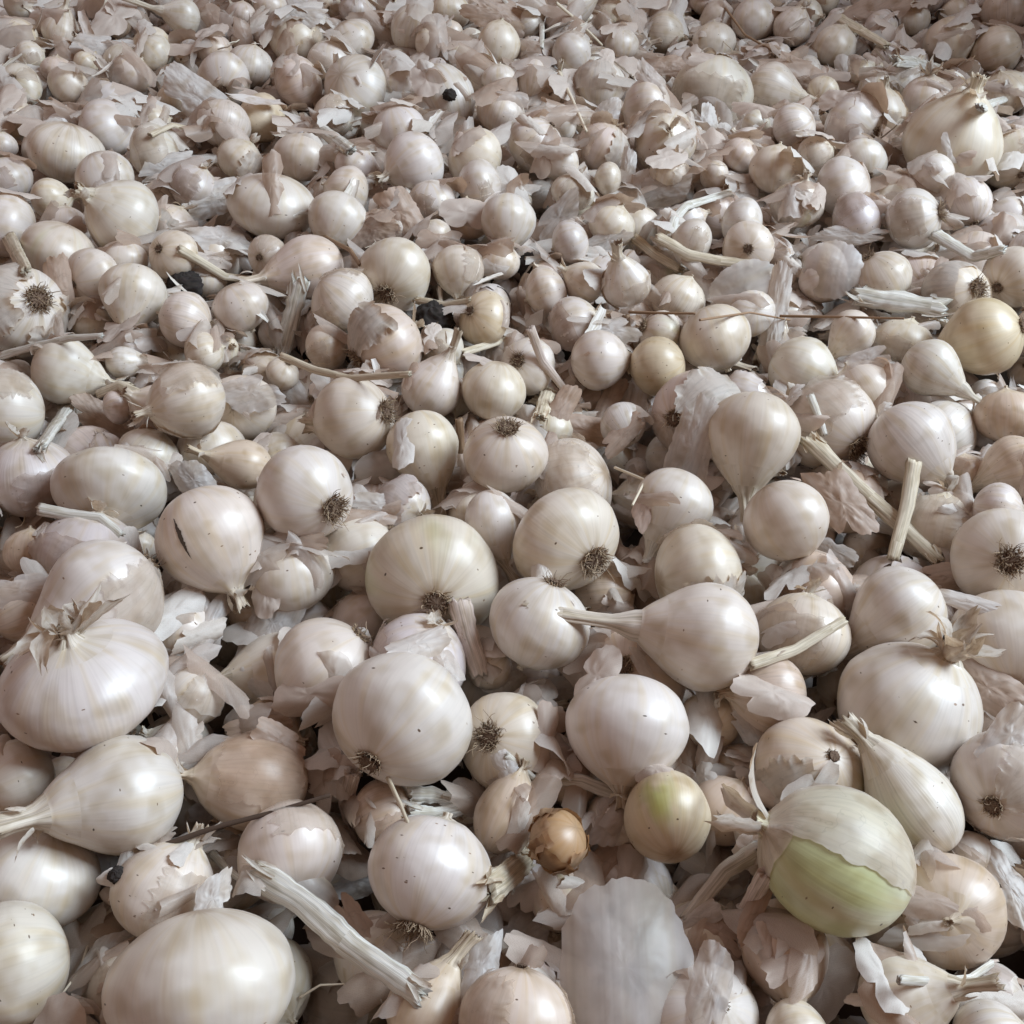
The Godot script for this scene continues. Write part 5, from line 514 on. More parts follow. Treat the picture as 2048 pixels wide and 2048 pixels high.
	b(-489,-5,-1528,11);b(-338,-5,-1473,12);b(-280,-29,-474,11);b(125,-27,-492,12);b(-474,-44,-364,10);b(-53,-30,-858,10);b(-5,-35,-839,12);b(8,-24,-319,13);b(391,-125,-1640,10);b(-457,-5,-500,10);b(336,-56,-993,14);b(569,-134,-1378,12);b(446,-52,-840,10);b(-437,-35,-418,13);b(-53,-36,-382,12);b(-110,-52,-222,11)
	b(44,-15,-1214,11);b(-385,-17,-194,10);b(486,-20,-929,10);b(-328,-16,-1186,12);b(-719,-7,-1453,11);b(197,-90,-1565,12);b(595,-52,-1010,12);b(140,-21,-700,12);b(-241,-10,-1522,10);b(413,-92,-1365,11);b(-537,-15,-1059,11);b(79,-30,-1415,10);b(0,-36,-1208,11);b(114,-44,-1471,10);b(-673,-16,-1135,11);b(-903,3,-1477,12)
	b(-243,-9,-1429,13);b(404,-6,-703,12);b(-278,-32,-282,11);b(815,-103,-1305,10);b(-595,-42,-772,11);b(-57,-23,-1337,12);b(449,-87,-1467,14);b(-213,-21,-196,10);b(-392,-16,-1040,13);b(156,-8,-491,11);b(584,-106,-1379,12);b(56,-41,-1713,10);b(-68,-12,-1301,10);b(241,-27,-864,10);b(-749,-44,-1610,11);b(-380,-52,-155,11)
	b(195,-103,-1264,10);b(-608,-37,-658,11);b(429,-59,-922,11);b(74,-24,-367,10);b(580,-37,-890,12);b(848,-94,-1602,11);b(370,-6,-456,11);b(341,-47,-305,10);b(667,-18,-800,11);b(-218,-14,-1711,13);b(-8,-5,-1571,12);b(-151,-11,-579,11);b(508,-129,-1448,11);b(-176,-13,-164,11);b(456,-91,-1251,14);b(-348,-46,-1007,12)
	b(-696,-38,-1552,11);b(468,-50,-638,12);b(183,-28,-692,12);b(-40,-11,-1131,13);b(329,-101,-1155,12);b(-466,-10,-910,10);b(-277,1,-357,10);b(668,-107,-1190,11);b(-779,-7,-1622,12);b(-39,-25,-670,11);b(-477,-7,-597,11);b(177,-44,-446,13);b(535,-3,-711,13);b(-35,-21,-565,11);b(-682,-32,-1571,11);b(-193,-14,-298,11)
	b(-157,-17,-1729,13);b(-211,-18,-427,11);b(207,-33,-855,12);b(481,-88,-1126,13);b(238,-34,-611,12);b(595,-44,-913,13);b(-215,-42,-931,10);b(283,-2,-770,11);b(-34,-13,-1397,10);b(166,-8,-866,12);b(-464,-29,-1464,10);b(375,-33,-426,11);b(76,-57,-1219,12);b(-272,-44,-149,11);b(-658,4,-752,11);b(-114,-18,-821,11)
	b(165,-111,-1548,11);b(293,-95,-1557,10);b(-69,-22,-613,12);b(-408,-20,-977,10);b(138,-20,-744,10);b(-154,-9,-1274,11);b(106,-43,-184,11);b(5,-48,-574,14);b(606,-46,-715,10);b(374,-27,-702,12);b(418,-38,-476,10);b(413,-14,-430,11);b(-609,-21,-1374,11);b(50,-14,-1004,12);b(-370,-14,-645,12);b(351,0,-435,14)
	b(-195,-7,-1628,13);b(88,-57,-1301,11);b(-21,-24,-269,10);b(-317,3,-339,12);b(-21,-50,-468,11);b(-343,-14,-306,11);b(-9,-31,-1598,14);b(-388,-22,-1540,12);b(841,-101,-1244,12);b(337,-114,-1198,12);b(-203,-29,-979,11);b(-348,-50,-191,11);b(-141,-39,-438,13);b(-719,-3,-1023,11);b(-45,-13,-1664,14);b(-237,-43,-1057,12)
	b(-341,-12,-972,14);b(-169,-39,-1048,13);b(360,-130,-1422,11);b(-311,-5,-457,12);b(-111,-47,-318,11);b(329,-93,-1286,10);b(111,-40,-153,13);b(-146,-11,-884,11);b(241,-31,-551,12);b(107,-40,-1701,13);b(313,-6,-380,12);b(438,-96,-1551,11);b(-323,-13,-1110,11);b(356,-11,-554,10);b(411,-99,-1430,11);b(167,-26,-178,10)
	b(-587,-25,-1113,11);b(-593,-20,-1227,12);b(41,-11,-422,11);b(-298,-41,-1471,11);b(-283,-3,-1214,11);b(-338,-14,-491,11);b(149,-10,-557,14);b(172,-104,-1132,13);b(937,-115,-1480,12);b(312,-34,-345,12);b(-741,-10,-1367,10);b(-608,-18,-1520,11);b(2,-27,-1074,14);b(-297,-8,-115,10);b(336,-123,-1219,11);b(-6,-5,-1620,14)
	b(-79,-25,-962,12);b(61,-50,-1164,12);b(419,-34,-235,10);b(654,-23,-734,10);b(-469,-6,-1184,13);b(928,-97,-1413,11);b(-411,-1,-724,14);b(466,-88,-1494,13);b(551,-12,-925,14);b(738,-117,-1292,10);b(-504,-29,-1479,11);b(-847,-10,-1332,13);b(530,1,-452,11);b(-391,-11,-161,11);b(-410,-33,-375,10);b(-160,-14,-1614,11)
	b(379,-12,-146,12);b(86,-56,-1251,10);b(-176,-4,-1272,11);b(195,-46,-897,12);b(-1,-10,-1177,11);b(-279,-28,-1065,12);b(-568,-28,-1218,11);b(291,-20,-125,11);b(449,-12,-788,12);b(79,-74,-1371,13);b(454,-3,-500,10);b(66,-18,-609,10);b(-17,-11,-139,12);b(-300,-6,-1151,11);b(335,-110,-1402,11);b(-513,-29,-774,12)
	b(-784,-3,-1202,10);b(369,-92,-1549,13);b(-298,-5,-594,11);b(86,-41,-859,11);b(260,-14,-888,12);b(-154,-12,-725,12);b(412,-17,-943,10);b(121,-4,-748,11);b(-330,0,-1238,11);b(-344,-35,-1250,11);b(297,-96,-1306,11);b(-475,-5,-705,13);b(17,-4,-1158,13);b(-122,-13,-559,10);b(482,-26,-721,12);b(-490,-15,-643,12)
	b(-634,-14,-1657,12);b(-146,-46,-873,10);b(-251,-6,-299,12);b(-332,-38,-319,11);b(220,-103,-1086,12);b(-159,-35,-1074,11);b(218,-39,-680,12);b(-534,-27,-575,12);b(121,-90,-1658,11);b(429,-25,-693,13);b(657,-99,-1582,10);b(-158,-37,-154,10);b(-857,-29,-1343,11);b(151,-96,-1363,11);b(-441,-40,-1358,11);b(327,-4,-763,11)
	b(197,-3,-715,12);b(-81,-29,-671,11);b(-617,-6,-1214,10);b(-318,-15,-1000,14);b(-801,-11,-1328,11);b(536,-126,-1193,10);b(43,-34,-360,12);b(-139,-12,-1543,12);b(-33,-11,-883,13);b(-246,-2,-534,11);b(-251,-38,-1396,12);b(499,-42,-489,11);b(-335,-28,-689,11);b(-662,-1,-1561,11);b(-271,-51,-90,13);b(-395,-13,-1660,12)
	b(-255,-4,-581,11);b(-486,-12,-445,12);b(-722,-6,-1047,14);b(-424,-4,-1115,12);b(573,-4,-831,10);b(-717,-50,-1211,13);b(-181,-30,-1486,11);b(-414,-7,-1065,12);b(254,-19,-941,13);b(259,-107,-1656,11);b(126,-56,-1131,12);b(356,-117,-1337,13);b(714,-114,-1144,11);b(-506,-38,-1391,13);b(812,-97,-1675,11);b(-695,-21,-1318,11)
	b(72,-19,-962,12);b(-779,-9,-1390,12);b(-127,-22,-736,11);b(264,-4,-94,10);b(347,-89,-1115,14);b(96,-66,-1470,13);b(238,-89,-1554,14);b(-106,-14,-1691,13);b(-33,-41,-631,11);b(-529,-14,-1037,11);b(594,-118,-1226,10);b(721,-1,-894,13);b(266,-39,-630,11);b(340,-7,-532,12);b(-175,-21,-1666,11);b(347,3,-376,12)
	b(16,-27,-640,11);b(327,-24,-898,12);b(531,-96,-1265,11);b(20,-45,-1085,12);b(-405,-34,-463,11);b(-188,-48,-533,14);b(814,-100,-1476,12);b(387,-137,-1345,12);b(-405,-7,-1213,13);b(409,3,-476,13);b(-209,-13,-117,10);b(34,-20,-1471,12);b(565,-134,-1212,11);b(31,-17,-1019,10);b(96,-9,-808,11);b(166,-52,-541,11)
	b(-488,1,-761,12);b(115,-51,-1412,12);b(-110,-7,-929,11);b(-165,-6,-76,11);b(-236,-30,-488,10);b(-269,-48,-1061,10);b(870,-121,-1515,12);b(882,-104,-1366,11);b(-423,-51,-271,11);b(218,-12,-944,14);b(-204,-48,-625,10);b(-695,-14,-1202,10);b(261,-38,-794,11);b(-716,-11,-1087,13);b(-549,-11,-501,12);b(577,-12,-556,11)
	b(-213,-34,-849,12);b(469,-14,-549,11);b(893,-93,-1588,11);b(-17,-10,-1665,14);b(-444,-24,-1670,12);b(-490,-7,-1583,12);b(93,-33,-1511,12);b(-220,-40,-323,11);b(688,-131,-1261,10);b(28,-36,-423,10);b(-678,-13,-1446,11);b(292,-23,-553,11);b(525,-103,-1645,10);b(160,-106,-1380,11);b(63,-19,-1513,12);b(-455,-10,-521,12)
	b(356,-20,-353,11);b(-180,0,-315,12);b(-52,-8,-147,13);b(-323,-7,-1081,10);b(82,-55,-529,11);b(738,-126,-1376,13);b(159,-76,-1449,11);b(-290,-28,-1173,11);b(322,-131,-1530,11);b(64,-3,-930,10);b(329,-104,-1714,12);b(-5,-31,-709,11);b(-412,-14,-1091,10);b(-133,-48,-498,13);b(-306,-39,-1525,12);b(-335,-16,-455,10)
	b(80,-21,-632,13);b(-401,-8,-1284,13);b(947,-105,-1644,12);b(458,-5,-440,11);b(415,-55,-190,13);b(556,-42,-890,12);b(352,-102,-1634,12);b(-327,-45,-294,12);b(694,-101,-1379,13);b(-569,-16,-713,11);b(-687,-44,-1743,12);b(-117,-33,-989,12);b(-362,-14,-1645,11);b(-292,-19,-1350,12);b(-480,-10,-1697,11);b(-707,-27,-1636,10)
	b(-647,-7,-1636,11);b(646,-105,-1269,12);b(161,-80,-1553,14);b(364,-8,-179,12);b(-348,-6,-1303,11);b(-525,-5,-967,11);b(-458,-12,-1553,11);b(-611,-9,-621,11);b(546,-134,-1373,11);b(-584,-50,-658,11);b(-34,-14,-302,14);b(328,-42,-207,12);b(-629,-3,-1188,11)
	build_heap()
	# ---- soil clods
	clod(Vector3(-.2355, -.0077, -.6785), 0.0128, "dark lumpy soil clod beside the round frayed neck onion")
	clod(Vector3(-.0539, -.0033, -.629), 0.0146, "dark soil clod behind the pinched neck onion")
	clod(Vector3(.0126, -.0097, -.709), 0.0101, "dark crumbly soil clod in the upper middle")
	clod(Vector3(-.0541, .0187, -.9369), 0.0061, "small dark clod behind the tall egg shaped onion")
	clod(Vector3(-.1612, .0113, -.2153), 0.0037, "black soil crumb in the gap above the biggest onion")
	# ---- dry stalks, straws and twigs
	stalk([Vector3(-.1072, .01, -.2182), Vector3(-.0855, .0099, -.2053), Vector3(-.0637, .0075, -.1879), Vector3(-.0346, .0075, -.1685)], 0.0108, "w", 1, "stalk", "thick fibrous cream stalk with frayed ends, bottom centre left")
	stalk([Vector3(-.0473, -.0079, -.2637), Vector3(-.0361, -.0098, -.2649), Vector3(-.0256, -.0137, -.2641)], 0.008, "w", 1, "stalk", "short pleated white stalk stub below the large matte onion")
	stalk([Vector3(-.0467, -.0086, -.2553), Vector3(-.0347, -.0129, -.2566), Vector3(-.0187, -.0148, -.2622)], 0.0069, "w", 1, "stalk", "broken pleated stub lying under the other white stub")
	stalk([Vector3(-.0099, .0134, -.2078), Vector3(-.0029, -.0012, -.2206), Vector3(.0076, -.0213, -.2404)], 0.0119, "k", 1, "stalk", "frayed yellowish neck shred touching the opened brown bulb")
	stalk([Vector3(-.0263, .0178, -.3578), Vector3(-.022, .0077, -.3437), Vector3(-.0152, -.0039, -.3273)], 0.0117, "p", .5, "stalk", "curved pinkish neck piece standing beside the stalk onion's neighbour")
	stalk([Vector3(.1718, .0147, -.4848), Vector3(.19, .0071, -.461), Vector3(.2134, -.0008, -.4325), Vector3(.2328, -.0074, -.4075)], 0.0097, "k", .8, "stalk", "long slanted tan stalk at the right")
	stalk([Vector3(.226, .0185, -.459), Vector3(.2194, .0071, -.4364), Vector3(.2073, -.0067, -.4076)], 0.0086, "k", .4, "stalk", "upright tapering tan spike at the right")
	stalk([Vector3(-.148, .0085, -.6592), Vector3(-.1547, -.0119, -.6415), Vector3(-.162, -.0308, -.6251)], 0.0129, "w", 1, "stalk", "upright ribbed pale stub in the upper left middle")
	stalk([Vector3(-.1429, .0237, -.5516), Vector3(-.119, .0275, -.5323), Vector3(-.0955, .0337, -.5159), Vector3(-.0576, .0521, -.4963)], 0.0049, "k", .5, "stalk", "long curved tan strip below the ribbed upright stub")
	stalk([Vector3(-.0326, -.0008, -.5879), Vector3(-.0165, -.0067, -.6049), Vector3(.0038, -.0139, -.6252)], 0.0057, "k", .5, "stalk", "curled pale strip above the pit")
	stalk([Vector3(.1171, .0047, -.7215), Vector3(.122, .008, -.7432), Vector3(.133, .0092, -.762), Vector3(.1738, .0009, -.7988)], 0.0074, "w", .6, "stalk", "arched white stalk in the upper right middle")
	stalk([Vector3(.0924, -.004, -.7383), Vector3(.1072, -.0088, -.7214), Vector3(.1252, -.0116, -.7052)], 0.0084, "k", .6, "stalk", "flat tan stalk right of the two stemmed onion")
	stalk([Vector3(.1043, .017, -.7041), Vector3(.1282, .0087, -.6928), Vector3(.1494, .0065, -.6883), Vector3(.1724, .0059, -.6852)], 0.0081, "k", .6, "stalk", "long tan stalk crossing to the root disc onion")
	stalk([Vector3(.2389, .0044, -.6492), Vector3(.2573, .0042, -.6421), Vector3(.2762, .0051, -.6359), Vector3(.2942, .0055, -.6294)], 0.0153, "w", 1, "stalk", "splayed pleated white stalk beside the tan yellow onion")
	stalk([Vector3(-.1963, -.0186, -.9735), Vector3(-.1638, .0002, -.9068), Vector3(-.1279, .0238, -.8223)], 0.0133, "w", 1, "stalk", "ribbed white stalk behind the egg shaped onions, upper left")
	stalk([Vector3(-.328, .0092, -.5711), Vector3(-.2974, .0212, -.5664), Vector3(-.275, .0294, -.5624), Vector3(-.2513, .0357, -.5557)], 0.005, "w", .6, "stalk", "long thin pale stalk at the left edge")
	stalk([Vector3(-.2352, .0207, -.6817), Vector3(-.2234, .0079, -.686), Vector3(-.2092, -.0078, -.6905), Vector3(-.1902, -.018, -.7017)], 0.0067, "k", .5, "stalk", "bent tan stalk right of the dark soil clod")
	stalk([Vector3(-.3669, .0122, -.7108), Vector3(-.3431, .0249, -.6675), Vector3(-.3185, .0393, -.6232)], 0.0109, "k", .6, "stalk", "short tan stalk at the left edge")
	stalk([Vector3(-.2875, -.0193, -.5556), Vector3(-.2768, .0016, -.5117), Vector3(-.2625, .0286, -.4597)], 0.0107, "w", .8, "stalk", "stubby pale stalk leaning on the left edge onion")
	stalk([Vector3(.3989, -.0808, -1.3839), Vector3(.4167, -.0802, -1.3414), Vector3(.4368, -.0788, -1.2899)], 0.0134, "k", .6, "stalk", "pale crooked stalk in the dark top right")
	stalk([Vector3(.4169, -.0589, -1.1989), Vector3(.4574, -.077, -1.2376), Vector3(.5077, -.1038, -1.2798)], 0.0154, "w", 1, "stalk", "bright frayed stalk in the dark top right")
	stalk([Vector3(.3639, .0562, -.8285), Vector3(.4333, -.0006, -.9639), Vector3(.5042, -.0558, -1.0962)], 0.0093, "w", .6, "stalk", "short pale stub behind the very large stemmed onion")
	stalk([Vector3(.031, -.0056, -1.1892), Vector3(.0303, .0002, -1.1309), Vector3(.0284, .0078, -1.0664)], 0.0059, "w", .4, "straw", "upright pale straw at the top")
	stalk([Vector3(.044, .0277, -1.1274), Vector3(.0695, -.0003, -1.1505), Vector3(.095, -.0309, -1.1715)], 0.0032, "k", 0, "straw", "slanted thin straw at the top, right of the upright one")
	stalk([Vector3(.0454, -.0107, -1.054), Vector3(.054, .0055, -.9564), Vector3(.0601, .0265, -.8516)], 0.0037, "k", 0, "straw", "thin leaning straw in the upper right middle")
	stalk([Vector3(.1411, .0295, -.1652), Vector3(.1599, .0141, -.1708), Vector3(.1792, .0006, -.1778), Vector3(.1928, -.0062, -.1866)], 0.0036, "w", .5, "stalk", "bright curved white stem in the bottom right corner")
	stalk([Vector3(-.1478, .0092, -.2289), Vector3(-.125, .0131, -.2358), Vector3(-.1013, .0156, -.2413), Vector3(-.0773, .0188, -.2477)], 0.0025, "d", 0, "twig", "dark brown bent twig lying across the tan teardrop onion")
	stalk([Vector3(.0796, .0042, -.6276), Vector3(.0992, .0102, -.6177), Vector3(.1206, .0172, -.6069)], 0.0024, "t", 0, "straw", "straight brown straw under the two stemmed onion")
	stalk([Vector3(.1836, -.0005, -.6298), Vector3(.2169, .0141, -.6074), Vector3(.2492, .0294, -.5834)], 0.0021, "t", 0, "straw", "straight brown straw at the right, above the little tailed bulb")
	stalk([Vector3(.0109, -.0035, -.2714), Vector3(.0319, -.004, -.2686), Vector3(.0488, -.0075, -.263)], 0.0069, "w", .6, "stalk", "folded white strip right of the bushy root ball")
	stalk([Vector3(-.0027, .0114, -.2723), Vector3(.007, .0007, -.27), Vector3(.0197, -.0131, -.2669)], 0.003, "w", .4, "stalk", "narrow pale stem ending at the folded white strip")
	stalk([Vector3(-.1331, -.019, -.2408), Vector3(-.1225, -.0098, -.2285), Vector3(-.1133, -.0014, -.2196)], 0.004, "w", .4, "splinter", "small white splinter above the thick fibrous stalk")
	stalk([Vector3(.0024, -.023, -.2241), Vector3(-.002, -.0353, -.2215), Vector3(-.0063, -.0477, -.2187)], 0.0049, "w", .5, "splinter", "white pointed splinter below the frayed yellowish shred")
	stalk([Vector3(-.1787, -.0232, -.2041), Vector3(-.1762, -.0155, -.1877), Vector3(-.1772, -.0039, -.1708)], 0.0013, "k", 0, "straw", "thin forked straw left of the biggest onion")
	stalk([Vector3(.0774, .0001, -.6302), Vector3(.0793, -.0096, -.6234), Vector3(.0827, -.0227, -.6142)], 0.0062, "t", .4, "strip", "flat brown strip beside the dense root brush")
	stalk([Vector3(-.0323, .0021, -.5167), Vector3(-.0309, -.022, -.5062), Vector3(-.0369, -.0425, -.4972)], 0.005, "t", .4, "strip", "reddish brown strip left of the striped yellowish onion")
	stalk([Vector3(.0604, -.0015, -.4767), Vector3(.0741, .0154, -.4478), Vector3(.064, .025, -.418)], 0.0018, "k", 0, "straw", "bent dry rootlet in the middle")
	stalk([Vector3(-.0873, -.0278, -.1815), Vector3(-.079, -.0236, -.1849), Vector3(-.0686, -.0227, -.185)], 0.0011, "k", 0, "straw", "pale curved rootlet right of the biggest onion")
	stalk([Vector3(.1743, .0298, -.5053), Vector3(.1794, .0211, -.493), Vector3(.1819, .0158, -.4857)], 0.0047, "w", .5, "stalk", "pale shred above the shaggy rooted onion")
	stalk([Vector3(.1102, .0246, -.3123), Vector3(.1338, .0209, -.3239), Vector3(.1615, .0207, -.3425)], 0.0058, "k", .5, "stalk", "brownish flat stalk below the torn round onion")
	stalk([Vector3(.2655, -.0813, -1.4162), Vector3(.2781, -.0829, -1.3331), Vector3(.3031, -.072, -1.2472)], 0.0031, "t", 0, "straw", "thin brown straw in the dark top right")
	stalk([Vector3(.1165, .0389, -.5681), Vector3(.1579, .0148, -.6116), Vector3(.1942, -.011, -.6402)], 0.0017, "t", 0, "straw", "thin brown straw below the big white skin")
	stalk([Vector3(-.0674, .0013, -.6466), Vector3(-.0457, .0063, -.633), Vector3(-.0282, .015, -.6259)], 0.0051, "k", .8, "stalk", "frayed knotted shred below the pinched neck onion")
	stalk([Vector3(-.228, .0105, -.5296), Vector3(-.2421, .0118, -.5378), Vector3(-.258, .0044, -.5382)], 0.0067, "k", .5, "strip", "tan strip left of the striped frayed tip onion")
	stalk([Vector3(-.0722, -.0008, -.271), Vector3(-.0775, -.0217, -.2681), Vector3(-.0747, -.0493, -.2637)], 0.0077, "p", .6, "strip", "pale curled strip hanging below the large matte onion")
	stalk([Vector3(-.0538, .0168, -.2575), Vector3(-.0466, .0243, -.2402), Vector3(-.0416, .0308, -.2265)], 0.002, "k", .3, "rootlet", "twisted pale rootlet below the large matte onion")
	stalk([Vector3(.1038, .004, -.2299), Vector3(.0896, -.0001, -.223), Vector3(.0727, -.0115, -.2069)], 0.0079, "w", .7, "leaf", "bright dry leaf running down left from the green split onion")
	stalk([Vector3(.0995, .0318, -.2059), Vector3(.0969, .0085, -.206), Vector3(.0947, -.0152, -.2052)], 0.0077, "p", .5, "leaf", "dull torn leaf below the neck of the green split onion")
	stalk([Vector3(-.2481, .0287, -.4112), Vector3(-.2313, .0275, -.4079), Vector3(-.215, .0274, -.4058), Vector3(-.2036, .0217, -.3983)], 0.0065, "w", .5, "strip", "curled papery rim below the wide cream white onion")
	stalk([Vector3(-.2808, -.0529, -.3675), Vector3(-.2506, -.0084, -.3496), Vector3(-.2255, .0256, -.3328)], 0.0068, "w", .6, "sheath", "pale sheath at the left edge above the flat onion")
	stalk([Vector3(.3108, .01, -.7194), Vector3(.3198, .0103, -.7036), Vector3(.3291, .0108, -.6866), Vector3(.3439, .0235, -.675)], 0.0097, "w", .7, "neck piece", "white papery neck piece below the black rooted onion, right")
	stalk([Vector3(.0253, -.0208, -.5785), Vector3(.0211, -.0094, -.5484), Vector3(.0176, .0037, -.5157)], 0.0099, "k", 1, "stalk", "frayed cream stub standing in the pit")
	stalk([Vector3(.0113, .0307, -.5718), Vector3(.0195, .0084, -.5669), Vector3(.0344, -.0126, -.5638), Vector3(.0453, -.0218, -.5639)], 0.0059, "p", .5, "strip", "pinkish strip sweeping down into the pit")
	stalk([Vector3(-.1421, .0074, -.7225), Vector3(-.1149, .0174, -.6851), Vector3(-.1053, .0197, -.6618)], 0.0037, "t", .3, "shred", "thin brown shred below the ragged necked onion")
	stalk([Vector3(-.2955, .0217, -.8544), Vector3(-.2849, .0163, -.884), Vector3(-.2699, -.0003, -.9077)], 0.0054, "k", .5, "shred", "tan shred beside the big white skin sheet")
	# ---- single papery skins
	skin(Vector3(.0437, .0121, -.1771), Vector3(-.0758, .9487, .3071), Vector3(-.0127, .3875, -.9218), 0.0348, 0.029, 0.42, "M", "huge translucent empty onion skin, domed, at the bottom edge")
	skin(Vector3(.1644, .0016, -.6522), Vector3(-.1761, .6014, .7793), Vector3(.9052, .422, -.0503), 0.0282, 0.0261, 0.4, "W", "big white translucent skin standing up, upper right")
	skin(Vector3(.2231, .0149, -.6656), Vector3(-.3906, .6466, .6552), Vector3(.1093, .8584, -.5012), 0.0204, 0.0218, 0.3, "M", "smooth mauve skin plate leaning beside a black rooted onion")
	skin(Vector3(-.1243, -.0091, -.3656), Vector3(.0413, .8055, .5912), Vector3(.394, .5181, -.7591), 0.0247, 0.0135, 0.3, "m", "mottled translucent skin with ragged edge left of the large cream onion")
	skin(Vector3(-.1526, -.0008, -.3587), Vector3(.4861, .7967, .3591), Vector3(.4604, .4647, -.7564), 0.0199, 0.0071, 0.5, "m", "folded brownish skin strip under the cracked pale onion")
	skin(Vector3(-.2597, -.0161, -.5386), Vector3(.3108, .738, .599), Vector3(.7979, -.593, .1086), 0.0229, 0.0108, 0.3, "b", "brown striped papery skin below the stubby stalk at left")
	skin(Vector3(-.1625, .0067, -.5368), Vector3(.2594, .8039, .5353), Vector3(.9224, .1136, -.3692), 0.0162, 0.013, 0.3, "m", "mauve skin with torn holes left of the round rooted onion")
	skin(Vector3(-.149, -.0215, -.5698), Vector3(-.1061, .6722, .7328), Vector3(.4716, -.7459, .4703), 0.0172, 0.0132, 0.3, "m", "grey skin scrap touching the sheath of the round rooted onion")
	skin(Vector3(-.0744, -.001, -.4762), Vector3(.1131, .7331, .6707), Vector3(.9791, .049, -.1975), 0.0183, 0.013, 0.6, "M", "clear cup of skin beside the white rooted onion")
	skin(Vector3(-.0737, .009, -.4336), Vector3(-.061, .7906, .6093), Vector3(.9775, -.2078, .0366), 0.016, 0.0083, 0.3, "w", "small bright translucent skin below the clear cup")
	skin(Vector3(-.004, -.0183, -.3338), Vector3(.1223, .8154, .5659), Vector3(.7653, .3789, -.5204), 0.0091, 0.0086, 0.6, "w", "crumpled clear skin scrap under the stalk onion's neighbour")
	skin(Vector3(.0217, -.0206, -.3318), Vector3(-.0289, .855, .5179), Vector3(.9851, .1298, -.1126), 0.0202, 0.0071, 0.5, "m", "curling mauve strip at the foot of the shaded onion")
	skin(Vector3(.1032, .0184, -.4739), Vector3(-.2699, .6007, .7526), Vector3(.2957, .7508, -.5907), 0.0287, 0.0132, 0.3, "m", "tall mauve skin leaning on the streaked papery onion")
	skin(Vector3(.1796, .0155, -.4297), Vector3(-.1711, .7455, .6442), Vector3(.481, -.5205, .7055), 0.0197, 0.0126, 0.25, "b", "broad brown skin hanging under the slanted stalk")
	skin(Vector3(.2124, -.0197, -.4506), Vector3(-.3466, .7179, .6037), Vector3(.9158, .0313, .4003), 0.0111, 0.0064, 0.3, "w", "small white scrap at the end of the slanted stalk")
	skin(Vector3(.1794, -.0131, -.4204), Vector3(-.2546, .852, .4575), Vector3(.8262, -.1732, .536), 0.0134, 0.0067, 0.3, "m", "grey scrap between the smooth cream onion and the spike")
	skin(Vector3(.235, -.0057, -.3957), Vector3(-.277, .8696, .4088), Vector3(.9181, .3736, .1319), 0.0167, 0.0086, 0.3, "b", "brownish skin left of the black root hole onion")
	skin(Vector3(.2249, .0256, -.3484), Vector3(-.2713, .9021, .3355), Vector3(.8823, .0927, .4615), 0.0175, 0.0049, 0.3, "w", "narrow white strip above the dull onion at the right edge")
	skin(Vector3(.227, .0042, -.3145), Vector3(-.3725, .7937, .481), Vector3(.7659, -.0638, .6398), 0.0158, 0.011, 0.3, "b", "dull brown skin behind the large shredded onion")
	skin(Vector3(.2084, -.0026, -.2169), Vector3(-.1636, .9818, .0962), Vector3(.1961, -.3609, .9117), 0.0201, 0.0084, 0.4, "w", "curled white skin at the right edge above the dimpled onion")
	skin(Vector3(.0825, -.0359, -.2431), Vector3(-.3051, .8941, .3277), Vector3(.5361, .4617, -.7067), 0.0119, 0.0069, 0.35, "m", "pointed mauve scrap below the yellowish onion")
	skin(Vector3(.0741, -.0093, -.207), Vector3(-.3748, .8944, .2443), Vector3(.8823, .3131, -.3515), 0.0129, 0.0075, 0.5, "w", "curled white skin scrap right of the huge empty skin")
	skin(Vector3(.0983, .0127, -.2039), Vector3(-.3944, .8591, .3263), Vector3(.521, .469, -.7132), 0.0168, 0.0044, 0.4, "b", "rolled tan strip below the neck of the green split onion")
	skin(Vector3(.0859, -.0094, -.2013), Vector3(-.0202, .9769, .2128), Vector3(.9009, -.0224, .4334), 0.0103, 0.0074, 0.3, "b", "brown scrap above the smooth tan onion")
	skin(Vector3(.0744, .0152, -.1683), Vector3(-.1756, .951, .2545), Vector3(.3219, .4033, -.8566), 0.0158, 0.0083, 0.3, "m", "grey skin leaning on the huge empty skin's right side")
	skin(Vector3(.0017, -.0286, -.2065), Vector3(-.2054, .9473, .2457), Vector3(.8667, .2068, -.454), 0.0155, 0.0112, 0.4, "m", "layered clear skin above the bottom rooted onion")
	skin(Vector3(-.0122, .0023, -.1812), Vector3(-.0154, .9929, .1183), Vector3(.1629, .3795, -.9107), 0.0126, 0.0071, 0.4, "m", "pale clear skin left of the bottom rooted onion")
	skin(Vector3(.0426, -.01, -.2524), Vector3(-.0753, .9474, .311), Vector3(.3626, .4883, -.7938), 0.0116, 0.008, 0.3, "m", "ragged grey skin left of the yellowish onion")
	skin(Vector3(.0464, -.0219, -.2407), Vector3(-.0055, .9524, .3048), Vector3(.7808, .3532, -.5155), 0.0116, 0.0098, 0.3, "b", "brownish skin under the ragged grey skin")
	skin(Vector3(-.002, .0079, -.2668), Vector3(-.0567, .8653, .4981), Vector3(.5008, -.4626, .7316), 0.0093, 0.0058, 0.4, "m", "mauve scrap under the bushy root ball")
	skin(Vector3(-.0749, -.0466, -.2413), Vector3(.1774, .942, .2849), Vector3(.9138, .0595, -.4017), 0.0107, 0.0088, 0.3, "m", "jagged pale scrap left of the onion with tangled roots")
	skin(Vector3(-.0643, -.0075, -.2025), Vector3(-.0798, .9786, .1899), Vector3(.6741, -.3882, .6284), 0.0136, 0.0066, 0.35, "b", "brown strip below the jagged pale scrap")
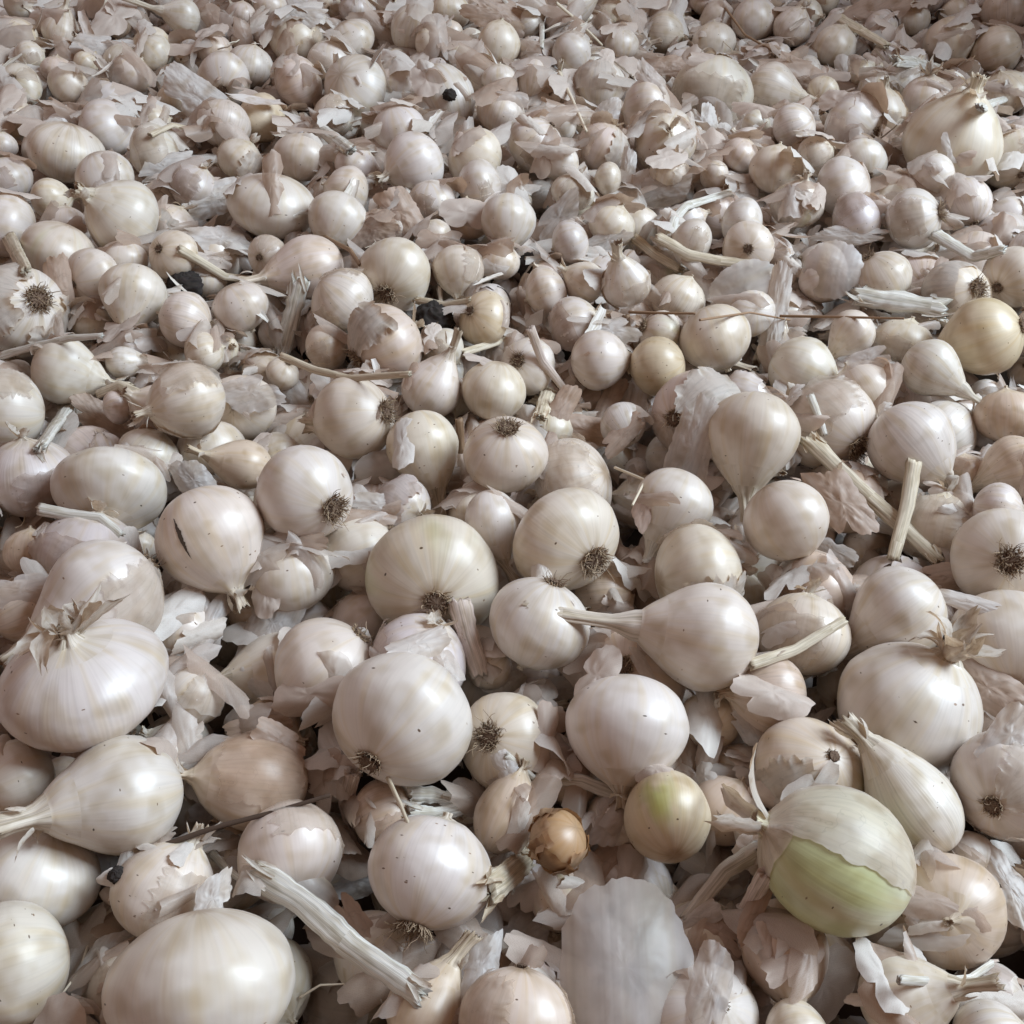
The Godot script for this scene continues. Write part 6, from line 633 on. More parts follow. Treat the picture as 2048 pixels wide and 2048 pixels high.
	skin(Vector3(-.1212, -.0083, -.3017), Vector3(.013, .8949, .4461), Vector3(.9522, -.0564, -.3002), 0.0153, 0.0062, 0.3, "b", "flat tan strip above the tan teardrop onion")
	skin(Vector3(-.1045, .0116, -.28), Vector3(.4968, .7829, .3745), Vector3(.8679, -.4062, .2859), 0.0131, 0.0077, 0.3, "b", "brown scrap right of the flat tan strip")
	skin(Vector3(-.1191, .0154, -.2033), Vector3(.2999, .8446, .4435), Vector3(-.0001, .4385, -.8987), 0.0092, 0.0072, 0.2, "w", "square pale scrap standing behind the biggest onion")
	skin(Vector3(-.0823, .0015, -.2133), Vector3(.3938, .7875, .4741), Vector3(.7906, -.3865, .4749), 0.0137, 0.0083, 0.5, "M", "clear cup rim behind the fibrous stalk")
	skin(Vector3(-.1677, -.0123, -.1894), Vector3(.1459, .9631, .2264), Vector3(.4338, .2099, -.8762), 0.0135, 0.0077, 0.3, "m", "mauve skin in the gap left of the biggest onion")
	skin(Vector3(.0935, -.0103, -.2919), Vector3(-.1822, .8946, .408), Vector3(.2898, .569, -.7696), 0.0156, 0.0061, 0.35, "b", "ribbed brown strip right of the squat onion")
	skin(Vector3(.1114, -.0007, -.2951), Vector3(-.1033, .8282, .5508), Vector3(.4541, -.4193, .7861), 0.0094, 0.0066, 0.4, "m", "folded grey flap below the beige tipped onion")
	skin(Vector3(.2134, .0344, -.2674), Vector3(-.2426, .9268, .2866), Vector3(.5203, .651, -.5527), 0.0154, 0.0094, 0.3, "w", "pale skin peeling at the right edge below the dull onion")
	skin(Vector3(-.2426, .0237, -.3592), Vector3(.2071, .8772, .4332), Vector3(.8944, -.1661, -.4152), 0.0163, 0.0094, 0.3, "m", "mauve skin at the left edge beside the sheathed neck")
	skin(Vector3(-.2609, -.0078, -.3976), Vector3(.2678, .6106, .7453), Vector3(.8671, -.4978, -.0184), 0.0076, 0.0038, 0.4, "w", "white crumpled scrap at the left edge")
	skin(Vector3(-.1772, .0147, -.4478), Vector3(.1427, .6704, .7282), Vector3(.4737, -.7299, .4928), 0.0128, 0.0106, 0.4, "m", "tooth shaped grey skin above the cracked pale onion")
	skin(Vector3(-.2176, .0009, -.7279), Vector3(.354, .7316, .5826), Vector3(.9623, -.0294, -.2703), 0.0187, 0.0127, 0.35, "w", "bright papery scrap with a thin dry stem, upper left")
	skin(Vector3(-.285, .0008, -.9723), Vector3(-.0032, .7344, .6788), Vector3(.7336, -.6744, .084), 0.0381, 0.02, 0.35, "w", "big white skin sheet in the far left")
	skin(Vector3(-.4026, -.0002, -1.0878), Vector3(.3182, .5971, .7363), Vector3(.9368, -.2456, -.2491), 0.0275, 0.0147, 0.4, "w", "white crumpled skin in the far left back")
	skin(Vector3(-.2341, 0, -.7894), Vector3(.4602, .465, .7563), Vector3(.9308, .124, -.3439), 0.0213, 0.0142, 0.4, "w", "bright torn scrap left of the wide flat white onion")
	skin(Vector3(-.3091, .0172, -.6432), Vector3(.3824, .3287, .8636), Vector3(.0894, -.856, .5091), 0.0178, 0.0096, 0.5, "b", "rolled tan skin with white tip at left")
	skin(Vector3(-.0835, .0162, -.7397), Vector3(.0898, .6787, .729), Vector3(.4744, -.7892, .3901), 0.0194, 0.0157, 0.4, "b", "brown lumpy skin in the upper middle")
	skin(Vector3(.0803, .0082, -.9136), Vector3(-.0465, .6447, .763), Vector3(.1451, .9024, -.4058), 0.0173, 0.013, 0.3, "m", "standing mauve scrap in the upper right middle")
	skin(Vector3(.1796, -.0337, -.983), Vector3(-.1267, .5939, .7945), Vector3(.2262, -.8637, .4504), 0.0215, 0.015, 0.35, "w", "upright white scrap below the large papery onion")
	skin(Vector3(.1216, .0259, -.9491), Vector3(-.0909, .647, .7571), Vector3(.6726, -.6452, .3623), 0.0175, 0.0105, 0.3, "m", "pointed pale skin behind the smooth far onion")
	skin(Vector3(.0918, .0043, -.8203), Vector3(-.2895, .6815, .6721), Vector3(.0567, .8879, -.4566), 0.0226, 0.0073, 0.5, "w", "thin twisted white shred in the upper right")
	skin(Vector3(.2232, .0167, -.5558), Vector3(-.1983, .7413, .6412), Vector3(.8801, .4749, -.0015), 0.0132, 0.0088, 0.3, "m", "grey scrap above the round smooth far onion")
	skin(Vector3(.1823, -.004, -.6391), Vector3(-.3379, .6407, .6894), Vector3(.129, .8359, -.5335), 0.0347, 0.009, 0.4, "w", "ragged white vertical shred right of the big white skin")
	skin(Vector3(.1994, -.0157, -.641), Vector3(-.0486, .7396, .6713), Vector3(.7155, .6574, -.2366), 0.0155, 0.0049, 0.6, "w", "white curled ribbon near the little tailed bulb")
	skin(Vector3(.1155, .0004, -.799), Vector3(-.2686, .3535, .896), Vector3(.97, .2431, .0089), 0.0262, 0.0135, 0.35, "m", "wide mauve skin in the upper right middle")
	skin(Vector3(.0354, .0046, -.7529), Vector3(-.1322, .5293, .8381), Vector3(.7583, .5816, -.2945), 0.0198, 0.0114, 0.35, "m", "grey skin between two far onions, upper middle")
	skin(Vector3(.0657, .0059, -.6031), Vector3(-.0762, .7977, .5983), Vector3(.9309, .3383, -.1376), 0.0153, 0.0113, 0.6, "w", "crumpled white scrap beside the hood of split skin")
	skin(Vector3(.0299, -.0047, -.5313), Vector3(.1326, .7351, .6649), Vector3(.4961, .6842, -.5345), 0.0194, 0.0081, 0.4, "b", "brown strip in the pit behind the spotted onion")
	skin(Vector3(.0492, -.0177, -.5287), Vector3(.123, .5767, .8077), Vector3(.9832, -.0832, .1622), 0.0183, 0.0101, 0.4, "b", "flat brown scrap in the pit")
	skin(Vector3(.0266, -.0206, -.566), Vector3(-.1737, .5033, .8465), Vector3(.768, -.4821, .4216), 0.0164, 0.0072, 0.4, "b", "curled brown strip at the top of the pit")
	skin(Vector3(.0627, -.0244, -.5629), Vector3(-.0857, .8783, .4704), Vector3(.3329, .7503, -.5712), 0.0197, 0.0079, 0.4, "b", "tall brown strip on the pit's right side")
	skin(Vector3(.0452, -.0273, -.5718), Vector3(-.2019, .6928, .6922), Vector3(.9358, .3073, -.1729), 0.0146, 0.0093, 0.4, "b", "reddish brown scrap deep in the pit")
	skin(Vector3(.0672, -.0035, -.5083), Vector3(-.024, .6815, .7315), Vector3(.6986, .5864, -.41), 0.0158, 0.0073, 0.4, "b", "brown strip below the pinkish onion")
	skin(Vector3(.0726, .014, -.4294), Vector3(-.3348, .7932, .5086), Vector3(.4957, .6627, -.5614), 0.0109, 0.0071, 0.4, "p", "pinkish scrap left of the thin stemmed onion")
	skin(Vector3(-.043, .0381, -.3132), Vector3(.1895, .9366, .2948), Vector3(.8986, .2088, -.3859), 0.015, 0.0077, 0.5, "w", "bright torn white skin with raised corner, middle")
	skin(Vector3(.2528, .003, -.7301), Vector3(-.1895, .5485, .8144), Vector3(.9532, .0559, .2971), 0.0225, 0.0075, 0.3, "w", "long pale shred in the right upper part")
	skin(Vector3(.0707, .0046, -.7202), Vector3(-.0734, .5318, .8437), Vector3(.8524, .4821, -.2024), 0.0148, 0.0089, 0.5, "w", "pale crumpled scrap under the two stemmed onion")
	skin(Vector3(-.107, .0111, -.7268), Vector3(.0734, .6601, .7476), Vector3(.9428, .209, -.2598), 0.0208, 0.0133, 0.4, "b", "brown papery heap right of the ragged necked onion")
	skin(Vector3(-.2868, -.0025, -.8462), Vector3(.2982, .3976, .8677), Vector3(.954, -.0566, -.2943), 0.019, 0.0124, 0.4, "w", "white scrap below the flat far onion")
	skin(Vector3(-.2038, .031, -1.0871), Vector3(.1845, .7542, .6301), Vector3(.9819, -.1331, -.135), 0.0212, 0.0125, 0.4, "w", "white scrap at the top edge")
	skin(Vector3(-.0121, .0116, -1.1464), Vector3(.3908, .541, .7447), Vector3(.9381, -.3283, .1105), 0.0355, 0.0203, 0.4, "b", "reddish brown skin at the top edge")
	skin(Vector3(.4451, -.0865, -1.4058), Vector3(-.2895, .5385, .7913), Vector3(.8515, .5185, .0783), 0.056, 0.0249, 0.4, "b", "wide brown skin in the dark top right")
	skin(Vector3(.3327, -.0853, -1.2114), Vector3(-.0938, .4079, .9082), Vector3(.8823, -.2938, .3678), 0.0335, 0.0168, 0.4, "b", "brown skin in the dark hollow")
	skin(Vector3(.1668, -.0615, -1.1944), Vector3(.0446, .6953, .7173), Vector3(.9664, .2553, .0295), 0.0218, 0.0131, 0.4, "b", "brown scrap at the edge of the dark hollow")
	scatter_scraps()


# ------------------------------------------------------------------ bookkeeping
func numbered(called: String) -> String:
	var n: int = taken.get(called, 0)
	taken[called] = n + 1
	return called if n == 0 else "%s_%03d" % [called, n]


func thing(called: String, label: String, category: String, at: Vector3, group := "") -> Node3D:
	var o := Node3D.new()
	o.name = numbered(called)
	o.position = at
	o.set_meta("label", label)
	o.set_meta("category", category)
	if group:
		o.set_meta("group", group)
	add_child(o)
	return o


func part(called: String, mesh: Mesh, mat: Material, parent: Node3D, many := false) -> MeshInstance3D:
	var o := MeshInstance3D.new()
	o.name = called
	o.mesh = mesh
	o.material_override = mat
	if many:
		o.set_meta("kind", "stuff")
	parent.add_child(o, true)
	return o


func window_light(called: String, at: Vector3, towards: Vector3, size: Vector2, color: Color, energy: float) -> void:
	var l := AreaLight3D.new()
	l.name = called
	l.area_size = size
	l.light_color = color.linear_to_srgb()
	l.light_energy = energy
	l.area_range = 12.0
	l.area_attenuation = 2.0
	l.shadow_enabled = true
	add_child(l)
	l.look_at_from_position(at, towards)


func turned(n: Vector3, roll: float) -> Basis:
	var y := n.normalized()
	var x := (Vector3.RIGHT if absf(y.x) < .8 else Vector3.FORWARD).cross(y).normalized()
	var b := Basis(x, y, x.cross(y))
	return b * Basis(Vector3.UP, roll)


# ------------------------------------------------------------------ materials
func streaks(sd: int, fine: float, broad: float, spots: int, across: float) -> Array:
	# veins running from root to neck (constant along v, closed round u), broad mottling and a few specks; returns [colour, height]
	var W := 512
	var Hh := 384
	var im := Image.create(W, Hh, false, Image.FORMAT_RGB8)
	var hm := Image.create(W, Hh, false, Image.FORMAT_RGB8)
	var n := FastNoiseLite.new()
	n.seed = sd
	n.noise_type = FastNoiseLite.TYPE_SIMPLEX
	n.frequency = 1.0
	n.fractal_octaves = 2
	for x in W:
		var a := TAU * x / W
		var ca := cos(a)
		var sa := sin(a)
		for y in Hh:
			var v := y / float(Hh)
			var f := n.get_noise_3d(ca * 13.0, sa * 13.0, v * across)
			var b := n.get_noise_3d(ca * 1.3 + 7.0, sa * 1.3, v * 3.0)
			var s := n.get_noise_3d(ca * 3.0, sa * 3.0 + 31.0, v * .8)
			var k := 1.0 - fine * maxf(0.0, f) - fine * .5 * maxf(0.0, s) - broad * maxf(0.0, b + .1)
			im.set_pixel(x, y, Color(k, k * (1.0 - .03 * maxf(0.0, b) - .03 * maxf(0.0, s)), k * (1.0 - .09 * maxf(0.0, b) - .10 * maxf(0.0, s))))
			var hgt := .5 + .35 * f + .1 * b
			hm.set_pixel(x, y, Color(hgt, hgt, hgt))
	var r := RandomNumberGenerator.new()
	r.seed = sd
	for i in spots:
		var cx := r.randi_range(3, W - 4)
		var cy := r.randi_range(50, Hh - 50)
		var q := r.randf_range(.7, 2.6)
		var dark := r.randf_range(.35, .8)
		for dx in range(-3, 4):
			for dy in range(-3, 4):
				if dx * dx + dy * dy < q * q:
					im.set_pixel(cx + dx, cy + dy, im.get_pixel(cx + dx, cy + dy) * Color(dark, dark * .86, dark * .74))
	for img in [im, hm]:
		img.generate_mipmaps()
	var nm := hm.duplicate() as Image
	nm.clear_mipmaps()
	nm.bump_map_to_normal_map(2.2)
	return [ImageTexture.create_from_image(im), ImageTexture.create_from_image(nm), ImageTexture.create_from_image(hm)]


func paper_texture(sd: int) -> Array:
	var W := 512
	var im := Image.create(W, W, false, Image.FORMAT_RGB8)
	var hm := Image.create(W, W, false, Image.FORMAT_RGB8)
	var n := FastNoiseLite.new()
	n.seed = sd
	n.noise_type = FastNoiseLite.TYPE_SIMPLEX
	n.frequency = 1.0
	n.fractal_octaves = 3
	for x in W:
		for y in W:
			var u := x / float(W)
			var v := y / float(W)
			var vein := n.get_noise_2d(u * 34.0, v * 2.2)
			var mot := n.get_noise_2d(u * 4.0 + 9.0, v * 4.0)
			var wr := absf(n.get_noise_2d(u * 7.0, v * 5.0 + 20.0))
			var k := 1.0 - .07 * maxf(0.0, vein) - .14 * maxf(0.0, mot) - .06 * (1.0 - smoothstep(0.0, .05, wr))
			im.set_pixel(x, y, Color(k, k * (1.0 - .05 * maxf(0.0, mot)), k * (1.0 - .11 * maxf(0.0, mot))))
			var h := .5 + .22 * vein + .28 * wr
			hm.set_pixel(x, y, Color(h, h, h))
	var nm := hm.duplicate() as Image
	nm.bump_map_to_normal_map(3.0)
	return [ImageTexture.create_from_image(im), ImageTexture.create_from_image(nm)]


func mat(rough: float, tex: Array, bump: float) -> StandardMaterial3D:
	var m := StandardMaterial3D.new()
	m.vertex_color_use_as_albedo = true
	m.roughness = rough
	m.metallic_specular = .5
	if tex:
		m.albedo_texture = tex[0]
		m.normal_enabled = true
		m.normal_texture = tex[1]
		m.normal_scale = bump
	return m


func materials() -> void:
	for k in 3:
		var m := mat(.43, streaks(40 + k, [.03, .045, .09][k], .10, 12 + 10 * k, 1.1), [.06, .10, .2][k])
		m.clearcoat_enabled = true
		m.clearcoat = .5
		m.clearcoat_roughness = .35
		M["bulb_%d" % k] = m
	var p := paper_texture(5)
	M.paper = mat(.5, p, .17)
	M.paper.cull_mode = BaseMaterial3D.CULL_DISABLED
	M.paper.backlight_enabled = true
	M.paper.backlight = Color(.85, .76, .66)
	M.shell = mat(.40, streaks(91, .06, .16, 6, .7), .12)
	M.shell.cull_mode = BaseMaterial3D.CULL_DISABLED
	M.shell.backlight_enabled = true
	M.shell.backlight = Color(.8, .73, .68)
	M.shell.transparency = BaseMaterial3D.TRANSPARENCY_ALPHA
	M.shell.albedo_color = Color(1, 1, 1, .8)
	M.shell.clearcoat_enabled = true
	M.shell.clearcoat = .25
	M.shell.clearcoat_roughness = .35
	M.clear = M.paper.duplicate()
	M.clear.roughness = .38
	M.clear.transparency = BaseMaterial3D.TRANSPARENCY_ALPHA
	M.clear.albedo_color = Color(1, 1, 1, .72)
	M.film = M.paper.duplicate()
	M.film.roughness = .36
	M.film.transparency = BaseMaterial3D.TRANSPARENCY_ALPHA
	M.film.albedo_color = Color(1, 1, 1, .5)
	M.neck = mat(.62, streaks(77, .28, .14, 4, .8), .8)
	M.neck.cull_mode = BaseMaterial3D.CULL_DISABLED
	M.roots = mat(.9, [], 0.0)
	M.clod = mat(.95, [], 0.0)
	M.soil = StandardMaterial3D.new()
	M.soil.albedo_color = Color(.10, .068, .048).linear_to_srgb()
	M.soil.roughness = .95
	M.scrap = mat(.55, p, .25)
	M.scrap.cull_mode = BaseMaterial3D.CULL_DISABLED
	M.scrap.backlight_enabled = true
	M.scrap.backlight = Color(.7, .62, .54)


# ------------------------------------------------------------------ meshes
func sheet(P: Array, C: Array, U: Array, from: int, to: int, closed: bool) -> ArrayMesh:
	# rows of points joined into a surface; normals come from the whole sheet, so that two pieces cut from it meet smoothly
	var nc: int = P[0].size()
	var verts := PackedVector3Array()
	var norms := PackedVector3Array()
	var cols := PackedColorArray()
	var uvs := PackedVector2Array()
	var tang := PackedFloat32Array()
	var idx := PackedInt32Array()
	var last := P.size() - 1
	for i in range(from, to + 1):
		var r: PackedVector3Array = P[i]
		var r0: PackedVector3Array = P[maxi(i - 1, 0)]
		var r1: PackedVector3Array = P[mini(i + 1, last)]
		for c in nc:
			var c0 := c - 1
			var c1 := c + 1
			if closed:
				if c0 < 0: c0 = nc - 2
				if c1 > nc - 1: c1 = 1
			else:
				c0 = maxi(c0, 0)
				c1 = mini(c1, nc - 1)
			var du := r[c1] - r[c0]
			var n := (r1[c] - r0[c]).cross(du)
			if n.length_squared() < 1e-16:
				n = Vector3(0, -1, 0) if i == 0 else Vector3(0, 1, 0)
			n = n.normalized()
			verts.append(r[c])
			norms.append(n)
			var t := du.normalized() if du.length_squared() > 1e-14 else Vector3.RIGHT
			tang.append_array([t.x, t.y, t.z, 1.0])
		cols.append_array(C[i])
		uvs.append_array(U[i])
	for i in to - from:
		for c in nc - 1:
			var a := i * nc + c
			idx.append_array([a, a + 1, a + nc + 1, a, a + nc + 1, a + nc])
	var arr := []
	arr.resize(Mesh.ARRAY_MAX)
	arr[Mesh.ARRAY_VERTEX] = verts
	arr[Mesh.ARRAY_NORMAL] = norms
	arr[Mesh.ARRAY_TANGENT] = tang
	arr[Mesh.ARRAY_COLOR] = cols
	arr[Mesh.ARRAY_TEX_UV] = uvs
	arr[Mesh.ARRAY_INDEX] = idx
	var m := ArrayMesh.new()
	m.add_surface_from_arrays(Mesh.PRIMITIVE_TRIANGLES, arr)
	return m


func smax(a: float, b: float, k: float) -> float:
	var h := maxf(k - absf(a - b), 0.0) / k
	return maxf(a, b) + h * h * k * .25


# An onion's outline in units of its radius: [rows of (y, r), the row where the neck starts]
func outline(h: float, neck: String, nb: int) -> Array:
	var L := .13
	var rn := .085
	var tear := .04
	match neck.left(1):
		"1":
			L = rng.randf_range(.32, .45); rn = .155; tear = .18
		"2":
			L = rng.randf_range(.75, 1.05); rn = .195; tear = .34
		"3":
			L = 2.15; rn = .145; tear = .36
		"f":
			L = .20; rn = .15; tear = .05
	if neck.ends_with("t"):
		rn *= 1.45
	var rows: Array = []
	for i in nb + 1:
		var th := PI * .935 * i / nb
		var y := -h * cos(th)
		var r := sin(th)
		if y > 0.0:
			var q := y / h
			r = smax(r * (1.0 - tear * .45 * q * q), rn * smoothstep(.15, 1.0, q), .16 + tear * 1.1)
			y *= 1.0 + tear * q * q
		rows.append(Vector2(y, r))
	var e: Vector2 = rows[-1]
	var m := 5 if L < .3 else (9 if L < 1.2 else 16)
	for i in range(1, m + 1):
		var t := i / float(m)
		var r := lerpf(e.y, rn * (1.0 - .22 * t + .25 * t * t * t), smoothstep(0.0, .45 if L < .6 else .28, t))
		rows.append(Vector2(e.x + L * t, r))
	return [rows, nb, L, rn]


func onion_rows(R: float, h: float, neck: String, tint: String, nu: int, nb: int) -> Dictionary:
	var o := outline(h, neck, nb)
	var rows: Array = o[0]
	var L: float = o[2]
	var sd := rng.randf() * 100.0
	var pa := rng.randf() * TAU
	var pb := rng.randf() * TAU
	var bend := rng.randf_range(-.3, .3) if L > .3 else 0.0
	if L > 1.5:
		bend *= .15
	var lean := rng.randf_range(-.05, .05) if L < 1.5 else 0.0
	var flutes := rng.randi_range(4, 7)
	var base: Color = TINT[tint.left(1)]
	var wob := rng.randf_range(.93, 1.03)
	base = Color(base.r * wob, base.g * wob * rng.randf_range(.985, 1.01), base.b * wob * rng.randf_range(.94, 1.03))
	var straw: Color = TINT.k
	var stain := Color(.34, .23, .14)
	var stained := rng.randf_range(.10, .24)
	var green := tint.begins_with("g") or (false and tint.begins_with("y") and rng.randf() < .5) or rng.randf() < .07
	var P: Array = []
	var C: Array = []
	var U: Array = []
	var top: float = rows[-1].x
	var n_rows := rows.size()
	for i in n_rows:
		var y: float = rows[i].x
		var r: float = rows[i].y
		var t := clampf((y - h * .8) / maxf(top - h * .8, .01), 0.0, 1.0)
		var ring := PackedVector3Array()
		var col := PackedColorArray()
		var uv := PackedVector2Array()
		var frayed := smoothstep(.72, 1.0, t) if L > .2 else 0.0
		var q := maxf(0.0, y - h * .75)
		for c in nu + 1:
			var cc := c % nu
			var ph := TAU * cc / nu
			var rr := r * (1.0 + .034 * sin(2.0 * ph + pa) + .020 * sin(3.0 * ph + pb) + .010 * absf(sin(ph * 2.5 + pb)))
			rr += .032 * nz.get_noise_3d(cos(ph) * r + sd, y * 1.2, sin(ph) * r) * smoothstep(0.0, .3, r)
			var fl := smoothstep(.15, .6, t)
			rr *= 1.0 + fl * .34 * (absf(sin(ph * flutes * .5 + pa)) - .6) + .05 * fl * nz.get_noise_2d(ph * 3.0 + sd, y * 8.0)
			var yy := y
			if frayed > 0.0:
				var nn := nz.get_noise_2d(cos(ph) * 2.6 + sd, sin(ph) * 2.6)
				yy += frayed * (.30 * minf(L, .7)) * nn
				rr *= 1.0 + frayed * (.35 * nn + .12)
			ring.append(Vector3(rr * cos(ph) + bend * q * q + lean * y * y, yy, rr * sin(ph) * (1.0 - .38 * fl)) * R)
			# colour: veins, the brown round the root plate, the straw of the neck
			var k := base
			var st := nz.get_noise_3d(cos(ph) * 1.7 + sd, y * .5 + 5.0, sin(ph) * 1.7)
			k = k * (1.0 + .04 * st)
			if green:
				var gq := smoothstep(.02, .36, nz.get_noise_3d(cos(ph) * 1.3 + sd, y * .25, sin(ph) * 1.3) + .06 * sin(ph * 17.0) + (.42 if tint.begins_with("g") else -.05)) * smoothstep(-.9, -.2, y) * (1.0 - smoothstep(.75, 1.0, y / h))
				k = k.lerp(Color(.52, .545, .27), gq * (.8 if tint.begins_with("g") else .42))
			if tint.ends_with("+"):
				var sq := exp(-pow(angle_difference(ph, 0.0) / .38, 2.0)) * smoothstep(.0, .3, .25 + nz.get_noise_2d(ph * 9.0, y * .6)) * smoothstep(-.9, -.4, y) * (1.0 - smoothstep(.15, .6, y))
				k = k.lerp(Color(.42, .44, .10), sq * .8)
			var near_root := smoothstep(stained + .14, stained - .06, r + .10 * nz.get_noise_2d(ph * 4.0, sd)) * (1.0 if y < 0.0 else 0.0)
			k = k.lerp(stain, near_root * .75)
			k = k.lerp(straw, smoothstep(.0, .55, t) * .55)
			k = k.lerp(Color(.36, .25, .15), frayed * clampf(.35 + .6 * nz.get_noise_2d(ph * 2.0, sd + 9.0), 0.0, .8))
			col.append(Color(k.r, k.g, k.b, 1.0))
			uv.append(Vector2(c / float(nu), .5 + .5 * clampf(y / h, -1.0, 1.0) + .5 * q))
		P.append(ring)
		C.append(col)
		U.append(uv)
	# the open end of the neck, turned in
	for k in 2:
		var ring := PackedVector3Array()
		var col := PackedColorArray()
		for c in nu + 1:
			var e: Vector3 = P[n_rows - 1][c]
			var mid := Vector3(bend * pow(maxf(0.0, top - h * .75), 2.0) + lean * top * top, top, 0) * R
			var v := mid.lerp(e, .72 - .5 * k)
			ring.append(v - Vector3(0, (.04 + .10 * k) * R * minf(1.0, L * 2.0), 0))
			col.append(Color(.27, .18, .11))
		P.append(ring)
		C.append(col)
		U.append(U[n_rows - 1])
	return {"P": P, "C": C, "U": U, "split": o[1], "tip": Vector3(bend * pow(maxf(0.0, top - h * .75), 2.0) + lean * top * top, top, 0) * R, "rn": o[3], "L": L}


# A piece of papery skin lying on the bulb: a window of the bulb's own sheet with torn edges, a little proud of it
func skin_patch(D: Dictionary, R: float, nu: int, from: float, wide: float, v0: float, v1: float, lift: float, tint: Color, torn := 1.0) -> ArrayMesh:
	var P: Array = D.P
	var split: int = D.split
	var A := clampi(int(wide * (70 if nu > 30 else 26)), 5, 60)
	var B := 34 if nu > 30 else 16
	var sd := rng.randf() * 50.0
	var Q: Array = []
	var C: Array = []
	var U: Array = []
	for j in B + 1:
		var tv := j / float(B)
		var ring := PackedVector3Array()
		var col := PackedColorArray()
		var uv := PackedVector2Array()
		for i in A + 1:
			var tu := i / float(A)
			var wu := pow(absf(2.0 * tu - 1.0), 2.0) * (1.0 - pow(absf(2.0 * tv - 1.0), 8.0))
			var wv := pow(absf(2.0 * tv - 1.0), 2.0) * (1.0 - pow(absf(2.0 * tu - 1.0), 8.0))
			var a0 := from + minf(.045, wide * .22) * wu * torn * nz.get_noise_2d(tv * 5.0, sd) + minf(.012, wide * .08) * wu * torn * nz.get_noise_2d(tv * 22.0, sd)
			var a1 := from + wide + minf(.045, wide * .22) * wu * torn * nz.get_noise_2d(tv * 5.0, sd + 9.0) + minf(.012, wide * .08) * wu * torn * nz.get_noise_2d(tv * 22.0, sd + 9.0)
			var b0 := v0 + .07 * wv * torn * nz.get_noise_2d(tu * 5.0, sd + 3.0) + .022 * wv * torn * nz.get_noise_2d(tu * 20.0, sd + 4.0)
			var b1 := v1 + .07 * wv * torn * nz.get_noise_2d(tu * 5.0, sd + 5.0) + .022 * wv * torn * nz.get_noise_2d(tu * 20.0, sd + 6.0)
			if wide < .02:
				a1 = a0 + wide * (sin(PI * tv) + .35 * nz.get_noise_2d(tv * 9.0, sd))
			var u := lerpf(a0, a1, tu)
			var v := clampf(lerpf(b0, b1, tv), .03, 1.0)
			var fr := v * split
			var i0 := clampi(int(fr), 0, split - 1)
			var uu := (u - floorf(u)) * nu
			var c0 := int(uu) % nu
			var w := uu - floorf(uu)
			var s := fr - i0
			var lo: Vector3 = P[i0][c0].lerp(P[i0][c0 + 1], w)
			var hi: Vector3 = P[i0 + 1][c0].lerp(P[i0 + 1][c0 + 1], w)
			var p := lo.lerp(hi, s)
			var out := (p - Vector3(0, p.y * .3, 0)).normalized()
			var edge := maxf(absf(2.0 * tu - 1.0), absf(2.0 * tv - 1.0))
			var up := .012 + lift * (pow(edge, 5.0) * (.6 + .8 * nz.get_noise_2d(u * 6.0 + sd, v * 5.0))) + .012 * absf(nz.get_noise_2d(u * 9.0, v * 7.0 + sd))
			ring.append(p + out * R * maxf(.008, up))
			var k := tint * (1.0 + .12 * nz.get_noise_2d(u * 14.0 + sd, v * 1.5))
			col.append(Color(k.r, k.g, k.b))
			uv.append(Vector2(u * 1.6, v * .8))
		Q.append(ring)
		C.append(col)
		U.append(uv)
	return sheet(Q, C, U, 0, B, false)


# A torn ribbon of dry skin: starts at FROM, runs along DIR and curls
func ribbon(from: Vector3, dir: Vector3, side: Vector3, length: float, width: float, curl: float, tint: Color, nl := 9) -> ArrayMesh:
	var sd := rng.randf() * 60.0
	var Q: Array = []
	var C: Array = []
	var U: Array = []
	var p := from
	var d := dir.normalized()
	var s := side.normalized()
	var NA := 6
	for j in nl + 1:
		var t := j / float(nl)
		var ring := PackedVector3Array()
		var col := PackedColorArray()
		var uv := PackedVector2Array()
		var up := s.cross(d).normalized()
		var w := width * (.75 + .45 * sin(t * 2.4) + .35 * nz.get_noise_2d(t * 4.0, sd)) * (1.0 - .55 * smoothstep(.6, 1.0, t))
		for i in NA + 1:
			var u := i / float(NA) * 2.0 - 1.0
			var ragged := 1.0 + .3 * nz.get_noise_2d(t * 14.0, sd + signf(u) * 7.0)
			var tip := d * (length * .28 * nz.get_noise_2d(u * 2.2 + sd, 3.0)) * smoothstep(.6, 1.0, t)
			ring.append(p + s * (u * w * .5 * ragged) + up * (w * .22 * (u * u) + .05 * w * nz.get_noise_2d(u * 2.0, t * 4.0 + sd)) + tip)
			var k := tint * (1.0 + .15 * nz.get_noise_2d(u * 5.0 + sd, t))
			col.append(Color(k.r, k.g, k.b))
			uv.append(Vector2(u * .25 + sd, t * .6))
		Q.append(ring)
		C.append(col)
		U.append(uv)
		p += d * (length / nl)
		var turn := (curl + .5 * nz.get_noise_2d(t * 3.0, sd + 20.0)) / nl
		d = d.rotated(s, turn).normalized()
		s = s.rotated(d, .5 * nz.get_noise_2d(sd, t * 2.0) / nl * 3.0)
	return sheet(Q, C, U, 0, nl, false)


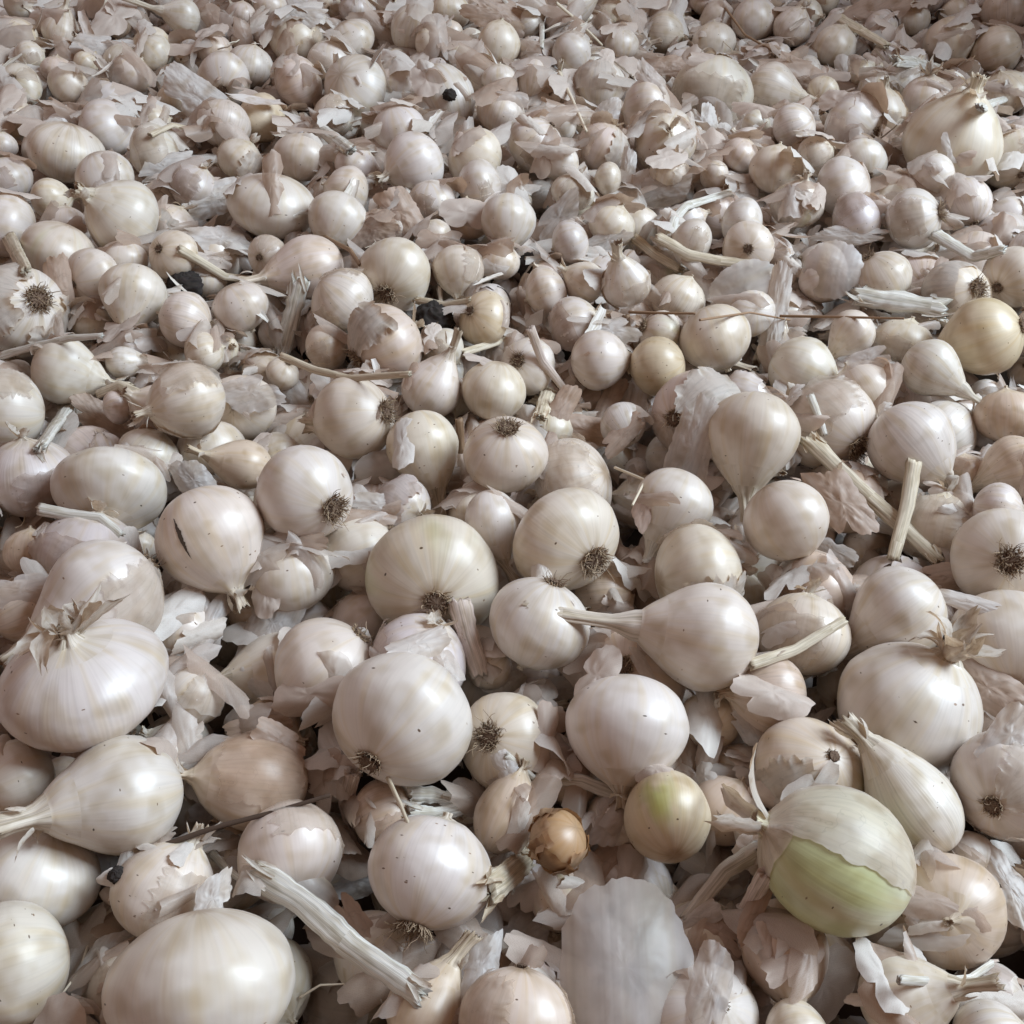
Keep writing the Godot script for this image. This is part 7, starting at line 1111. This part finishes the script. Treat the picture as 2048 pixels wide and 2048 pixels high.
func hair(st: SurfaceTool, pts: Array, r0: float, r1: float, col: Color, sides := 3) -> void:
	var n := pts.size()
	var base := []
	for i in n:
		var d: Vector3 = (pts[mini(i + 1, n - 1)] - pts[maxi(i - 1, 0)]).normalized()
		var a := d.cross(Vector3(.31, .9, .17)).normalized()
		var b := d.cross(a)
		var rr := lerpf(r0, r1, i / float(n - 1))
		for k in sides:
			var an := TAU * k / sides
			var nrm := a * cos(an) + b * sin(an)
			st.set_color(col)
			st.set_normal(nrm)
			st.add_vertex(pts[i] + nrm * rr)
			base.append(0)
	var start: int = st.get_meta("n", 0)
	for i in n - 1:
		for k in sides:
			var a := start + i * sides + k
			var b := start + i * sides + (k + 1) % sides
			for q in [a, b + sides, b, a, a + sides, b + sides]:
				st.add_index(q)
	st.set_meta("n", start + n * sides)


func root_tuft(kind: int) -> ArrayMesh:
	# in units of the bulb's radius, round the origin, pointing down
	var st := SurfaceTool.new()
	st.begin(Mesh.PRIMITIVE_TRIANGLES)
	var n: int = [0, 90, 170, 230][kind]
	var spread: float = [0, .12, .18, .25][kind]
	var len: float = [0, .08, .14, .22][kind]
	for i in n:
		var a := rng.randf() * TAU
		var q := spread * sqrt(rng.randf())
		var p := Vector3(cos(a) * q, .05 - .25 * q, sin(a) * q)
		var d := Vector3(cos(a) * q * 3.2 + rng.randfn() * .35, -1.0, sin(a) * q * 3.2 + rng.randfn() * .35).normalized()
		var l := len * rng.randf_range(.5, 1.3)
		if rng.randf() < .022 * kind:
			l *= rng.randf_range(1.7, 3.0)
		var pts := []
		var segs := 5
		for k in segs:
			pts.append(p)
			p += d * (l / segs)
			d = (d + Vector3(rng.randfn(), rng.randfn() * .7 + .16, rng.randfn()) * .34).normalized()
		var tone := rng.randf()
		var col := Color(.20, .13, .085).lerp(Color(.52, .39, .27), tone) if rng.randf() < .86 else Color(.50, .38, .25)
		hair(st, pts, rng.randf_range(.010, .018), .005, col)
	# the dark root plate
	for k in 14:
		var pts := []
		var a := TAU * k / 14.0
		for j in 3:
			var q := spread * .8 * j / 2.0
			pts.append(Vector3(cos(a) * q, -.025 - .2 * q * q - .02 * rng.randf(), sin(a) * q))
		hair(st, pts, .05, .03, Color(.15, .095, .065), 4)
	return st.commit()


func onion(at: Vector3, R: float, h: float, n: Vector3, neck: String, roots: int, tint: String, px: float, label: String) -> void:
	balls.append([at, R * minf(1.0, .5 + .5 * h)])
	var t := thing("onion", label, "onion", at, "white onions of the heap")
	t.basis = turned(n, rng.randf() * TAU)
	if label.contains("crack") or label.contains("streak near") or label.contains("creased"):
		var x := (Vector3(-.25, .8, .6) - n * Vector3(-.25, .8, .6).dot(n)).normalized()
		t.basis = Basis(x, n.normalized(), x.cross(n.normalized()))
	if tint.begins_with("g"):      # its bare green side lies up and to the front
		var x := (Vector3(-.05, .55, .6) - n * Vector3(-.05, .55, .6).dot(n)).normalized()
		t.basis = Basis(x, n.normalized(), x.cross(n.normalized()))
	var nu := clampi(int(px * .42), 22, 64)
	var nb := clampi(int(px * .26), 14, 40)
	var opened := tint.begins_with("o")
	if opened or tint.begins_with("g") or px > 125:
		bare.append([at, R])
	var D := onion_rows(R, h, neck, tint + ("+" if label.contains("streak near") else ""), nu, nb)
	var split: int = D.split
	part("bulb", sheet(D.P, D.C, D.U, 0, split, true), M["bulb_%d" % [0, 1, 0, 1, 2][rng.randi_range(0, 3 if px > 95 else 4)]], t)
	if not opened:
		part("neck", sheet(D.P, D.C, D.U, split, D.P.size() - 1, true), M.neck, t)
	if roots:
		var v := roots * 10 + rng.randi_range(0, 2)
		if not root_meshes.has(v):
			root_meshes[v] = root_tuft(roots)
		var r := part("roots", root_meshes[v], M.roots, t, true)
		r.transform = Transform3D(Basis.from_scale(Vector3(R, R, R)), Vector3(0, -h * R * .985, 0))
	# papery skin
	var paper: Color = TINT.m if tint.begins_with("m") else Color(.73, .68, .62)
	if tint.begins_with("y") or tint.begins_with("b"):
		paper = TINT[tint.left(1)].lerp(Color(.7, .6, .48), .4)
	if opened:
		for k in 5:
			part("torn_layer", skin_patch(D, R, nu, .2 * k, .27, .26 + .07 * (k % 3), .97, .14 + .06 * (k % 3), Color(.58, .41, .26) if k % 2 else Color(.36, .23, .13)), M.paper, t)
	elif tint.begins_with("g"):
		part("outer_layer", skin_patch(D, R, nu, .70, .25, .08, 1.0, .02, Color(.86, .82, .76), .45), M.clear, t)
		part("outer_layer", skin_patch(D, R, nu, .92, .75, .84, 1.0, .02, Color(.86, .82, .76), .45), M.clear, t)
	elif tint.ends_with("s"):
		var k0 := rng.randf()
		var cnt := 2
		for k in cnt:
			var lo := rng.randf_range(.05, .35)
			part("outer_skin", skin_patch(D, R, nu, k0 + k / float(cnt) + rng.randf() * .08, rng.randf_range(.2, .42), lo, lo + rng.randf_range(.4, .62), rng.randf_range(.05, .15), paper * rng.randf_range(.94, 1.05)), M.film if rng.randf() < .65 else M.paper, t)
	elif px > 40 and px < 110 and rng.randf() < .3:
		var lo := rng.randf_range(.05, .5)
		part("outer_skin", skin_patch(D, R, nu, rng.randf(), rng.randf_range(.12, .4), lo, lo + rng.randf_range(.25, .5), rng.randf_range(.01, .04), paper), M.film, t)
	if label.contains("crack") or label.contains("creased"):
		part("skin_crack", skin_patch(D, R, nu, .985, .013, .34, .62, .0, Color(.07, .045, .03)), M.roots, t)
	# shreds round the neck
	var shreds := 0
	match neck.left(1):
		"f": shreds = 15
		"1": shreds = 3
		"2": shreds = 3
	if neck.ends_with("t"):
		shreds = 4
	if tint.ends_with("s") and neck == "0" and px > 40:
		shreds = 3
	for k in shreds:
		var a := TAU * (k + rng.randf() * .6) / shreds
		var o := Vector3(cos(a), 0, sin(a))
		var big: bool = neck.begins_with("f")
		var q := rng.randf_range(-.2, .9) if big else rng.randf_range(-.1, .5)
		var tipy: float = D.tip.y - D.L * R * (1.0 - clampf(q, 0.0, 1.0))
		var from: Vector3 = Vector3(D.tip.x, tipy, 0) + o * (D.rn * R * .8)
		var dir := (o * rng.randf_range(.3, 1.0) + Vector3(0, rng.randf_range(.5, 1.2), 0)) if not big else (o * rng.randf_range(.2, 1.2) + Vector3(rng.randfn() * .4, rng.randf_range(.5, 1.1), rng.randfn() * .4))
		if neck == "ft":
			dir = o * .5 + Vector3(0, .8, 0)
		part("neck_shred", ribbon(from, dir, Vector3(-sin(a), 0, cos(a)), R * rng.randf_range(.28, .55) * (2.4 if neck == "ft" else 1.3 if big else 1.0), R * rng.randf_range(.10, .28), rng.randf_range(-2.2, 1.6), Color(.72, .67, .60) * rng.randf_range(.85, 1.04)), M.paper, t)


func b(x: int, y: int, z: int, r: int) -> void:
	heap.append([Vector3(x, y, z) * .001, r * .001])


func build_heap() -> void:
	for b in heap:
		balls.append(b)
	var top := Node3D.new()
	top.name = "onion_heap"
	top.set_meta("label", "the many other white onions that make up the heap")
	top.set_meta("kind", "stuff")
	add_child(top)
	var kinds := [["w", "1", .85, 2], ["c", "1", .84, 0], ["w", "2", 1.0, 1], ["c", "2", .86, 2], ["w", "1", .84, 1], ["p", "1", .80, 0], ["ms", "0", .84, 0], ["ps", "1", 1.0, 3], ["ws", "1", .86, 0], ["ms", "2", .95, 2]]
	var lists: Array = []
	for k in kinds:
		lists.append([])
	for b in heap:
		lists[rng.randi_range(0, kinds.size() - 1)].append(b)
	for k in kinds.size():
		var D := onion_rows(1.0, kinds[k][2], kinds[k][1], kinds[k][0], 24, 14)
		var st := SurfaceTool.new()
		var whole := sheet(D.P, D.C, D.U, 0, D.P.size() - 1, true)
		st.append_from(whole, 0, Transform3D())
		if kinds[k][0].ends_with("s"):
			for q in 3:
				st.append_from(skin_patch(D, 1.0, 24, q * .33, .33, .1, .8, .12, TINT.m), 0, Transform3D())
		var mesh := st.commit()
		mesh.surface_set_material(0, M["bulb_%d" % (k % 3)])
		if kinds[k][3]:
			var rm := root_tuft(kinds[k][3])
			var s2 := SurfaceTool.new()
			s2.append_from(rm, 0, Transform3D(Basis(), Vector3(0, -kinds[k][2] * .985, 0)))
			mesh = s2.commit(mesh)
			mesh.surface_set_material(1, M.roots)
		var mm := MultiMesh.new()
		mm.transform_format = MultiMesh.TRANSFORM_3D
		mm.mesh = mesh
		mm.instance_count = lists[k].size()
		for i in lists[k].size():
			var b: Array = lists[k][i]
			var n := Vector3(rng.randfn(), rng.randfn() * .6, rng.randfn()).normalized()
			mm.set_instance_transform(i, Transform3D(turned(n, rng.randf() * TAU).scaled(Vector3.ONE * b[1]), b[0]))
		var mi := MultiMeshInstance3D.new()
		mi.name = "onion_mass"
		mi.multimesh = mm
		mi.set_meta("kind", "stuff")
		top.add_child(mi, true)


# A papery scrap: a polar sheet with a ragged outline, domed and creased; lies in x-z, its outer side up
func scrap_mesh(w: float, l: float, curl: float, tint: Color, rings: int, segs: int, smooth := 0.0) -> ArrayMesh:
	var sd := rng.randf() * 90.0
	var Q: Array = []
	var C: Array = []
	var U: Array = []
	var tilt := rng.randf_range(-.4, .4)
	var notch := rng.randf() * TAU
	var jag := rng.randf_range(.35, .9) * (1.0 - .25 * smooth)
	var power := lerpf(rng.randf_range(2.4, 7.0), 2.1, smooth)
	var shear := rng.randf_range(-.5, .5) * (1.0 - smooth)
	var dome := lerpf(.22, .8, smooth)
	var crease := 1.0 - .85 * smooth
	for j in rings + 1:
		var t := j / float(rings)
		var ring := PackedVector3Array()
		var col := PackedColorArray()
		var uv := PackedVector2Array()
		for i in segs + 1:
			var ii := i % segs
			var ph := TAU * ii / segs
			var ca := cos(ph)
			var sa := sin(ph)
			var e := pow(pow(absf(ca), power) + pow(absf(sa), power), -1.0 / power)
			var rag := 1.0 + jag * (.15 * nz.get_noise_2d(ca * 1.4 + sd, sa * 1.4) + .11 * nz.get_noise_2d(ca * 4.2 + sd, sa * 4.2) + .13 * (1.0 - .6 * smooth) * nz.get_noise_2d(ca * 13.0 + sd, sa * 13.0))
			rag -= .4 * crease * exp(-pow(angle_difference(ph, notch) / .16, 2.0))
			var x := ca * e * t * lerpf(1.0, rag, t)
			var z := sa * e * t * lerpf(1.0, rag, t)
			x += shear * z
			var y := -curl * (z * z + dome * x * x) * l + .10 * curl * l
			y += crease * .09 * l * nz.get_noise_2d(x * 1.6 + sd, z * 1.6 + 5.0) + crease * .03 * l * nz.get_noise_2d(x * 5.0 + sd, z * 3.0) + tilt * .15 * x * z * l
			y += crease * (.16 + .2 * smooth) * l * pow(t, 6.0) * nz.get_noise_2d(ca * 2.5 + sd + 40.0, sa * 2.5)
			ring.append(Vector3(x * w, y, z * l * (1.0 - .22 * curl * absf(z))))
			var k := tint * (1.0 + .06 * nz.get_noise_2d(z * 7.0 + sd, x * .8) + lerpf(.09, .17, smooth) * nz.get_noise_2d(x * 2.0, z * 2.0 + sd))
			col.append(Color(k.r, k.g, k.b))
			uv.append(Vector2(z * .5 * l / .02 * .35 + sd, x * .5 * w / .02 * .35) * lerpf(1.0, .3, smooth) + Vector2(0, .5))
		Q.append(ring)
		C.append(col)
		U.append(uv)
	return sheet(Q, C, U, 0, rings, true)


func skin(at: Vector3, n: Vector3, along: Vector3, w: float, l: float, curl: float, tint: String, label: String) -> void:
	var even := 1.0 if tint == tint.to_upper() else 0.0
	tint = tint.to_lower()
	var base: Color = {"w": Color(.78, .75, .72), "m": Color(.74, .70, .675), "b": Color(.60, .47, .385), "p": Color(.64, .51, .445)}[tint]
	var o := MeshInstance3D.new()
	o.name = numbered("papery_skin")
	var big := w > .02
	o.mesh = scrap_mesh(w, l, curl, base * rng.randf_range(.93, 1.05), 14 if big else 8, 96 if big else 54, even)
	o.material_override = M.shell if even > .5 else M.clear if tint == "m" else M.paper
	var x := (along - n * along.dot(n)).normalized()
	o.transform = Transform3D(Basis(x, n, x.cross(n)), at)
	o.set_meta("label", label)
	o.set_meta("category", "onion skin")
	o.set_meta("group", "loose papery onion skins")
	add_child(o)


# A dry stalk or straw along a line of points
func stalk(pts: Array, width: float, tint: String, flute: float, called: String, label: String) -> void:
	var cv := Curve3D.new()
	for i in pts.size():
		var a: Vector3 = pts[maxi(i - 1, 0)]
		var b: Vector3 = pts[mini(i + 1, pts.size() - 1)]
		cv.add_point(pts[i], (a - b) / 6.0, (b - a) / 6.0)
	var L := cv.get_baked_length()
	var mid: Vector3 = cv.sample_baked(L * .5)
	var rows := 26
	var nu := 22 if flute > 0.0 else 8
	var Q: Array = []
	var C: Array = []
	var U: Array = []
	var sd := rng.randf() * 70.0
	var base: Color = TINT[tint] * rng.randf_range(.95, 1.08)
	if tint == "w":
		base = Color(.74, .71, .655)
	var flat := lerpf(1.0, .52, minf(1.0, flute * 1.6))
	for j in rows + 1:
		var t := j / float(rows)
		var p := cv.sample_baked(L * t) - mid
		var d := (cv.sample_baked(minf(L, L * t + .002)) - cv.sample_baked(maxf(0.0, L * t - .002))).normalized()
		var s := d.cross(Vector3(0, .8, .6)).normalized()
		var up := s.cross(d).normalized()
		var ring := PackedVector3Array()
		var col := PackedColorArray()
		var uv := PackedVector2Array()
		var ends := smoothstep(.80, 1.0, absf(2.0 * t - 1.0))
		var w := width * .5 * (1.0 + .22 * flute * nz.get_noise_2d(t * 5.0, sd)) * (1.0 - (.25 * t if flute > 0.0 else .3 * t))
		for i in nu + 1:
			var ph := TAU * (i % nu) / nu
			var rr := w * (1.0 + flute * (.30 * (absf(sin(ph * 4.0 + sd)) - .5) + .20 * nz.get_noise_3d(cos(ph) * 3.0, sin(ph) * 3.0 + sd, t * 3.0)))
			var rip := flute * ends * width * .75 * nz.get_noise_2d(cos(ph) * 3.5 + sd, sin(ph) * 3.5 + t * .5)
			rr *= 1.0 + flute * ends * .4 * nz.get_noise_2d(ph * 2.0 + sd, 4.0)
			ring.append(p + s * (cos(ph) * rr) + up * (sin(ph) * rr * flat) + d * (rip * signf(t - .5)))
			var k := base * (1.0 + .22 * nz.get_noise_2d(ph * 4.0 + sd, t * 1.2) * minf(1.0, flute + .3))
			col.append(Color(k.r, k.g, k.b))
			uv.append(Vector2(i / float(nu), t * L / .05))
		Q.append(ring)
		C.append(col)
		U.append(uv)
	for e in 2:
		var ring := PackedVector3Array()
		var col := PackedColorArray()
		var src: PackedVector3Array = Q[0] if e == 0 else Q[-1]
		var c := Vector3.ZERO
		for v in src:
			c += v / src.size()
		for v in src:
			ring.append(c.lerp(v, .12) + (c - (Q[3][0] if e == 0 else Q[Q.size() - 4][0])).normalized() * -width * .2 * flute)
			col.append(base * .6)
		if e == 0:
			Q.insert(0, ring)
			C.insert(0, col)
			U.insert(0, U[0])
		else:
			Q.append(ring)
			C.append(col)
			U.append(U[-1])
	var m: StandardMaterial3D = M.neck if flute > 0.0 else M.roots
	var mesh := sheet(Q, C, U, 0, Q.size() - 1, true)
	if flute >= .8:
		var t := thing(called, label, called, mid, "dry onion stalks and straws")
		part("stem", mesh, m, t)
		for k in 10:
			var end := k % 2
			var p: Vector3 = Q[2][rng.randi_range(0, nu - 1)] if end == 0 else Q[Q.size() - 3][rng.randi_range(0, nu - 1)]
			var d: Vector3 = (Q[1][0] - Q[6][0]).normalized() if end == 0 else (Q[Q.size() - 2][0] - Q[Q.size() - 7][0]).normalized()
			d = (d + Vector3(rng.randfn(), rng.randfn() * .5 + .2, rng.randfn()) * .28).normalized()
			part("frayed_strip", ribbon(p - d * width * .6, d, d.cross(Vector3.UP), width * rng.randf_range(.7, 1.7), width * rng.randf_range(.12, .3), rng.randf_range(-1, 1), base * rng.randf_range(.9, 1.1), 6), M.paper, t)
	else:
		var o := MeshInstance3D.new()
		o.name = numbered("dry_" + called)
		o.mesh = mesh
		o.material_override = m
		o.position = mid
		o.set_meta("label", label)
		o.set_meta("category", called)
		o.set_meta("group", "dry onion stalks and straws")
		add_child(o)


func clod(at: Vector3, R: float, label: String) -> void:
	var sd := rng.randf() * 50.0
	var Q: Array = []
	var C: Array = []
	var U: Array = []
	for j in 29:
		var th := PI * j / 28.0
		var ring := PackedVector3Array()
		var col := PackedColorArray()
		var uv := PackedVector2Array()
		for i in 37:
			var ph := TAU * (i % 36) / 36.0
			var v := Vector3(sin(th) * cos(ph), -cos(th), sin(th) * sin(ph))
			var q := v * 1.3 + Vector3(sd, 0, 0)
			var r := 1.0 + .26 * nz.get_noise_3dv(q) + .16 * nz.get_noise_3dv(q * 2.7) + .10 * nz.get_noise_3dv(q * 7.0)
			ring.append(v * Vector3(1.0, .8, .95) * R * r)
			var k := .7 + .6 * nz.get_noise_3dv(q * 5.0)
			col.append(Color(.040 * k, .030 * k, .026 * k))
			uv.append(Vector2(i / 36.0, j / 28.0))
		Q.append(ring)
		C.append(col)
		U.append(uv)
	var o := MeshInstance3D.new()
	o.name = numbered("soil_clod")
	o.mesh = sheet(Q, C, U, 0, 28, true)
	o.material_override = M.clod
	o.position = at
	o.set_meta("label", label)
	o.set_meta("category", "clod")
	o.set_meta("group", "soil clods among the onions")
	add_child(o)


# ------------------------------------------------------------------ loose scraps lying all over the heap
func surface_at(x: float, z: float) -> Array:
	var best := -1.0
	var nrm := Vector3.UP
	var crest := -1.0
	var who := Vector3.ZERO
	for b in grid.get(Vector2i(floori(x / .05), floori(z / .05)), []):
		var c: Vector3 = b[0]
		var R: float = b[1]
		var q := R * R - (x - c.x) * (x - c.x) - (z - c.z) * (z - c.z)
		if q > 0.0:
			var y := c.y + sqrt(q)
			if y > best:
				best = y
				nrm = (Vector3(x, y, z) - c) / R
				crest = c.y + R
				who = c
	return [best, nrm, crest, who]


func scatter_scraps() -> void:
	for b in balls:
		var c: Vector3 = b[0]
		var R: float = b[1]
		for i in range(floori((c.x - R) / .05), floori((c.x + R) / .05) + 1):
			for j in range(floori((c.z - R) / .05), floori((c.z + R) / .05) + 1):
				var k := Vector2i(i, j)
				if not grid.has(k):
					grid[k] = []
				grid[k].append(b)
	var top := Node3D.new()
	top.name = "papery_scraps"
	top.set_meta("label", "countless small papery scraps and rootlets strewn over the onions")
	top.set_meta("kind", "stuff")
	add_child(top)
	var tones := [Color(.78, .74, .70), Color(.75, .69, .65), Color(.70, .60, .53), Color(.77, .71, .65), Color(.62, .50, .42), Color(.79, .75, .71), Color(.73, .65, .59)]
	var kinds: Array = []
	for k in 14:
		var w := rng.randf_range(.7, 1.5)
		kinds.append([scrap_mesh(w, rng.randf_range(.35, .8), rng.randf_range(.1, 1.0), tones[k % 7], 5, 34), M.clear if k % 3 else M.scrap, 500, .0065, .016, false])
	for k in 10:
		var w := rng.randf_range(.18, .5)
		kinds.append([ribbon(Vector3(-.9, 0, 0), Vector3(1, .12, 0), Vector3(0, 0, 1), 1.9, w, rng.randf_range(-1.6, 1.0), tones[[0, 1, 3, 5][k % 4]], 10), M.scrap if k % 2 else M.neck, 60, .007, .017, true])
	for k in 5:
		kinds.append([scrap_mesh(1.0, rng.randf_range(.3, .8), .4, tones[k], 2, 11), M.scrap, 420, .0012, .0032, false])
	for k in 6:
		var st := SurfaceTool.new()
		st.begin(Mesh.PRIMITIVE_TRIANGLES)
		var pts := []
		var p := Vector3(-1, 0, 0)
		var d := Vector3(1, 0, 0)
		for i in 9:
			pts.append(p)
			p += d * .25
			d = (d + Vector3(rng.randfn() * .3, rng.randfn() * .16, rng.randfn() * .3)).normalized()
		hair(st, pts, .035, .02, [Color(.62, .52, .38), Color(.66, .60, .50), Color(.46, .33, .21)][k % 3], 4)
		kinds.append([st.commit(), M.roots, 26, .006, .016, true])
	for kind in kinds:
		var list: Array = []
		var tries := 0
		while list.size() < kind[2] and tries < 60000:
			tries += 1
			var z := rng.randf_range(-1.55, .05)
			var x := rng.randf_range(-1.0, 1.0) * (.20 + .46 * -minf(z, 0.0))
			var s := surface_at(x, z)
			if s[0] < -.5:
				continue
			var taken_place := false
			for q in bare:
				if Vector2(x - q[0].x, z - q[0].z).length() < q[1] * 1.12 and s[0] > q[0].y - q[1] * .5:
					taken_place = true
			if taken_place:
				continue
			var n: Vector3 = s[1]
			# scraps gather where the heap dips and slide off the tops; fewer lie near the front
			var around := -1.0
			for o in [Vector2(.02, 0), Vector2(-.02, 0), Vector2(0, .02), Vector2(0, -.02), Vector2(.014, .014), Vector2(-.014, -.014)]:
				around = maxf(around, surface_at(x + o.x, z + o.y)[0])
			var keep := smoothstep(.006, .017, around - float(s[2])) + .24 * smoothstep(.5, 1.0, -z)
			if kind[2] > 300:
				keep = maxf(keep, .05)
			keep *= clampf(.34 + .75 * -z, .3, 1.0)
			var lone := true
			for o in [Vector2(.008, 0), Vector2(-.008, 0), Vector2(0, .008), Vector2(0, -.008)]:
				if surface_at(x + o.x, z + o.y)[3] != s[3]:
					lone = false
			if lone:
				keep *= .25 * smoothstep(.6, 1.0, -z)
			if kind[5]:
				keep *= smoothstep(.25, .8, -z)
			if rng.randf() > keep:
				continue
			var q := rng.randf_range(kind[3], kind[4]) * (1.0 + .55 * smoothstep(.5, 1.1, -z))
			var nn := (n * .7 + Vector3(0, .55, 0) + Vector3(rng.randfn(), rng.randfn() * .4, rng.randfn()) * .38).normalized()
			list.append(Transform3D(turned(nn, rng.randf() * TAU).scaled(Vector3.ONE * q), Vector3(x, s[0], z) + nn * (q * .16 + .0004)))
		var mm := MultiMesh.new()
		mm.transform_format = MultiMesh.TRANSFORM_3D
		mm.mesh = kind[0]
		mm.instance_count = list.size()
		for i in list.size():
			mm.set_instance_transform(i, list[i])
		var mi := MultiMeshInstance3D.new()
		mi.name = "strand_litter" if kind[5] else "skin_litter"
		mi.multimesh = mm
		mi.material_override = kind[1]
		mi.set_meta("kind", "stuff")
		top.add_child(mi, true)
